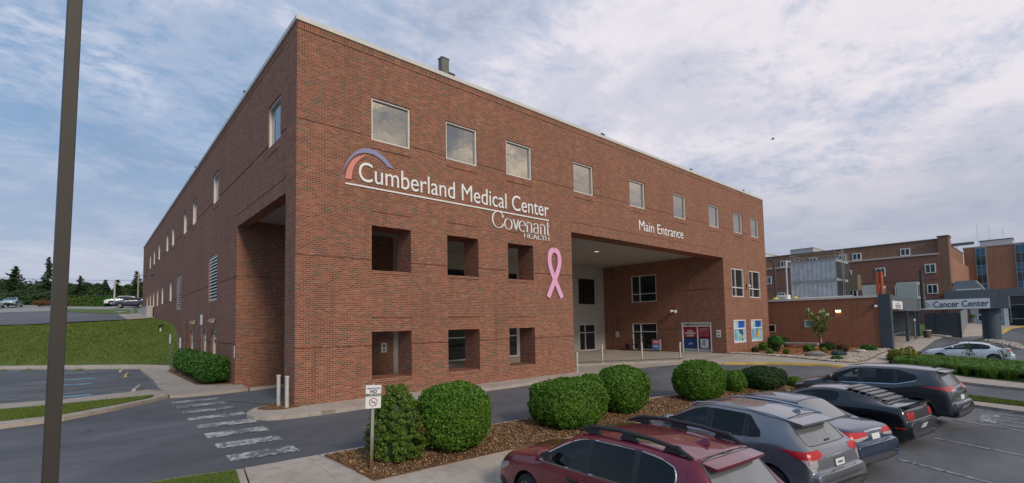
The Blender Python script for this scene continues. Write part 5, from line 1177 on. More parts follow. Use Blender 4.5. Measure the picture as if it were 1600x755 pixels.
for k, e in enumerate(fl):
    P = np.array(e)+np.array([0, 0, .20])+r_.normal(0, (.07, .07, .05), (55, 3)); quad_mesh('flower_head', quads(P, r_.normal(0, 1, P.shape), .055, 1.2, .5, 6+k), M('flower_white', (.78, .80, .48), .6, 0, .05), ft)
# stone bench slab, boulders, small pinkish markers
stone = M('rock_grey', (.30, .27, .24), .9, 0, .3, 3, .6, 9); stone_l = M('rock_pale', (.48, .43, .36), .9, 0, .25, 4, .6, 12)
t = thing('stone_bench', 'long low grey stone slab bench in the straw bed by the annexe', 'bench', (40.6, -1.9, G(40.6, -1.9)+CH)); MB().box(-.45, .45, -1.75, 1.5, .28, .46).build('seat', stone, t, bevel=.03)
for y in (-1.3, 1.1): MB().box(-.35, .35, y-.25, y+.25, 0, .28).build('support', stone, t)
def rock(name, loc, r, seed, label, mt, sc=(1, .7, .5), group=None, sub=3):
    bm = bmesh.new(); bmesh.ops.create_icosphere(bm, subdivisions=sub, radius=1); r3 = np.random.default_rng(seed); pl = r3.normal(0, 1, (9, 3)); pl /= np.linalg.norm(pl, axis=1)[:, None]; dd = r3.uniform(.6, .95, 9)
    for v in bm.verts:
        p_ = np.array(v.co[:])
        for n_, d_ in zip(pl, dd):
            k = p_@n_
            if k > d_: p_ = p_-n_*(k-d_)
        p_ = p_*(1+.03*float(lumps(p_[None]*2, seed)[0])); v.co = p_*r*np.array(sc)+np.array([0, 0, r*sc[2]*.5])
    me = bpy.data.meshes.new(name); bm.to_mesh(me); bm.free(); me.materials.append(mt); o = bpy.data.objects.new(name, me); COL.objects.link(o); o.location = loc
    return tag(o, label, 'rock', group)
rock('boulder', (31.7, -5.95, G(31.9, -5.7)+CH), .68, 3, 'largest boulder, long grey and angular, at the kerb side of the bed', stone, (.5, 1.0, .42), 'boulders in the bed')
rock('boulder', (37.0, -7.2, G(37, -7.2)+CH), .55, 4, 'flat pale boulder right of the brownish shrub', stone_l, (.6, 1.0, .4), 'boulders in the bed')
rock('boulder', (33.6, -5.2, G(33.6, -5.2)+CH), .35, 5, 'small brown boulder behind the largest boulder', stone, (.8, 1, .5), 'boulders in the bed')
for x, y, h, l_ in [(39.0, -1.2+.2, .75, 'thin pink marker post left of the stone bench'), (41.6, -3.55, .9, 'pink and white figure marker beside the flowering tree'), (38.6, -1.55, .4, 'short pink marker next to the thin pink one')]:
    t = thing('garden_marker', l_, 'marker', (x, y, G(x, y)+CH), 0, 'pink markers in the bed'); MB().tube((0, 0, 0), (0, 0, h*.6), .03, .05).build('stem', M('marker_violet', (.30, .12, .32), .5), t); MB().tube((0, 0, h*.55), (0, 0, h), .07, .03).build('head', M('marker_pink', (.70, .35, .42), .5), t, smooth=True)
t = thing('yard_sign', 'small white panel low on the annexe wall beside the flowering tree', 'sign', (42.9, -3.1, .55)); t.location.z = 1.0
MB().box(-.02, 0, -.1, .1, 0, .25).build('panel', white_sign, t); MB().box(-.024, -.02, -.05, .05, .08, .12).build('print', navy, t)
def pebbles(poly, n, r0, dz, seed, name='pebbles', mat_=None):
    r3 = np.random.default_rng(seed); q = pt_in(poly, n, seed); z = Gv(q)+dz
    base = np.array([[1, 0, 0], [0, 1, 0], [-1, 0, 0], [0, -1, 0], [0, 0, .7], [0, 0, -.5]], float); F = [(0, 1, 4), (1, 2, 4), (2, 3, 4), (3, 0, 4), (1, 0, 5), (2, 1, 5), (3, 2, 5), (0, 3, 5)]
    V = base[None]*(r0*r3.uniform(.5, 1.5, (n, 1, 1)))*r3.uniform(.7, 1.3, (n, 6, 1)); a = r3.uniform(0, 6.28, n); c, s = np.cos(a)[:, None], np.sin(a)[:, None]
    X = V[:, :, 0]*c-V[:, :, 1]*s; Y = V[:, :, 0]*s+V[:, :, 1]*c; V = np.stack([X, Y, V[:, :, 2]], 2)+np.column_stack([q, z])[:, None, :]
    F = np.array(F); A = (F[None]+6*np.arange(n)[:, None, None]).reshape(-1, 3)
    me = bpy.data.meshes.new(name); me.from_pydata(V.reshape(-1, 3).tolist(), [], A.tolist()); me.materials.append(mat_); o = bpy.data.objects.new(name, me); COL.objects.link(o); return struct(o, 'stuff')
peb = leaf_mat('pebble_mix', (.24, .19, .15), (.44, .37, .30), (.66, .60, .52), 2, .85)
pebbles([(31.65, -.3), (31.35, -3.0), (30.45, -5.05), (29.35, -7.03), (28.85, -7.9), (29.35, -8.4), (31.3, -8.65), (42.5, -7.95), (42.5, -6.6), (38.5, -6.7), (34.6, -6.5), (32.6, -5.8), (31.8, -4.4), (32.1, -3.0), (32.5, -.3)], 5200, .07, CH+.05, 71, mat_=peb)
pebbles(inset(gi, .35), 900, .17, CH+.08, 72, 'rubble', peb)
chips([(32.5, -.2), (32.1, -3.0), (31.8, -4.4), (32.7, -5.6), (34.6, -6.3), (42.8, -6.3), (42.8, 0), (40, -.2)], 5000, .07, CH+.08, 'pine_straw', leaf_mat('straw_bits', (.22, .08, .03), (.40, .16, .06), (.55, .27, .12), 2, .9), 73, 4)
# long arching grass in mounds
def long_grass(poly, mounds, per, h, seed):
    r3 = np.random.default_rng(seed); c = pt_in(poly, mounds, seed); out_ = []
    for x, y in c:
        z = G(x, y)+CH; n = per; a = r3.uniform(0, 6.28, n); ro = .10*r3.random(n); L_ = h*r3.uniform(.6, 1.15, n); sp = r3.uniform(.15, .75, n)
        b0 = np.column_stack([x+ro*np.cos(a), y+ro*np.sin(a), np.full(n, z)]); d = np.column_stack([np.cos(a), np.sin(a), 0*a]); w = np.column_stack([-np.sin(a), np.cos(a), 0*a])*.010
        p1 = b0+d*(L_*sp*.45)[:, None]+np.column_stack([0*a, 0*a, L_*.62]); p2 = b0+d*(L_*sp*1.05)[:, None]+np.column_stack([0*a, 0*a, L_*(.85-.35*sp)])
        out_.append(np.stack([b0-w, b0+w, p1+w, p1-w], 1).reshape(-1, 3)); out_.append(np.stack([p1-w, p1+w, p2+w*.3, p2-w*.3], 1).reshape(-1, 3))
    o = quad_mesh('long_grass', np.concatenate(out_), lf_grass); return struct(o, 'stuff')
long_grass(inset([(30.0, -10.75), (30.0, -13.2), (28.7, -15.8), (27.0, -19), (31.5, -19), (35.5, -16.5), (37.2, -13), (35.4, -9.9), (32, -10.1)], .15), 420, 170, .72, 75)
for x, y, l_ in [(35.6, -14.6, 'spindly sapling poking above the long grass in front of the silver sedan'), (36.2, -13.1, 'second thin twiggy plant in the long grass left of the sapling')]:
    t = thing('sapling', l_, 'plant', (x, y, G(x, y)+.1)); MB().tube((0, 0, 0), (.05, .02, 1.25), .02, .01, 6).build('stem', bark, t); P = np.array([0, 0, .95])+np.random.default_rng(int(x*10)).normal(0, (.16, .16, .25), (160, 3)); quad_mesh('foliage', quads(P, np.random.default_rng(2).normal(0, 1, P.shape), .05, 1.5, .5, 9), lf_tree, t)
# ------------------------------------------------------------------ vehicles
def paint(name, col, met=.5, rough=.28, var=.04):
    t = NT(name); v = t.obj(); f = t.noise(v, 1.3, 4, .6); fl = t.noise(v, 900, 2, .5)
    c = t.mix(f, tuple(a*(1-var) for a in col), tuple(min(1, a*(1+var)) for a in col))
    t.l.new(c, t.b.inputs['Base Color']); t.b.inputs['Metallic'].default_value = met
    t.l.new(t.ramp(t.noise(v, 3, 5, .7), [(.3, rough*.85), (.8, rough*1.35)]), t.b.inputs['Roughness'])
    bf = t.new('ShaderNodeNewGeometry').outputs['Backfacing']      # the inner side of the shell is dark lining
    c2 = t.mix(bf, c, (.03, .03, .032)); t.l.new(c2, t.b.inputs['Base Color'])
    t.l.new(t.math('MULTIPLY', t.math('SUBTRACT', 1., bf), met), t.b.inputs['Metallic']); t.l.new(t.math('SUBTRACT', 1., bf), t.b.inputs['Coat Weight']); t.b.inputs['Coat Roughness'].default_value = .05
    MATS[name] = t.m; return t.m
car_glass = glass_mat('car_glass', (.018, .022, .024), 0., .02, .0); car_glass.node_tree.nodes['Principled BSDF'].inputs['Specular IOR Level'].default_value = .38
def see_glass(name, tint, rough=.01):
    m = bpy.data.materials.new(name); m.use_nodes = True; n = m.node_tree.nodes; l = m.node_tree.links; n.clear()
    o = n.new('ShaderNodeOutputMaterial'); mx = n.new('ShaderNodeMixShader'); tr = n.new('ShaderNodeBsdfTransparent'); gl = n.new('ShaderNodeBsdfGlossy'); fr = n.new('ShaderNodeFresnel')
    tr.inputs[0].default_value = (*tint, 1); gl.inputs[0].default_value = (.9, .9, .9, 1); gl.inputs['Roughness'].default_value = rough; fr.inputs[0].default_value = 1.52
    l.new(fr.outputs[0], mx.inputs[0]); l.new(tr.outputs[0], mx.inputs[1]); l.new(gl.outputs[0], mx.inputs[2]); l.new(mx.outputs[0], o.inputs[0]); MATS[name] = m; return m
clear_glass = see_glass('clear_car_glass', (.62, .68, .66)); privacy_glass = see_glass('tinted_car_glass', (.10, .11, .115))
rear_glass = glass_mat('car_rear_glass', (.30, .31, .31), .6, .13, .0)
rubber = M('tyre_rubber', (.022, .022, .023), .85, 0, .15, 8); trim_b = M('black_trim', (.025, .025, .027), .55, 0, .1, 6); liner = M('arch_liner', (.01, .01, .01), .9)
chrome = M('chrome', (.75, .76, .78), .12, 1, .02); rim_m = M('alloy', (.50, .50, .52), .3, .8, .05); rim_d = M('alloy_dark', (.10, .10, .11), .35, .7, .05)
lamp_r = M('tail_lamp_red', (.50, .012, .015), .3, 0, .25, 16); lamp_c = M('lamp_clear', (.46, .42, .42), .3, .2, .2, 20); lamp_dr = M('tail_lamp_dark_red', (.45, .06, .06), .3, 0, .2, 14)
plate_m = M('plate_white', (.70, .72, .72), .5, 0, .05); seam_m = M('panel_gap', (.006, .006, .007), .8); orange_l = M('lamp_orange', (.75, .20, .02), .2, coat=.5)

def ring(x, w, zb, zm, zs, top, xo=None):
    """half ring of 11 points; top = five (y, z) from shoulder to centre; xo = x of those five"""
    lo = [(x, 0, zb), (x, .55*w, zb), (x, .92*w, zb+.03), (x, w*.985, zb+.13), (x, w, zm), (x, w*.985, zs)]
    xs = xo if xo else [x]*5
    return lo+[(xs[i], top[i][0], top[i][1]) for i in range(5)]
def car_body(S, col_m, cladding=None):
    """loft a body from the spec, smooth it, cut arches, return (body mesh data, glass meshes)"""
    L_, W, H = S['L'], S['W'], S['H']; w = W/2; zb = S.get('zb', .22); xc, xf, xr, xg, zg = S['cowl'], S['roof_f'], S['roof_r'], S['glass_r'], S['glass_z']
    hf, hc = S['hood_f'], S['hood_c']; bx = S['belt']   # list of (x, z)
    belt = lambda x: float(np.interp(x, [b[0] for b in bx], [b[1] for b in bx]))
    rx = S['roof']; roofz = lambda x: float(np.interp(x, [b[0] for b in rx], [b[1] for b in rx]))
    rw = S.get('roof_w', .70)*w; ww = S.get('win_w', .80)*w
    def flat(ws, z, cr=0): return [(ws*.95, z-.03), (ws*.86, z-.005), (ws*.72, z+cr*.3), (ws*.38, z+cr*.8), (0, z+cr)]
    rings = []; tagx = []
    def add(r, t=''): rings.append(r); tagx.append(t)
    add(ring(.06, .78*w, .40, .40, .48, [(.74*w, .50), (.62*w, .50), (.5*w, .50), (.26*w, .50), (0, .50)]), 'cap')
    add(ring(.0, .90*w, .31, .42, .54, [(.86*w, .60), (.76*w, .60), (.6*w, .60), (.32*w, .60), (0, .60)]), 't')
    add(ring(.015, .925*w, .28, .46, .60, [(.89*w, .675), (.79*w, .68), (.62*w, .68), (.33*w, .68), (0, .68)], [.03, .015, .0, -.01, -.015]), 't')
    add(ring(.13, .955*w, .26, .48, .64, [(.915*w, .695), (.82*w, .70), (.66*w, .70), (.34*w, .70), (0, .70)], [.12, .095, .08, .07, .065]), 't')
    if S['type'] == 'sedan':
        dz = S['deck']
        add(ring(.20, .985*w, .22, .52, dz-.17, [(.94*w, dz-.06), (.86*w, dz-.01), (.70*w, dz), (.36*w, dz+.015), (0, dz+.02)], [.20, .16, .13, .11, .10]), 't')
        add(ring(xg*.55+.1, w, zb, .55, belt(xg)-.14, [(.95*w, belt(xg)-.05), (.86*w, dz+.0), (.70*w, dz+.02), (.36*w, dz+.035), (0, dz+.04)]), 't')
        add(ring(xg, w, zb, .56, belt(xg)-.12, [(.95*w, belt(xg)-.02), (.86*w, zg+.01), (.70*w, zg+.01), (.36*w, zg+.03), (0, zg+.035)]), 'rg')
    else:
        add(ring(.16, .985*w, .23, .52, zg-.24, [(.955*w, zg-.12), (.89*w, zg-.05), (.74*w, zg-.05), (.38*w, zg-.05), (0, zg-.05)], [.17, .14, .12, .11, .10]), 't')
        add(ring(xg+.06, w, zb, .56, zg-.14, [(.955*w, zg-.03), (.88*w, zg+.03), (.72*w, zg+.01), (.37*w, zg+.01), (0, zg+.01)], [xg+.08, xg+.06, xg+.03, xg, xg]), 'rg')
    mids = S['pillars']   # descending boundaries of the side glass, rear to front: (x, kind) kind of the strip that STARTS here going forward
    for x, k in mids:
        tp = roofz(x); b = belt(x); c = min(1, max(0, (x-xr)/.5)) if x < xr+.5 else 1
        yb = .955*w; 
        top = [(yb, b), (ww*(.99 if x > xr else .985), tp-.075), (rw, tp-.012), (rw*.52, tp+.022), (0, tp+.032)]
        # slim glass height guard
        if tp-.075 < b+.03: top[1] = (yb*.97, b+.03)
        if S.get('tip') and abs(x-S['tip'][0]) < .01: top[1] = (yb*.985, b+S['tip'][1])
        add(ring(x, w, zb, .57, b-.13, top), k)
    b = belt(xc)
    add(ring(xc, w, zb, .57, b-.13, [(.955*w, b), (.93*w, b+.035), (.83*w, hc+.03), (.44*w, hc+.055), (0, hc+.06)], [xc, xc-.03, xc, xc+.10, xc+.14]), 'cowl')
    for f_, z_ in ((.45, .35), (.82, .80)):
        x = xc+(L_-.22-xc)*f_; z = hc+(hf-hc)*z_; add(ring(x, w*(1-.02*f_), zb, .56, min(b-.13, z-.14), flat(w*(1-.035*f_), z, .055)), 'h')
    add(ring(L_-.20, .93*w, .22, .50, hf-.22, [(.88*w, hf-.16), (.78*w, hf-.10), (.64*w, hf-.07), (.34*w, hf-.05), (0, hf-.04)], [L_-.24, L_-.20, L_-.15, L_-.11, L_-.10]), 'h')
    add(ring(L_-.10, .88*w, .22, .42, .55, [(.84*w, .60), (.74*w, .60), (.58*w, .60), (.30*w, .60), (0, .60)], [L_-.10, L_-.06, L_-.03, L_-.01, L_]), 'n')
    add(ring(L_-.12, .80*w, .24, .34, .40, [(.74*w, .42), (.6*w, .42), (.45*w, .42), (.25*w, .42), (0, .42)], [L_-.12, L_-.09, L_-.06, L_-.04, L_-.04]), 'cap')
    n = len(rings); K = 11; V = []
    for r in rings:
        for p_ in r: V.append(p_)
        for p_ in r[-2:0:-1]: V.append((p_[0], -p_[1], p_[2]))
    M_ = 2*K-2; F = []; mi = []; cr = []
    for i in range(n-1):
        for j in range(M_):
            a, b_ = i*M_+j, i*M_+(j+1) % M_; F.append((a, b_, b_+M_, a+M_))
            jj = j if j < K-1 else M_-1-j     # strip index 0..9
            k0 = tagx[i]; m_ = 0
            if jj == 6 and k0 == 'glass': m_ = 1
            if jj in (8, 9) and k0 == 'rg': m_ = 2
            if jj in (8, 9) and tagx[i+1] == 'cowl': m_ = 3
            if jj == 6 and tagx[i+1] == 'cowl' and k0 == 'glass': m_ = 1
            if jj == 6 and k0 == 'pillar': m_ = 4
            if cladding and jj in (0, 1, 2) or jj in (0, 1): m_ = 5
            if cladding and jj in (3,) and k0 in ('cap', 't') and i < 3: m_ = 5
            mi.append(m_)
    F.append(tuple(range(M_-1, -1, -1))); mi.append(0); F.append(tuple((n-1)*M_+j for j in range(M_))); mi.append(5)
    me = bpy.data.meshes.new('car'); me.from_pydata(V, [], F); me.polygons.foreach_set('material_index', mi)
    mats = [col_m, car_glass, rear_glass, car_glass, trim_b, trim_b, liner]
    for m_ in mats: me.materials.append(m_)
    bm = bmesh.new(); bm.from_mesh(me); cl = bm.edges.layers.float.new('crease_edge')
    for e in bm.edges:
        ms = {f.material_index for f in e.link_faces}
        if len(ms) > 1 and ms & {1, 2, 3}: e[cl] = .75
        elif len(ms) > 1: e[cl] = .6
    # shoulder and hatch edges keep a little sharpness
    bm.verts.ensure_lookup_table()
    for ri, cv_ in ((2, .7), (3, .5)):
        for j in list(range(5, 11))+list(range(11, 16)):
            e = bm.edges.get((bm.verts[ri*M_+j], bm.verts[ri*M_+(j+1) % M_]))
            if e is not None: e[cl] = cv_
    for i in range(n-1):
        for j in (5, M_-5, 8, M_-8):
            e = bm.edges.get((bm.verts[i*M_+j], bm.verts[(i+1)*M_+j]))
            if e is not None: e[cl] = max(e[cl], S.get('crease', .35))
    bmesh.ops.recalc_face_normals(bm, faces=bm.faces[:]); bm.to_mesh(me); bm.free()
    o = bpy.data.objects.new('car', me); COL.objects.link(o)
    md = o.modifiers.new('s', 'SUBSURF'); md.levels = 3; md.render_levels = 3
    cuts = []
    for x in (S['wheel_r'], S['wheel_f']):
        for s in (-1, 1):
            c = MB().tube((x, s*(w+.2), S['wr']+.01), (x, s*(w-.27), S['wr']+.01), S['wr']+.055, n=40).build('cut', [liner]*7); c.data.materials.clear()
            for m_ in mats: c.data.materials.append(m_)
            for p_ in c.data.polygons: p_.material_index = 6
            b_ = o.modifiers.new('b', 'BOOLEAN'); b_.operation = 'DIFFERENCE'; b_.object = c; b_.solver = 'EXACT'; cuts.append(c)
    bpy.context.view_layer.update(); dg = bpy.context.evaluated_depsgraph_get(); em = bpy.data.meshes.new_from_object(o.evaluated_get(dg))
    for c in cuts: bpy.data.objects.remove(c)
    bpy.data.objects.remove(o)
    return em, mats
def split_islands(bm, faces):
    faces = set(faces); out_ = []
    while faces:
        st = [faces.pop()]; isl = []
        while st:
            f = st.pop(); isl.append(f)
            for e in f.edges:
                for g_ in e.link_faces:
                    if g_ in faces: faces.remove(g_); st.append(g_)
        out_.append(isl)
    return out_
def mesh_from_faces(faces, name, mat_, parent, smooth=True, push=0.):
    vi = {}; V = []; F = []
    for f in faces:
        q = []
        for v in f.verts:
            if v.index not in vi: vi[v.index] = len(V); V.append(tuple(v.co+v.normal*push))
            q.append(vi[v.index])
        F.append(q)
    me = bpy.data.meshes.new(name); me.from_pydata(V, [], F); me.materials.append(mat_)
    me.polygons.foreach_set('use_smooth', [smooth]*len(F)); o = bpy.data.objects.new(name, me); COL.objects.link(o); o.parent = parent; return o
def wheel(S, spec):
    r, wd = S['wr'], .215; m = MB(); n = 36
    prof = [(r*.66, -wd/2), (r*.80, -wd/2-.004), (r*.93, -wd/2+.01), (r, -wd/2+.035), (r, wd/2-.035), (r*.93, wd/2-.01), (r*.80, wd/2+.004), (r*.66, wd/2)]
    for i in range(n):
        a = 2*math.pi*i/n; m.v += [(p_*math.cos(a), q, p_*math.sin(a)) for p_, q in prof]
    k = len(prof)
    for i in range(n):
        for j in range(k-1): m.f.append((i*k+j, i*k+j+1, ((i+1) % n)*k+j+1, ((i+1) % n)*k+j)); m.mi.append(0)
    return m
def rim(S, spokes, wide):
    r = S['wr']*.67; m = MB(); n = 36
    for i in range(n):
        a0, a1 = 2*math.pi*i/n, 2*math.pi*(i+1)/n
        for (r0, y0), (r1, y1) in (((r, .11), (r*.93, .10)), ((r*.93, .10), (r*.90, .02)), ((r*.90, .02), (r*.90, -.10))):
            m.add([(r0*math.cos(a0), y0, r0*math.sin(a0)), (r0*math.cos(a1), y0, r0*math.sin(a1)), (r1*math.cos(a1), y1, r1*math.sin(a1)), (r1*math.cos(a0), y1, r1*math.sin(a0))], [(0, 1, 2, 3)])
    for i in range(spokes):
        a = 2*math.pi*i/spokes+.3; d = Vector((math.cos(a), 0, math.sin(a))); t_ = Vector((-math.sin(a), 0, math.cos(a)))
        for sgn_ in ((-1, 1) if wide else (0,)):
            off = t_*sgn_*r*.10; A = d*r*.16+off*.6; B_ = d*r*.94+off*1.9; h = .020 if wide else .03
            m.add([A-t_*h+Vector((0, .075, 0)), A+t_*h+Vector((0, .075, 0)), B_+t_*h*.9+Vector((0, .095, 0)), B_-t_*h*.9+Vector((0, .095, 0)), A-t_*h+Vector((0, .03, 0)), A+t_*h+Vector((0, .03, 0)), B_+t_*h*.9+Vector((0, .05, 0)), B_-t_*h*.9+Vector((0, .05, 0))],
                  [(0, 1, 2, 3), (7, 6, 5, 4), (0, 4, 5, 1), (1, 5, 6, 2), (2, 6, 7, 3), (3, 7, 4, 0)])
    m.tube((0, .03, 0), (0, .09, 0), r*.20, r*.16, 16); return m
class Body:
    def __init__(s, S, em): s.S = S; s.bm = bmesh.new(); s.bm.from_mesh(em); s.bm.normal_update(); s.bvh = BVHTree.FromBMesh(s.bm)
    def patch(s, poly, o, u, v, d, name, mat_, parent, off=.006, step=.05, skirt=.012, smooth=True):
        """a panel: outline poly in the (u, v) plane at o, laid on the body along d"""
        u = Vector(u).normalized(); v = Vector(v).normalized(); d = Vector(d).normalized(); o = Vector(o)
        from mathutils.geometry import tessellate_polygon
        bm = bmesh.new(); vs = [bm.verts.new((a, b, 0)) for a, b in poly]
        for t_ in tessellate_polygon([[Vector((a, b, 0)) for a, b in poly]]): bm.faces.new([vs[i] for i in t_])
        xs = [p_[0] for p_ in poly]; ys = [p_[1] for p_ in poly]
        for c in np.arange(min(xs)+step, max(xs), step): bmesh.ops.bisect_plane(bm, geom=bm.verts[:]+bm.edges[:]+bm.faces[:], plane_co=(c, 0, 0), plane_no=(1, 0, 0))
        for c in np.arange(min(ys)+step, max(ys), step): bmesh.ops.bisect_plane(bm, geom=bm.verts[:]+bm.edges[:]+bm.faces[:], plane_co=(0, c, 0), plane_no=(0, 1, 0))
        bmesh.ops.remove_doubles(bm, verts=bm.verts[:], dist=1e-4); bad = []
        nrm = {}
        for q in bm.verts:
            h, n_, i_, di = s.bvh.ray_cast(o+u*q.co.x+v*q.co.y-d*1.5, d)
            if h is None: bad.append(q)
            else: q.co = h+n_*off if n_.dot(d) < 0 else h-n_*off; nrm[q] = n_ if n_.dot(d) < 0 else -n_
        if bad: bmesh.ops.delete(bm, geom=bad, context='VERTS')
        bmesh.ops.recalc_face_normals(bm, faces=bm.faces[:])
        if skirt and bm.faces:
            r_ = bmesh.ops.extrude_edge_only(bm, edges=[e for e in bm.edges if e.is_boundary])
            for q in [q for q in r_['geom'] if isinstance(q, bmesh.types.BMVert)]: q.co += d*skirt
        me = bpy.data.meshes.new(name); bm.to_mesh(me); bm.free(); me.materials.append(mat_)
        o_ = bpy.data.objects.new(name, me); COL.objects.link(o_); o_.parent = parent; return o_
    def side(s, poly, name, mat_, parent, sg=1, **k):   # outline in (x, z), laid on the side
        return s.patch(poly, (0, 0, 0), (1, 0, 0), (0, 0, 1), (0, -sg, 0), name, mat_, parent, **k)
    def rear(s, poly, name, mat_, parent, **k):         # outline in (y, z), laid on the tail
        return s.patch(poly, (0, 0, 0), (0, 1, 0), (0, 0, 1), (1, 0, 0), name, mat_, parent, **k)
    def top(s, poly, name, mat_, parent, **k):
        return s.patch(poly, (0, 0, 1), (1, 0, 0), (0, 1, 0), (0, 0, -1), name, mat_, parent, **k)
def seamline(pts, w_=.007):
    P = [Vector(p_) for p_ in pts]; L1 = []; L2 = []
    for i, p_ in enumerate(P):
        d = (P[min(i+1, len(P)-1)]-P[max(0, i-1)]).normalized(); n_ = Vector((-d.y, d.x))*w_/2; L1.append(tuple(p_+n_)); L2.append(tuple(p_-n_))
    return L1+L2[::-1]
def build_car(name, S, col_m, label, cat, loc, heading, group=None, cladding=None, spokes=10, wide=False, rimm=None, detail=True, glass_trim=None):
    t = thing(name, label, cat, loc, heading, group)
    em, mats = car_body(S, col_m, cladding); B = Body(S, em); L_, W, H = S['L'], S['W'], S['H']; w = W/2
    gl = {1: [], 2: [], 3: []}; body = []
    for f in B.bm.faces: (gl[f.material_index] if f.material_index in gl else body).append(f)
    # body keeps paint, trim and liner slots
    me = bpy.data.meshes.new('body'); vi = {}; V = []; F = []; MI = []
    for f in body:
        q = []
        for v in f.verts:
            if v.index not in vi: vi[v.index] = len(V); V.append(tuple(v.co))
            q.append(vi[v.index])
        F.append(q); MI.append({0: 0, 4: 1, 5: 1, 6: 2}.get(f.material_index, 0))
    me.from_pydata(V, [], F); me.materials.append(col_m); me.materials.append(trim_b); me.materials.append(liner); me.polygons.foreach_set('material_index', MI)
    me.polygons.foreach_set('use_smooth', [True]*len(F)); bo = bpy.data.objects.new('body', me); COL.objects.link(bo); bo.parent = t
    es = bo.modifiers.new('e', 'EDGE_SPLIT'); es.split_angle = R(42)
    for k, nm in ((1, 'side_window'), (2, 'rear_window'), (3, 'windscreen')):
        for isl in split_islands(B.bm, gl[k]):
            cx_ = sum(f.calc_center_median().x for f in isl)/len(isl); gm = mats[k]
            if detail and k == 3: gm = clear_glass
            if detail and k == 1: gm = clear_glass if cx_ > S['roof_f']-.5 else (privacy_glass if S['type'] == 'suv' else see_glass('mid_tint_glass', (.30, .33, .33)) if 'mid_tint_glass' not in MATS else MATS['mid_tint_glass'])
            mesh_from_faces(isl, nm, gm, t, push=-.002)
            if detail:
                be = [e for f in isl for e in f.edges if len([g_ for g_ in e.link_faces if g_.material_index == k]) == 1]
                m = MB()
                for e in be:
                    a, b = e.verts[0].co, e.verts[1].co
                    if glass_trim and any(g_.material_index == 4 for g_ in e.link_faces): continue
                    if (a-b).length < 1e-4: continue
                    m.tube(a, b, .010 if (glass_trim and k == 1) else .007, n=5, cap=False)
                m.build('window_trim', (glass_trim if (glass_trim and k == 1) else trim_b), t, fix=False)
    if detail: interior(t, S)
    wm = wheel(S, None); rm = rim(S, spokes, wide)
    for x in (S['wheel_r'], S['wheel_f']):
        for sg in (1, -1):
            q = MB(); q.v = [(x_+x, y_*sg+sg*(w-.125), z_+S['wr']) for x_, y_, z_ in wm.v]; q.f = wm.f; q.mi = wm.mi; wo = q.build('wheel', rubber, t, smooth=True)
            q = MB(); q.v = [(x_+x, y_*sg+sg*(w-.125), z_+S['wr']) for x_, y_, z_ in rm.v]; q.f = rm.f; q.mi = rm.mi; q.build('rim', rimm or rim_m, wo)
            MB().tube((x, sg*(w-.16), S['wr']), (x, sg*(w-.14), S['wr']), S['wr']*.6, n=24).build('brake_disc', M('brake_dark', (.05, .05, .05), .5, .5), wo)
    return t, B
seat_m = M('seat_cloth', (.085, .08, .075), .85, 0, .1, 8); dash_m = M('dash_plastic', (.03, .03, .032), .6)
def interior(t, S):
    w = S['W']/2; xf = S['roof_f']
    MB().box(.55, S['cowl']-.1, -w*.86, w*.86, .34, .40).build('cabin_floor', dash_m, t)
    m = MB(); m.prism([(S['cowl']+.1, .60), (S['cowl']+.1, S['hood_c']-.02), (S['cowl']-.30, S['hood_c']-.04), (S['cowl']-.42, .60)], -w*.84, w*.84, 'y'); m.build('dashboard', dash_m, t)
    for y in (-.37, .37):
        m = MB(); m.prism([(xf-.62, .40), (xf-.05, .40), (xf-.02, .60), (xf-.50, .56), (xf-.72, 1.12), (xf-.86, 1.10)], y-.24, y+.24, 'y'); s = m.build('front_seat', seat_m, t, bevel=.03)
        m = MB(); m.prism([(xf-.84, 1.15), (xf-.74, 1.16), (xf-.76, 1.34), (xf-.85, 1.33)], y-.12, y+.12, 'y'); m.build('headrest', seat_m, s, bevel=.02)
    xr_ = xf-1.55; m = MB(); m.prism([(xr_-.1, .40), (xr_+.45, .40), (xr_+.45, .58), (xr_, .56), (xr_-.2, 1.05), (xr_-.34, 1.04)], -w*.76, w*.76, 'y'); m.build('rear_seat', seat_m, t, bevel=.03)
    m = MB(); c = Vector((S['cowl']-.55, .37, S['hood_c']-.10)); n = 20
    pts = [(c.x+.10*math.cos(a)*.45, c.y+.18*math.sin(a), c.z+.17*math.cos(a)) for a in [2*math.pi*i/n for i in range(n+1)]]; m.path(pts, .015, 6); m.build('steering_wheel', dash_m, t)
def mirrors(t, B, S, x, mat_, z=None):
    w = S['W']/2; z = z or S['hood_c']+.06
    for sg in (1, -1):
        m = MB(); m.prism([(x-.02, z-.01), (x+.02, z-.01), (x+.03, z+.04), (x-.01, z+.04)], sg*(w-.10), sg*(w+.06), 'y'); m.build('mirror_arm', trim_b, t)
        bm = bmesh.new(); bmesh.ops.create_cube(bm, size=1); bmesh.ops.subdivide_edges(bm, edges=bm.edges[:], cuts=2, use_grid_fill=True)
        for v in bm.verts:
            v.co = v.co.normalized()*.5*(.55)+v.co*.5; v.co = Vector((x+v.co.x*.14, sg*(w+.13)+v.co.y*.26, z+.085+v.co.z*.17))
        me = bpy.data.meshes.new('mirror'); bm.to_mesh(me); bm.free(); me.materials.append(mat_); me.polygons.foreach_set('use_smooth', [True]*len(me.polygons)); o = bpy.data.objects.new('mirror', me); COL.objects.link(o); o.parent = t
        MB().box(x-.078, x-.070, sg*(w+.13)-.095, sg*(w+.13)+.095, z+.03, z+.145).build('mirror_glass', chrome, o)
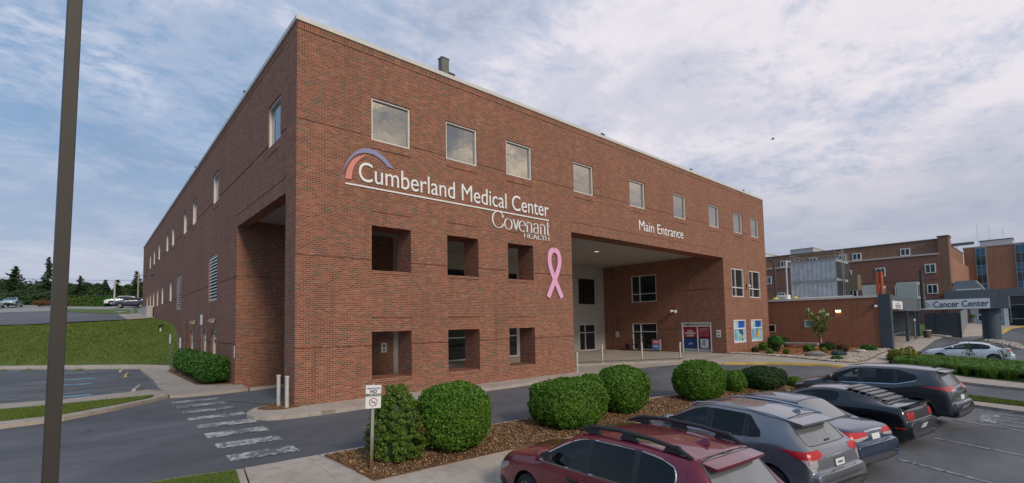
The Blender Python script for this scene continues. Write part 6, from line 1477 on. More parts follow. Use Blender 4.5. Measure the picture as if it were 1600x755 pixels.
def fin(t, x, z, mat_):
    m = MB(); m.add([(x-.10, -.035, z), (x+.12, -.03, z), (x+.12, .03, z), (x-.10, .035, z), (x-.09, 0, z+.075), (x-.03, 0, z+.07)], [(0, 3, 2, 1), (0, 1, 5, 4), (3, 4, 5, 2), (1, 2, 5), (0, 4, 3)]); m.build('antenna_fin', mat_, t)
def lettering_rear(t, B, body, size, y, z, mt):
    pass
# ---- 1 burgundy wagon
S1 = dict(type='suv', L=4.82, W=1.84, H=1.61, cowl=3.50, roof_f=2.72, roof_r=.62, glass_r=.20, glass_z=1.06, hood_f=.93, hood_c=1.03, wr=.345, wheel_r=.98, wheel_f=3.76, zb=.24, crease=.4,
          belt=[(0, 1.10), (.6, 1.10), (1.6, 1.05), (3.5, 1.0)], roof=[(.3, 1.50), (.62, 1.545), (1.2, 1.60), (2.0, 1.62), (2.6, 1.57), (2.72, 1.54), (3.5, 1.02)], roof_w=.66, win_w=.78,
          pillars=[(.62, 'body'), (.80, 'glass'), (1.42, 'pillar'), (1.50, 'glass'), (2.30, 'pillar'), (2.40, 'glass'), (2.72, 'glass')])
wine = paint('paint_burgundy', (.19, .013, .030), .35)
def place(x, y, z, deg): return (x, y, z), R(deg)
CARS = {'wagon': (1.12, -14.35, 84.5), 'hrv': (4.75, -14.15, 80), 'accord': (7.35, -14.15, 78), 'mustang': (10.85, -14.4, 82), 'rav': (14.3, -14.85, 84)}
ZL = -.70
gcar = 'cars parked nose in along the mulch island'
def rail(t, S, y, x0, x1, z0, h, mt, r=.022, name='roof_rail'):
    pass
loc, hd = place(CARS['wagon'][0], CARS['wagon'][1], ZL, CARS['wagon'][2])
t, B = build_car('station_wagon', S1, wine, 'burgundy station wagon with black roof rails, nearest the camera', 'car', loc, hd, gcar, cladding=True, spokes=5, wide=True, glass_trim=chrome)
mirrors(t, B, S1, 3.16, wine)
fin(t, .95, 1.60, wine)
for sg in (1, -1):
    m = MB(); y = sg*.60
    m.path([(.72, y, 1.545), (.92, y, 1.635), (1.35, y, 1.685), (1.95, y, 1.705), (2.45, y, 1.675), (2.72, y, 1.585)], [.03, .032, .032, .032, .032, .028], 8); m.build('roof_rail', trim_b, t, smooth=True)
    for x, z in ((.98, 1.57), (1.72, 1.60), (2.42, 1.57)): m = MB(); m.prism([(x-.16, z), (x+.16, z), (x+.08, z+.10), (x-.08, z+.10)], y-.025, y+.025, 'y'); m.build('rail_foot', trim_b, t)
    MB().box(1.2, 1.6, y-.012, y+.012, 1.63, 1.66).build('rail_bar', chrome, t)
    for x0, x1, z0, z1 in ((2.36, 2.34, 1.0, .42), (1.46, 1.40, 1.03, .42), (3.30, 3.36, .98, .45)):
        B.side(seamline([(x0, z0), ((x0+x1)/2, (z0+z1)/2), (x1, z1)]), 'door_seam', seam_m, t, sg, off=.001, skirt=0, step=.1)
    B.side(seamline([(1.15, .38), (2.3, .33), (3.2, .36)], .012), 'sill_seam', seam_m, t, sg, off=.001, skirt=0, step=.15)
    for x in (2.52, 1.62): B.side([(x-.02, .86), (x+.20, .87), (x+.20, .90), (x-.02, .89)], 'door_handle', wine, t, sg, off=.028, skirt=.03); B.side([(x-.03, .835), (x+.21, .845), (x+.21, .868), (x-.03, .858)], 'handle_recess', seam_m, t, sg, off=.0015, skirt=0)
    B.patch([(-.26, .72), (-.02, .74), (.22, .84), (.20, .74), (.05, .64), (-.20, .64)], (4.5, 0, 0), (-1, sg*1.0, 0), (0, 0, 1), (-1, -sg*.8, 0), 'headlight', lamp_c, t) if False else None
    B.side([(4.28, .80), (4.68, .72), (4.70, .64), (4.52, .62), (4.34, .70)], 'headlight', lamp_c, t, sg)
    B.side([(4.30, .36), (4.66, .36), (4.62, .50), (4.44, .47)], 'fog_trim', trim_b, t, sg, off=.004)
    B.side([(.10, .80), (.42, .92), (.50, .98), (.30, 1.02), (.12, .98)], 'tail_light', lamp_r, t, sg)
B.top([(3.50, -.72), (3.58, -.66), (3.64, 0), (3.58, .66), (3.50, .72), (3.46, .6), (3.52, 0), (3.46, -.6)], 'cowl_panel', trim_b, t, off=.003)
B.top(seamline([(4.50, .70), (4.0, .80), (3.55, .80)]), 'bonnet_seam', seam_m, t, off=.001, skirt=0, step=.1)
B.top(seamline([(.66, -.58), (.62, -.3), (.60, 0), (.62, .3), (.66, .58)], .008), 'hatch_seam', seam_m, t, off=.001, skirt=0, step=.08)
B.rear([(-.82, .28), (.82, .28), (.82, .48), (-.82, .48)], 'rear_bumper_trim', trim_b, t, off=.012)
B.rear([(-.16, .76), (.16, .76), (.16, .88), (-.16, .88)], 'number_plate', plate_m, t, off=.012)
def spoiler(t, S, mat_, x0, x1, z0, drop, wd, under=True, th=.035):
    """roof spoiler lip running on from the roof over the rear glass"""
    m = MB(); n = 10; P = []
    for i in range(n+1):
        y = wd*(2*i/n-1); e = 1-abs(2*i/n-1)**3*.35
        P.append((y, e))
    vs = []
    for y, e in P: vs += [(x0, y, z0-(1-e)*.05), (x1+(1-e)*.12, y, z0-drop-(1-e)*.05), (x1+(1-e)*.12, y, z0-drop-th-(1-e)*.04), (x0, y, z0-.10-(1-e)*.05)]
    fs = []
    for i in range(n):
        a = 4*i; fs += [(a, a+1, a+5, a+4), (a+1, a+2, a+6, a+5), (a+2, a+3, a+7, a+6)]
    fs += [(0, 3, 2, 1), (4*n, 4*n+1, 4*n+2, 4*n+3)]
    m.add(vs, fs); o = m.build('spoiler', mat_, t, smooth=True); return o
spoiler(t, S1, wine, .68, .36, 1.548, .045, .575)
B.patch(seamline([(-.52, 1.45), (0, 1.465), (.52, 1.45)], .05), (0, 0, 0), (0, 1, 0), (0, 0, 1), (1, 0, 0), 'glass_header', trim_b, t, off=.004)

# ---- 2 grey blue small crossover
S2 = dict(type='suv', L=4.29, W=1.77, H=1.60, cowl=3.28, roof_f=2.50, roof_r=.66, glass_r=.24, glass_z=1.06, hood_f=.94, hood_c=1.06, wr=.33, wheel_r=.83, wheel_f=3.44, zb=.24, crease=.4,
          belt=[(0, 1.2), (.8, 1.17), (1.3, 1.10), (3.3, 1.02)], roof=[(.3, 1.43), (.66, 1.50), (1.3, 1.58), (2.0, 1.60), (2.4, 1.57), (2.5, 1.545), (3.28, 1.05)], roof_w=.66, win_w=.78, tip=(.98, .07),
          pillars=[(.66, 'body'), (.98, 'glass'), (1.26, 'pillar'), (1.33, 'glass'), (2.05, 'pillar'), (2.15, 'glass'), (2.5, 'glass')])
grey_b = paint('paint_slate_grey', (.21, .215, .24), .5)
loc, hd = place(CARS['hrv'][0], CARS['hrv'][1], ZL, CARS['hrv'][2])
t, B = build_car('small_crossover', S2, grey_b, 'slate grey small crossover beside the burgundy wagon', 'car', loc, hd, gcar, cladding=True, spokes=5, wide=True)
mirrors(t, B, S2, 2.92, grey_b)
fin(t, .80, 1.525, grey_b)
spoiler(t, S2, grey_b, .70, .33, 1.505, .06, .565)
B.patch(seamline([(-.50, 1.41), (0, 1.425), (.50, 1.41)], .05), (0, 0, 0), (0, 1, 0), (0, 0, 1), (1, 0, 0), 'glass_header', trim_b, t, off=.004)
for sg in (1, -1):
    m = MB(); y = sg*.60; m.path([(.62, y*.98, 1.485), (.9, y, 1.54), (1.5, y, 1.60), (2.1, y, 1.61), (2.5, y, 1.57), (2.62, y*1.02, 1.51)], .016, 8); m.build('roof_rail', M('rail_silver', (.55, .57, .60), .25, .8), t, smooth=True)
    for x0, x1, z0, z1 in ((2.10, 2.08, 1.03, .42), (1.28, 1.18, 1.1, .46), (3.05, 3.10, 1.0, .46)): B.side(seamline([(x0, z0), ((x0+x1)/2, (z0+z1)/2), (x1, z1)]), 'door_seam', seam_m, t, sg, off=.001, skirt=0, step=.1)
    B.side([(2.22, .90), (2.42, .91), (2.42, .94), (2.22, .93)], 'door_handle', grey_b, t, sg, off=.028, skirt=.03)
    # wedge tail lamp wraps the corner: red upper, clear lower tip
    d_ = (1, -sg*.75, 0); u_ = (-.6*1, -sg*.8, 0)
    B.patch([(-.36, 1.02), (.20, 1.03), (.27, .96), (.05, .86), (-.02, .80)], (.25, sg*.70, 0), (.75*-1, -sg*1, 0), (0, 0, 1), d_, 'tail_light', lamp_r, t)
    B.patch([(-.14, .90), (.10, .90), (.11, .82), (.04, .70), (-.01, .70)], (.25, sg*.70, 0), (.75*-1, -sg*1, 0), (0, 0, 1), d_, 'reverse_light', lamp_c, t, off=.009)
    B.side([(3.85, .88), (4.15, .80), (4.12, .70), (3.9, .78)], 'headlight', lamp_c, t, sg)
th_ = [(.96+.085*math.cos(a), .95+.085*math.sin(a)) for a in [2*math.pi*i/20 for i in range(20)]]
for i in range(20): B.side(seamline([th_[i], th_[(i+1) % 20]], .005), 'fuel_flap_seam', seam_m, t, 1, off=.001, skirt=0) if False else None
B.side(seamline(th_+[th_[0]], .006), 'fuel_flap_seam', seam_m, t, 1, off=.001, skirt=0)
B.rear([(-.17, .72), (.17, .72), (.17, .86), (-.17, .86)], 'plate_recess', trim_b, t, off=.006)
B.rear([(-.15, .735), (.15, .735), (.15, .845), (-.15, .845)], 'number_plate', plate_m, t, off=.014)
B.rear([(-.08, .775), (.08, .775), (.08, .805), (-.08, .805)], 'plate_print', M('print_dark_grey', (.12, .13, .15)), t, off=.018)
B.rear(seamline([(-.40, .90), (0, .915), (.40, .90)], .02), 'chrome_strip', chrome, t, off=.010)
B.rear([(-.80, .27), (.80, .27), (.80, .46), (-.80, .46)], 'rear_bumper_trim', trim_b, t, off=.012)
B.rear(seamline([(-.12, 1.12), (.05, 1.115)], .018), 'wiper', trim_b, t, off=.012)

# ---- 3 blue saloon
S3 = dict(type='sedan', L=4.81, W=1.81, H=1.45, cowl=3.55, roof_f=2.70, roof_r=1.42, glass_r=.86, glass_z=1.0, deck=.98, hood_f=.80, hood_c=.96, wr=.32, wheel_r=.98, wheel_f=3.72, zb=.20, crease=.25,
          belt=[(0, .98), (1.0, .99), (3.5, .93)], roof=[(.86, 1.02), (1.42, 1.385), (1.9, 1.445), (2.3, 1.45), (2.7, 1.38), (3.55, .97)], roof_w=.64, win_w=.75,
          pillars=[(1.20, 'glass'), (1.42, 'glass'), (1.62, 'pillar'), (1.68, 'glass'), (2.36, 'pillar'), (2.44, 'glass'), (2.70, 'glass')])
S3['pillars'] = [(1.42, 'glass'), (1.66, 'pillar'), (1.72, 'glass'), (2.34, 'pillar'), (2.44, 'glass'), (2.70, 'glass')]
blue_p = paint('paint_dark_blue', (.008, .026, .072), .1)
loc, hd = place(CARS['accord'][0], CARS['accord'][1], ZL, CARS['accord'][2])
t, B = build_car('blue_saloon', S3, blue_p, 'dark blue four door saloon between the slate crossover and black coupe', 'car', loc, hd, gcar, spokes=7)
mirrors(t, B, S3, 3.05, blue_p)
for sg in (1, -1):
    B.patch([(-.34, .93), (.36, .90), (.38, .80), (.0, .74), (-.30, .80)], (.2, sg*.70, 0), (-.7, -sg*1, 0), (0, 0, 1), (1, -sg*.7, 0), 'tail_light', lamp_r, t)
    B.patch([(-.05, .80), (.36, .83), (.37, .79), (.02, .745)], (.2, sg*.70, 0), (-.7, -sg*1, 0), (0, 0, 1), (1, -sg*.7, 0), 'reverse_light', lamp_c, t, off=.009)
    B.side([(4.30, .76), (4.66, .66), (4.62, .58), (4.34, .66)], 'headlight', lamp_c, t, sg)
    for x0, z0, z1 in ((2.39, .93, .35), (1.62, .95, .45), (3.30, .9, .38)): B.side(seamline([(x0, z0), (x0-.02, z1)]), 'door_seam', seam_m, t, sg, off=.001, skirt=0, step=.1)
B.rear([(-.16, .74), (.16, .74), (.16, .85), (-.16, .85)], 'number_plate', plate_m, t, off=.006)
B.rear(seamline([(-.36, .905), (0, .915), (.36, .905)], .022), 'chrome_strip', chrome, t, off=.012)
B.rear(seamline([(-.86, .46), (0, .45), (.86, .46)], .012), 'bumper_seam', seam_m, t, off=.002, skirt=0)
B.top(seamline([(.80, -.60), (.78, 0), (.80, .60)], .010), 'boot_seam', seam_m, t, off=.001, skirt=0)

# ---- 4 black coupe with rear window slats
S4 = dict(type='sedan', L=4.78, W=1.91, H=1.38, cowl=3.22, roof_f=2.45, roof_r=1.60, glass_r=.55, glass_z=1.03, deck=1.03, hood_f=.86, hood_c=.99, wr=.35, wheel_r=.94, wheel_f=3.66, zb=.17, crease=.35,
          belt=[(0, 1.02), (1.0, 1.04), (3.2, .96)], roof=[(.55, 1.05), (1.1, 1.245), (1.60, 1.345), (2.1, 1.375), (2.45, 1.32), (3.22, 1.0)], roof_w=.60, win_w=.70,
          pillars=[(1.60, 'glass'), (1.86, 'glass'), (2.45, 'glass')])
S4['pillars'] = [(1.05, 'body'), (1.60, 'glass'), (2.02, 'glass'), (2.45, 'glass')]
black_p = paint('paint_black', (.010, .011, .014), .2, .2)
loc, hd = place(CARS['mustang'][0], CARS['mustang'][1], ZL, CARS['mustang'][2])
t, B = build_car('black_coupe', S4, black_p, 'black fastback coupe with slatted rear window', 'car', loc, hd, gcar, spokes=5, wide=True, rimm=rim_d)
mirrors(t, B, S4, 2.82, black_p)
for k in range(6):
    x = 1.58-k*.165; z = float(np.interp(x, [.55, 1.1, 1.6], [1.075, 1.265, 1.385])); wy = .50+.01*k
    m = MB(); m.add([(x, -wy, z+.015), (x-.14, -wy-.005, z+.000), (x-.14, wy+.005, z+.000), (x, wy, z+.015), (x, -wy, z+.001), (x-.14, -wy-.005, z-.014), (x-.14, wy+.005, z-.014), (x, wy, z+.001)], [(0, 1, 2, 3), (7, 6, 5, 4), (0, 4, 5, 1), (1, 5, 6, 2), (2, 6, 7, 3), (3, 7, 4, 0)])
    m.build('window_slat', M('slat_grey', (.16, .16, .165), .35, .1), t)
m = MB(); m.add([(.30, -.78, 1.035), (.06, -.74, 1.085), (.06, .74, 1.085), (.30, .78, 1.035), (.26, -.78, .99), (.10, -.74, 1.03), (.10, .74, 1.03), (.26, .78, .99)], [(0, 1, 2, 3), (7, 6, 5, 4), (0, 4, 5, 1), (1, 5, 6, 2), (2, 6, 7, 3), (3, 7, 4, 0)]); m.build('spoiler', black_p, t)
B.rear([(-.83, .72), (.83, .72), (.80, .93), (-.80, .93)], 'tail_panel', trim_b, t, off=.004)
for sg in (1, -1):
    for k in range(3):
        y0 = sg*(.50+k*.115); B.rear([(y0, .745), (y0+sg*.085, .745), (y0+sg*.072, .905), (y0-sg*.012, .905)], 'tail_light', lamp_r, t, off=.014)
    MB().tube((.0, sg*.62, .30), (.16, sg*.62, .30), .045, n=14).build('exhaust', chrome, t, smooth=True)
    B.side(seamline([(3.1, .95), (3.06, .3)]), 'door_seam', seam_m, t, sg, off=.001, skirt=0, step=.1); B.side(seamline([(1.78, 1.0), (1.70, .35)]), 'door_seam', seam_m, t, sg, off=.001, skirt=0, step=.1)
    B.side(seamline([(1.2, .70), (2.0, .58), (2.9, .50)], .012), 'body_crease', seam_m, t, sg, off=.001, skirt=0, step=.1)
    B.side([(.12, .52), (.34, .52), (.34, .55), (.12, .55)], 'side_reflector', lamp_r, t, sg)
B.rear([(-.17, .48), (.17, .48), (.17, .60), (-.17, .60)], 'number_plate', plate_m, t, off=.008)
B.rear([(-.70, .24), (.70, .24), (.76, .38), (-.76, .38)], 'diffuser', trim_b, t, off=.010)

# ---- 5 dark grey crossover
S5 = dict(type='suv', L=4.60, W=1.845, H=1.66, cowl=3.52, roof_f=2.78, roof_r=.50, glass_r=.20, glass_z=1.12, hood_f=.98, hood_c=1.10, wr=.355, wheel_r=.92, wheel_f=3.58, zb=.25, crease=.4,
          belt=[(0, 1.38), (.86, 1.30), (1.4, 1.15), (3.5, 1.06)], tip=(.86, .12), roof=[(.2, 1.52), (.50, 1.585), (1.2, 1.645), (2.0, 1.66), (2.6, 1.63), (2.78, 1.58), (3.52, 1.09)], roof_w=.66, win_w=.79,
          pillars=[(.50, 'body'), (.86, 'glass'), (1.40, 'pillar'), (1.45, 'glass'), (2.30, 'pillar'), (2.42, 'glass'), (2.78, 'glass')])
grey_d = paint('paint_dark_grey', (.052, .056, .066), .45)
loc, hd = place(CARS['rav'][0], CARS['rav'][1], ZL+.09, CARS['rav'][2])
t, B = build_car('grey_crossover', S5, grey_d, 'dark grey crossover at the far end of the parked row', 'car', loc, hd, gcar, cladding=True, spokes=5, wide=True)
mirrors(t, B, S5, 3.12, grey_d)
fin(t, .72, 1.60, trim_b)
spoiler(t, S5, grey_d, .56, .24, 1.59, .035, .58)
for sg in (1, -1):
    d_ = (1, -sg*.75, 0)
    B.patch([(-.52, 1.13), (.0, 1.14), (.34, 1.14), (.36, 1.05), (.05, .99), (-.30, 1.06)], (.25, sg*.72, 0), (-.75, -sg*1, 0), (0, 0, 1), d_, 'tail_light', lamp_dr, t)
    B.patch([(.02, 1.06), (.33, 1.08), (.34, 1.04), (.06, 1.0)], (.25, sg*.72, 0), (-.75, -sg*1, 0), (0, 0, 1), d_, 'reverse_light', lamp_c, t, off=.009)
    for x0, x1, z0, z1 in ((2.36, 2.33, 1.08, .45), (1.42, 1.30, 1.12, .52), (3.32, 3.36, 1.04, .5)): B.side(seamline([(x0, z0), ((x0+x1)/2, (z0+z1)/2), (x1, z1)]), 'door_seam', seam_m, t, sg, off=.001, skirt=0, step=.1)
    for x in (2.50, 1.50): B.side([(x, .96), (x+.22, .97), (x+.22, 1.0), (x, .99)], 'door_handle', grey_d, t, sg, off=.03, skirt=.03)
    B.side([(4.02, .98), (4.40, .90), (4.42, .82), (4.1, .90)], 'headlight', lamp_c, t, sg); B.side([(4.30, .60), (4.44, .60), (4.42, .72), (4.32, .72)], 'indicator', orange_l, t, sg)
    B.side(seamline([(.90, 1.275), (1.40, 1.135), (2.36, 1.10), (3.3, 1.07)], .014), 'belt_trim', chrome, t, sg, off=.004)
    for x in (S5['wheel_r'], S5['wheel_f']):
        a_ = [(x+(.42)*math.cos(a), .365+.42*math.sin(a)) for a in [R(8+i*164/14) for i in range(15)]]; b_ = [(x+(.475)*math.cos(a), .365+.475*math.sin(a)) for a in [R(172-i*164/14) for i in range(15)]]
        B.side(a_+b_, 'arch_trim', trim_b, t, sg, off=.01, step=.06)
th_ = [(1.02+.085*math.cos(a), .96+.085*math.sin(a)) for a in [2*math.pi*i/20 for i in range(21)]]
B.side(seamline(th_, .006), 'fuel_flap_seam', seam_m, t, 1, off=.001, skirt=0)
B.rear([(-.82, .28), (.82, .28), (.84, .56), (-.84, .56)], 'rear_bumper_trim', trim_b, t, off=.016)
B.rear([(-.40, .50), (.40, .50), (.36, .60), (-.36, .60)], 'bumper_step', M('bumper_silver', (.35, .36, .37), .4, .5), t, off=.024)
B.rear([(-.17, .74), (.17, .74), (.17, .87), (-.17, .87)], 'number_plate', plate_m, t, off=.010)
B.rear([(-.40, .93), (.40, .93), (.42, .97), (-.42, .97)], 'chrome_strip', chrome, t, off=.012)

# ---- 6 silver saloon beyond the long grass, and cars in the upper lot
S6 = dict(S3); S6.update(L=4.63, W=1.80, cowl=3.45, roof_f=2.55, roof_r=1.25, glass_r=.55, glass_z=1.03, deck=1.04, roof=[(.55, 1.05), (1.25, 1.36), (1.8, 1.42), (2.2, 1.425), (2.55, 1.37), (3.45, .98)], wheel_f=3.60, pillars=[(1.10, 'glass'), (1.52, 'pillar'), (1.58, 'glass'), (2.22, 'pillar'), (2.30, 'glass'), (2.55, 'glass')])
silver = paint('paint_silver_white', (.62, .66, .72), .25)
t, B = build_car('silver_saloon', S6, silver, 'silver white saloon parked behind the long grass', 'car', (40.1, -14.85, G(40.2, -12.6)), R(96), None, spokes=5, wide=True)
mirrors(t, B, S6, 2.95, silver)
for sg in (1, -1):
    B.side([(.05, .80), (.42, .92), (.42, .99), (.10, .96)], 'tail_light', lamp_r, t, sg)
    B.side([(4.15, .76), (4.5, .66), (4.46, .58), (4.2, .66)], 'headlight', lamp_c, t, sg)
    for x0, z0, z1 in ((2.26, .95, .35), (1.52, .97, .45)): B.side(seamline([(x0, z0), (x0-.02, z1)]), 'door_seam', seam_m, t, sg, off=.001, skirt=0, step=.1)
gup = 'vehicles in the upper lot'
navy_p = paint('paint_navy', (.012, .018, .05), .3); white_p = paint('paint_white', (.72, .73, .72), .0); teal_p = paint('paint_pale_teal', (.30, .42, .46), .3)
def far_car(name, S, col_m, label, cat, x, y, deg, trim=None):
    t, B = build_car(name, S, col_m, label, cat, (x, y, G(x, y)+.03), R(deg), gup, spokes=5, detail=False)
    for sg in (1, -1):
        B.side([(.08, .80), (.34, .88), (.36, .98), (.12, .98)], 'tail_light', lamp_r, t, sg); B.side([(S['L']-.5, .80), (S['L']-.16, .72), (S['L']-.18, .64), (S['L']-.42, .70)], 'headlight', lamp_c, t, sg)
    return t
# ------------------------------------------------------------------ upper lot: vehicles, hedge, trees, poles
far_car('dark_suv', S5, navy_p, 'dark navy off roader at the top lot beside the far building corner', 'car', 2.2, 81.5, 172)
far_car('white_van', S1, white_p, 'white car half hidden behind the dark navy off roader', 'car', 1.5, 90.5, 176)
far_car('white_hatchback', S2, white_p, 'white car at the extreme left of the upper lot', 'car', -16.0, 93.0, 265)
far_car('teal_saloon', S3, teal_p, 'pale teal car low in front of the far hedge, left of the lamp post', 'car', -14.2, 97.0, 262)
gt = 'trees beyond the upper lot'
def spruce(x, y, h, r, label, seed, mat_=lf_pine, droop=-.12, up=False, dens=1., z=None):
    t = thing('spruce_tree', label, 'tree', (x, y, (G(x, y) if z is None else z)-.1), 0, gt); r3 = np.random.default_rng(seed)
    m = MB(); m.path([(0, 0, -.2), (.03*h*.1, 0, h*.5), (0, 0, h*.97)], [.03*h*.6, .018*h*.6, .02], 7); P = []; Nn = []
    lv = int(h*2.4)
    for i in range(lv):
        f = (i+.5)/lv; z0 = h*(.10+.88*f); rr = r*(1-f)**.85*r3.uniform(.65, 1.15)
        for j in range(int(5+2*r3.random())):
            a = r3.uniform(0, 6.28); L_ = max(.15, rr*r3.uniform(.55, 1.1)); e = np.array([math.cos(a)*L_, math.sin(a)*L_, (L_*.55 if up else L_*droop)])
            if i % 2 == 0: m.tube((0, 0, z0), tuple(np.array([0, 0, z0])+e), .03, .01, 4, cap=False)
            n = int((8+26*L_)*dens); s_ = r3.random(n)**.8; c = np.array([0, 0, z0])+e*s_[:, None]; wv = .10+.18*L_*(1-s_*.6)
            c = c+r3.normal(0, 1, (n, 3))*np.column_stack([wv*.7, wv*.7, .07+0*s_]); c[:, 2] -= .10*s_*L_; P.append(c)
    m.build('trunk', bark, t); P = np.concatenate(P); N_ = np.tile([[0, 0, 1.]], (len(P), 1)); quad_mesh('crown', quads(P, N_, .17, 1.9, .8, seed), mat_, t); return t
def leafy(x, y, h, r, label, seed, mat_=lf_tree, name='leafy_tree', base=.15, n=9000, size=.16, group=gt, z=None):
    t = thing(name, label, 'tree', (x, y, (G(x, y) if z is None else z)-.1), 0, group); r3 = np.random.default_rng(seed); m = MB()
    m.path([(0, 0, -.2), (.1, 0, h*.3), (0, .1, h*.55)], [h*.03, h*.022, h*.012], 7); P = []; k = 14
    for i in range(k):
        a = i*2.4; el = r3.uniform(-.2, 1); c = np.array([math.cos(a)*r*.62*math.cos(el), math.sin(a)*r*.62*math.cos(el), h*(base+(1-base)*.5)+math.sin(el)*h*(1-base)*.33])
        m.tube((0, 0, h*.3), tuple(c*np.array([.8, .8, .95])), h*.012, .02, 5, cap=False)
        D = r3.normal(0, 1, (n//k, 3)); D /= np.linalg.norm(D, axis=1)[:, None]; rad = r*r3.uniform(.30, .48)*(.75+.3*r3.random(len(D)))*(1+.15*lumps(D, seed+i, f=4)); P.append(c+D*rad[:, None]*np.array([1, 1, .85]))
    m.build('trunk', bark, t); P = np.concatenate(P); Nn = P-np.array([0, 0, h*.55]); Nn /= np.linalg.norm(Nn, axis=1)[:, None]+1e-6
    quad_mesh('crown', quads(P[P[:, 2] > .2], Nn[P[:, 2] > .2], size, 1.4, .9, seed), mat_, t); return t
def raypt(u, v, D):   # world point at forward distance D seen at photo pixel (u, v); used once to site far trees
    r_v = fw+rt2*(u-795.1)/747.2-up2*(v-462.3)/747.2; return CAM+r_v*D
TR = [  # u, top v, D, kind, radius, label
    (25, 414, 92, 'pine', 3.6, 'broad pine with upswept branches at the far left of the treeline'),
    (77, 399, 90, 'spruce', 2.7, 'tallest spruce of the treeline, just left of the lamp post'),
    (5, 436, 98, 'leaf', 4.0, 'round dark tree at the left edge behind the white car'),
    (52, 440, 99, 'leaf', 3.6, 'leafy tree between the broad pine and tallest spruce'),
    (104, 438, 100, 'leaf', 3.4, 'leafy tree showing immediately right of the lamp post'),
    (126, 429, 92, 'spruce', 2.2, 'slender spruce right of the lamp post, second tallest there'),
    (146, 441, 95, 'leaf', 3.0, 'low leafy tree left of the pair of small pines'),
    (165, 436, 92, 'pine', 1.7, 'small pine, left one of a pair near the grey pole'),
    (184, 436, 92, 'pine', 1.6, 'small pine, right one of a pair near the grey pole'),
    (198, 442, 97, 'leaf', 2.4, 'small leafy tree behind the dark navy off roader'),
    (214, 422, 90, 'spruce', 2.4, 'spruce by the utility pole at the far building corner'),
    (228, 438, 100, 'leaf', 3.0, 'leafy tree mostly hidden by the far building corner')]
for i, (u, v, D, k, r, l_) in enumerate(TR):
    p_ = raypt(u, v, D); z = 7.0; h = p_.z-z
    if k == 'leaf': leafy(p_.x, p_.y, h, r, l_, 200+i, z=z)
    elif k == 'spruce': spruce(p_.x, p_.y, h, r, l_, 200+i, z=z, dens=1.3)
    else: spruce(p_.x, p_.y, h, r, l_, 200+i, z=z, up=True, dens=1.5)
# dense thicket under the trees and the long clipped hedge in front
def hedge_run(name, a, b, h, wd, label, mat_, seed, z=6.9, n=14000, size=.14, amp=.06):
    a = np.array(a); b = np.array(b); L_ = np.linalg.norm(b-a)/2; c = (a+b)/2; ang = math.atan2(*(b-a)[::-1])
    return bush((c[0], c[1], z), L_, wd, h, label, n, size, 6, mat_, seed, name, 'hedge', None, amp, 6, ang)
hA = raypt(98, 470, 84); hB = raypt(152, 474, 84); hedge_run('clipped_hedge', (hA.x, hA.y), (hB.x, hB.y), 2.3, 1.0, 'long light green clipped hedge right of the lamp post', leaf_mat('hedge_light', (.04, .07, .012), (.075, .12, .02), (.12, .16, .035)), 301, hB.z-1.3)
hA = raypt(152, 470, 84); hB = raypt(176, 474, 84); hedge_run('clipped_hedge', (hA.x, hA.y), (hB.x, hB.y), 2.2, 1.0, 'darker short hedge left of the dark navy off roader', lf_hedge, 302, hB.z-1.2)
hA = raypt(-60, 465, 88); hB = raypt(96, 468, 88); hedge_run('shrub_belt', (hA.x, hA.y), (hB.x, hB.y), 3.4, 2, 'dark belt of shrubs behind the pale teal car', lf_dark, 303, hB.z-1.9, 22000, .2, .12)
hA = raypt(100, 462, 94); hB = raypt(240, 466, 94); hedge_run('shrub_belt', (hA.x, hA.y), (hB.x, hB.y), 4.2, 2.4, 'tall belt of shrubs behind the clipped hedge and far vehicles', lf_tree, 304, hB.z-2.8, 22000, .2, .14)
p_ = raypt(68, 471, 80); bush((p_.x, p_.y, p_.z-.6), 1.1, .7, .7, 'orange brown shrubs left of the lamp post', 3000, .12, 2.4, M('autumn_leaves', (.16, .08, .03), .9, 0, .3, 3), 305, 'autumn_shrub', 'shrub')
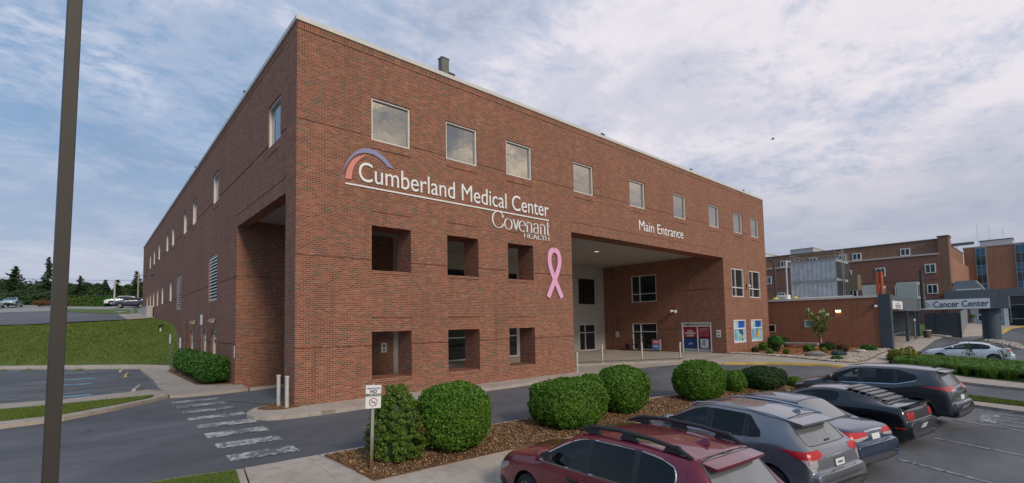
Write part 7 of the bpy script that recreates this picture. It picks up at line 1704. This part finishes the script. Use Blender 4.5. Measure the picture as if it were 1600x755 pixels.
# wooded ground far beyond, at the horizon
def poles():
    tops = []
    for (u, v0, v1, D, label, mt) in [(179.5, 481, 438, 78, 'pale grey light pole left of the dark navy off roader', 'post_pale'), (216.5, 475, 426, 80, 'wooden utility pole by the far building corner', 'post_wood')]:
        b_ = raypt(u, v1, D); z0 = G(b_.x, b_.y); t = thing('utility_pole', label, 'pole', (b_.x, b_.y, z0)); h = b_.z-z0
        MB().tube((0, 0, -.3), (0, 0, h), .13, .10, 10).build('pole', M(mt, (.45, .46, .45) if mt == 'post_pale' else (.30, .27, .24), .8), t); MB().box(-.6, .6, -.05, .05, h-.5, h-.38).build('cross_arm', M(mt, (.45, .46, .45)), t); tops.append(Vector((b_.x, b_.y, b_.z-.4)))
    return tops
tp = poles()
wire_m = M('wire', (.10, .10, .10), .7)
for (ua, va, ub, vb, l_) in [(-120, 425, 222, 438, 'upper overhead cable across the treeline'), (-120, 452, 222, 461, 'lower overhead cable across the treeline')]:
    a = raypt(ua, va, 84); b = raypt(ub, vb, 82); pts = [a.lerp(b, i/16)-Vector((0, 0, .5*math.sin(math.pi*i/16))) for i in range(17)]
    o = MB().path([tuple(q) for q in pts], .03, 5).build('overhead_cable', wire_m); tag(o, l_, 'cable')
# railing at the far foot of the side wall
t = thing('hand_railing', 'thin grey hand railing by the far end of the side wall', 'railing', (-1.2, 56, G(-1.2, 56)))
m = MB()
for k in range(5): m.tube((0, k*1.0, 0), (0, k*1.0, 1.0), .025, n=6)
m.tube((0, 0, 1.0), (0, 4, 1.0), .025, n=6); m.tube((0, 0, .5), (0, 4, .5), .02, n=6); m.build('rails', M('rail_metal', (.45, .45, .44)), t)
MB().box(-.6, -.1, 46, 58.5, 3.2, 5.2).build('retaining_wall', concrete_grey); o = bpy.data.objects['retaining_wall']; tag(o, 'low pale retaining wall at the far foot of the side wall', 'wall')
# small uplight on the bank
t = thing('ground_light', 'small dark ground light near the top of the grass bank', 'lamp', (-.9, 29.6, G(-.9, 29.6)-.05)); MB().tube((0, 0, -.1), (0, 0, .3), .06).build('stem', white_metal, t); MB().tube((-.1, -.1, .32), (.12, .1, .42), .10, .08).build('head', dark_frame, t)
# bird in the sky
bd = thing('bird', 'small dark bird gliding high to the right of the main building', 'bird', (58.8, 5.3, 25.1), R(30)); bd.scale = (.55,)*3
m = MB(); sec = [(-.9, .28), (-.5, .10), (0, .02), (.5, .12), (.95, .02)]
body = MB(); body.path([(0, -.42, 0), (0, -.15, .03), (0, .2, .02), (0, .38, .05), (0, .50, .05)], [.02, .09, .10, .06, .01], 8); body.build('body', M('bird_grey', (.22, .22, .24), .8), bd, smooth=True)
for s in (-1, 1):
    w_ = MB(); w_.add([(0, .18, .03), (s*.45, .24, .20), (s*.95, .02, .02), (s*.5, -.08, .14), (0, -.14, .02), (0, .18, .05), (s*.45, .24, .225), (s*.95, .02, .03), (s*.5, -.08, .165), (0, -.14, .04)], [(0, 1, 2, 3, 4), (9, 8, 7, 6, 5), (0, 5, 6, 1), (1, 6, 7, 2), (2, 7, 8, 3), (3, 8, 9, 4)]); w_.build('wing', MATS['bird_grey'], bd)
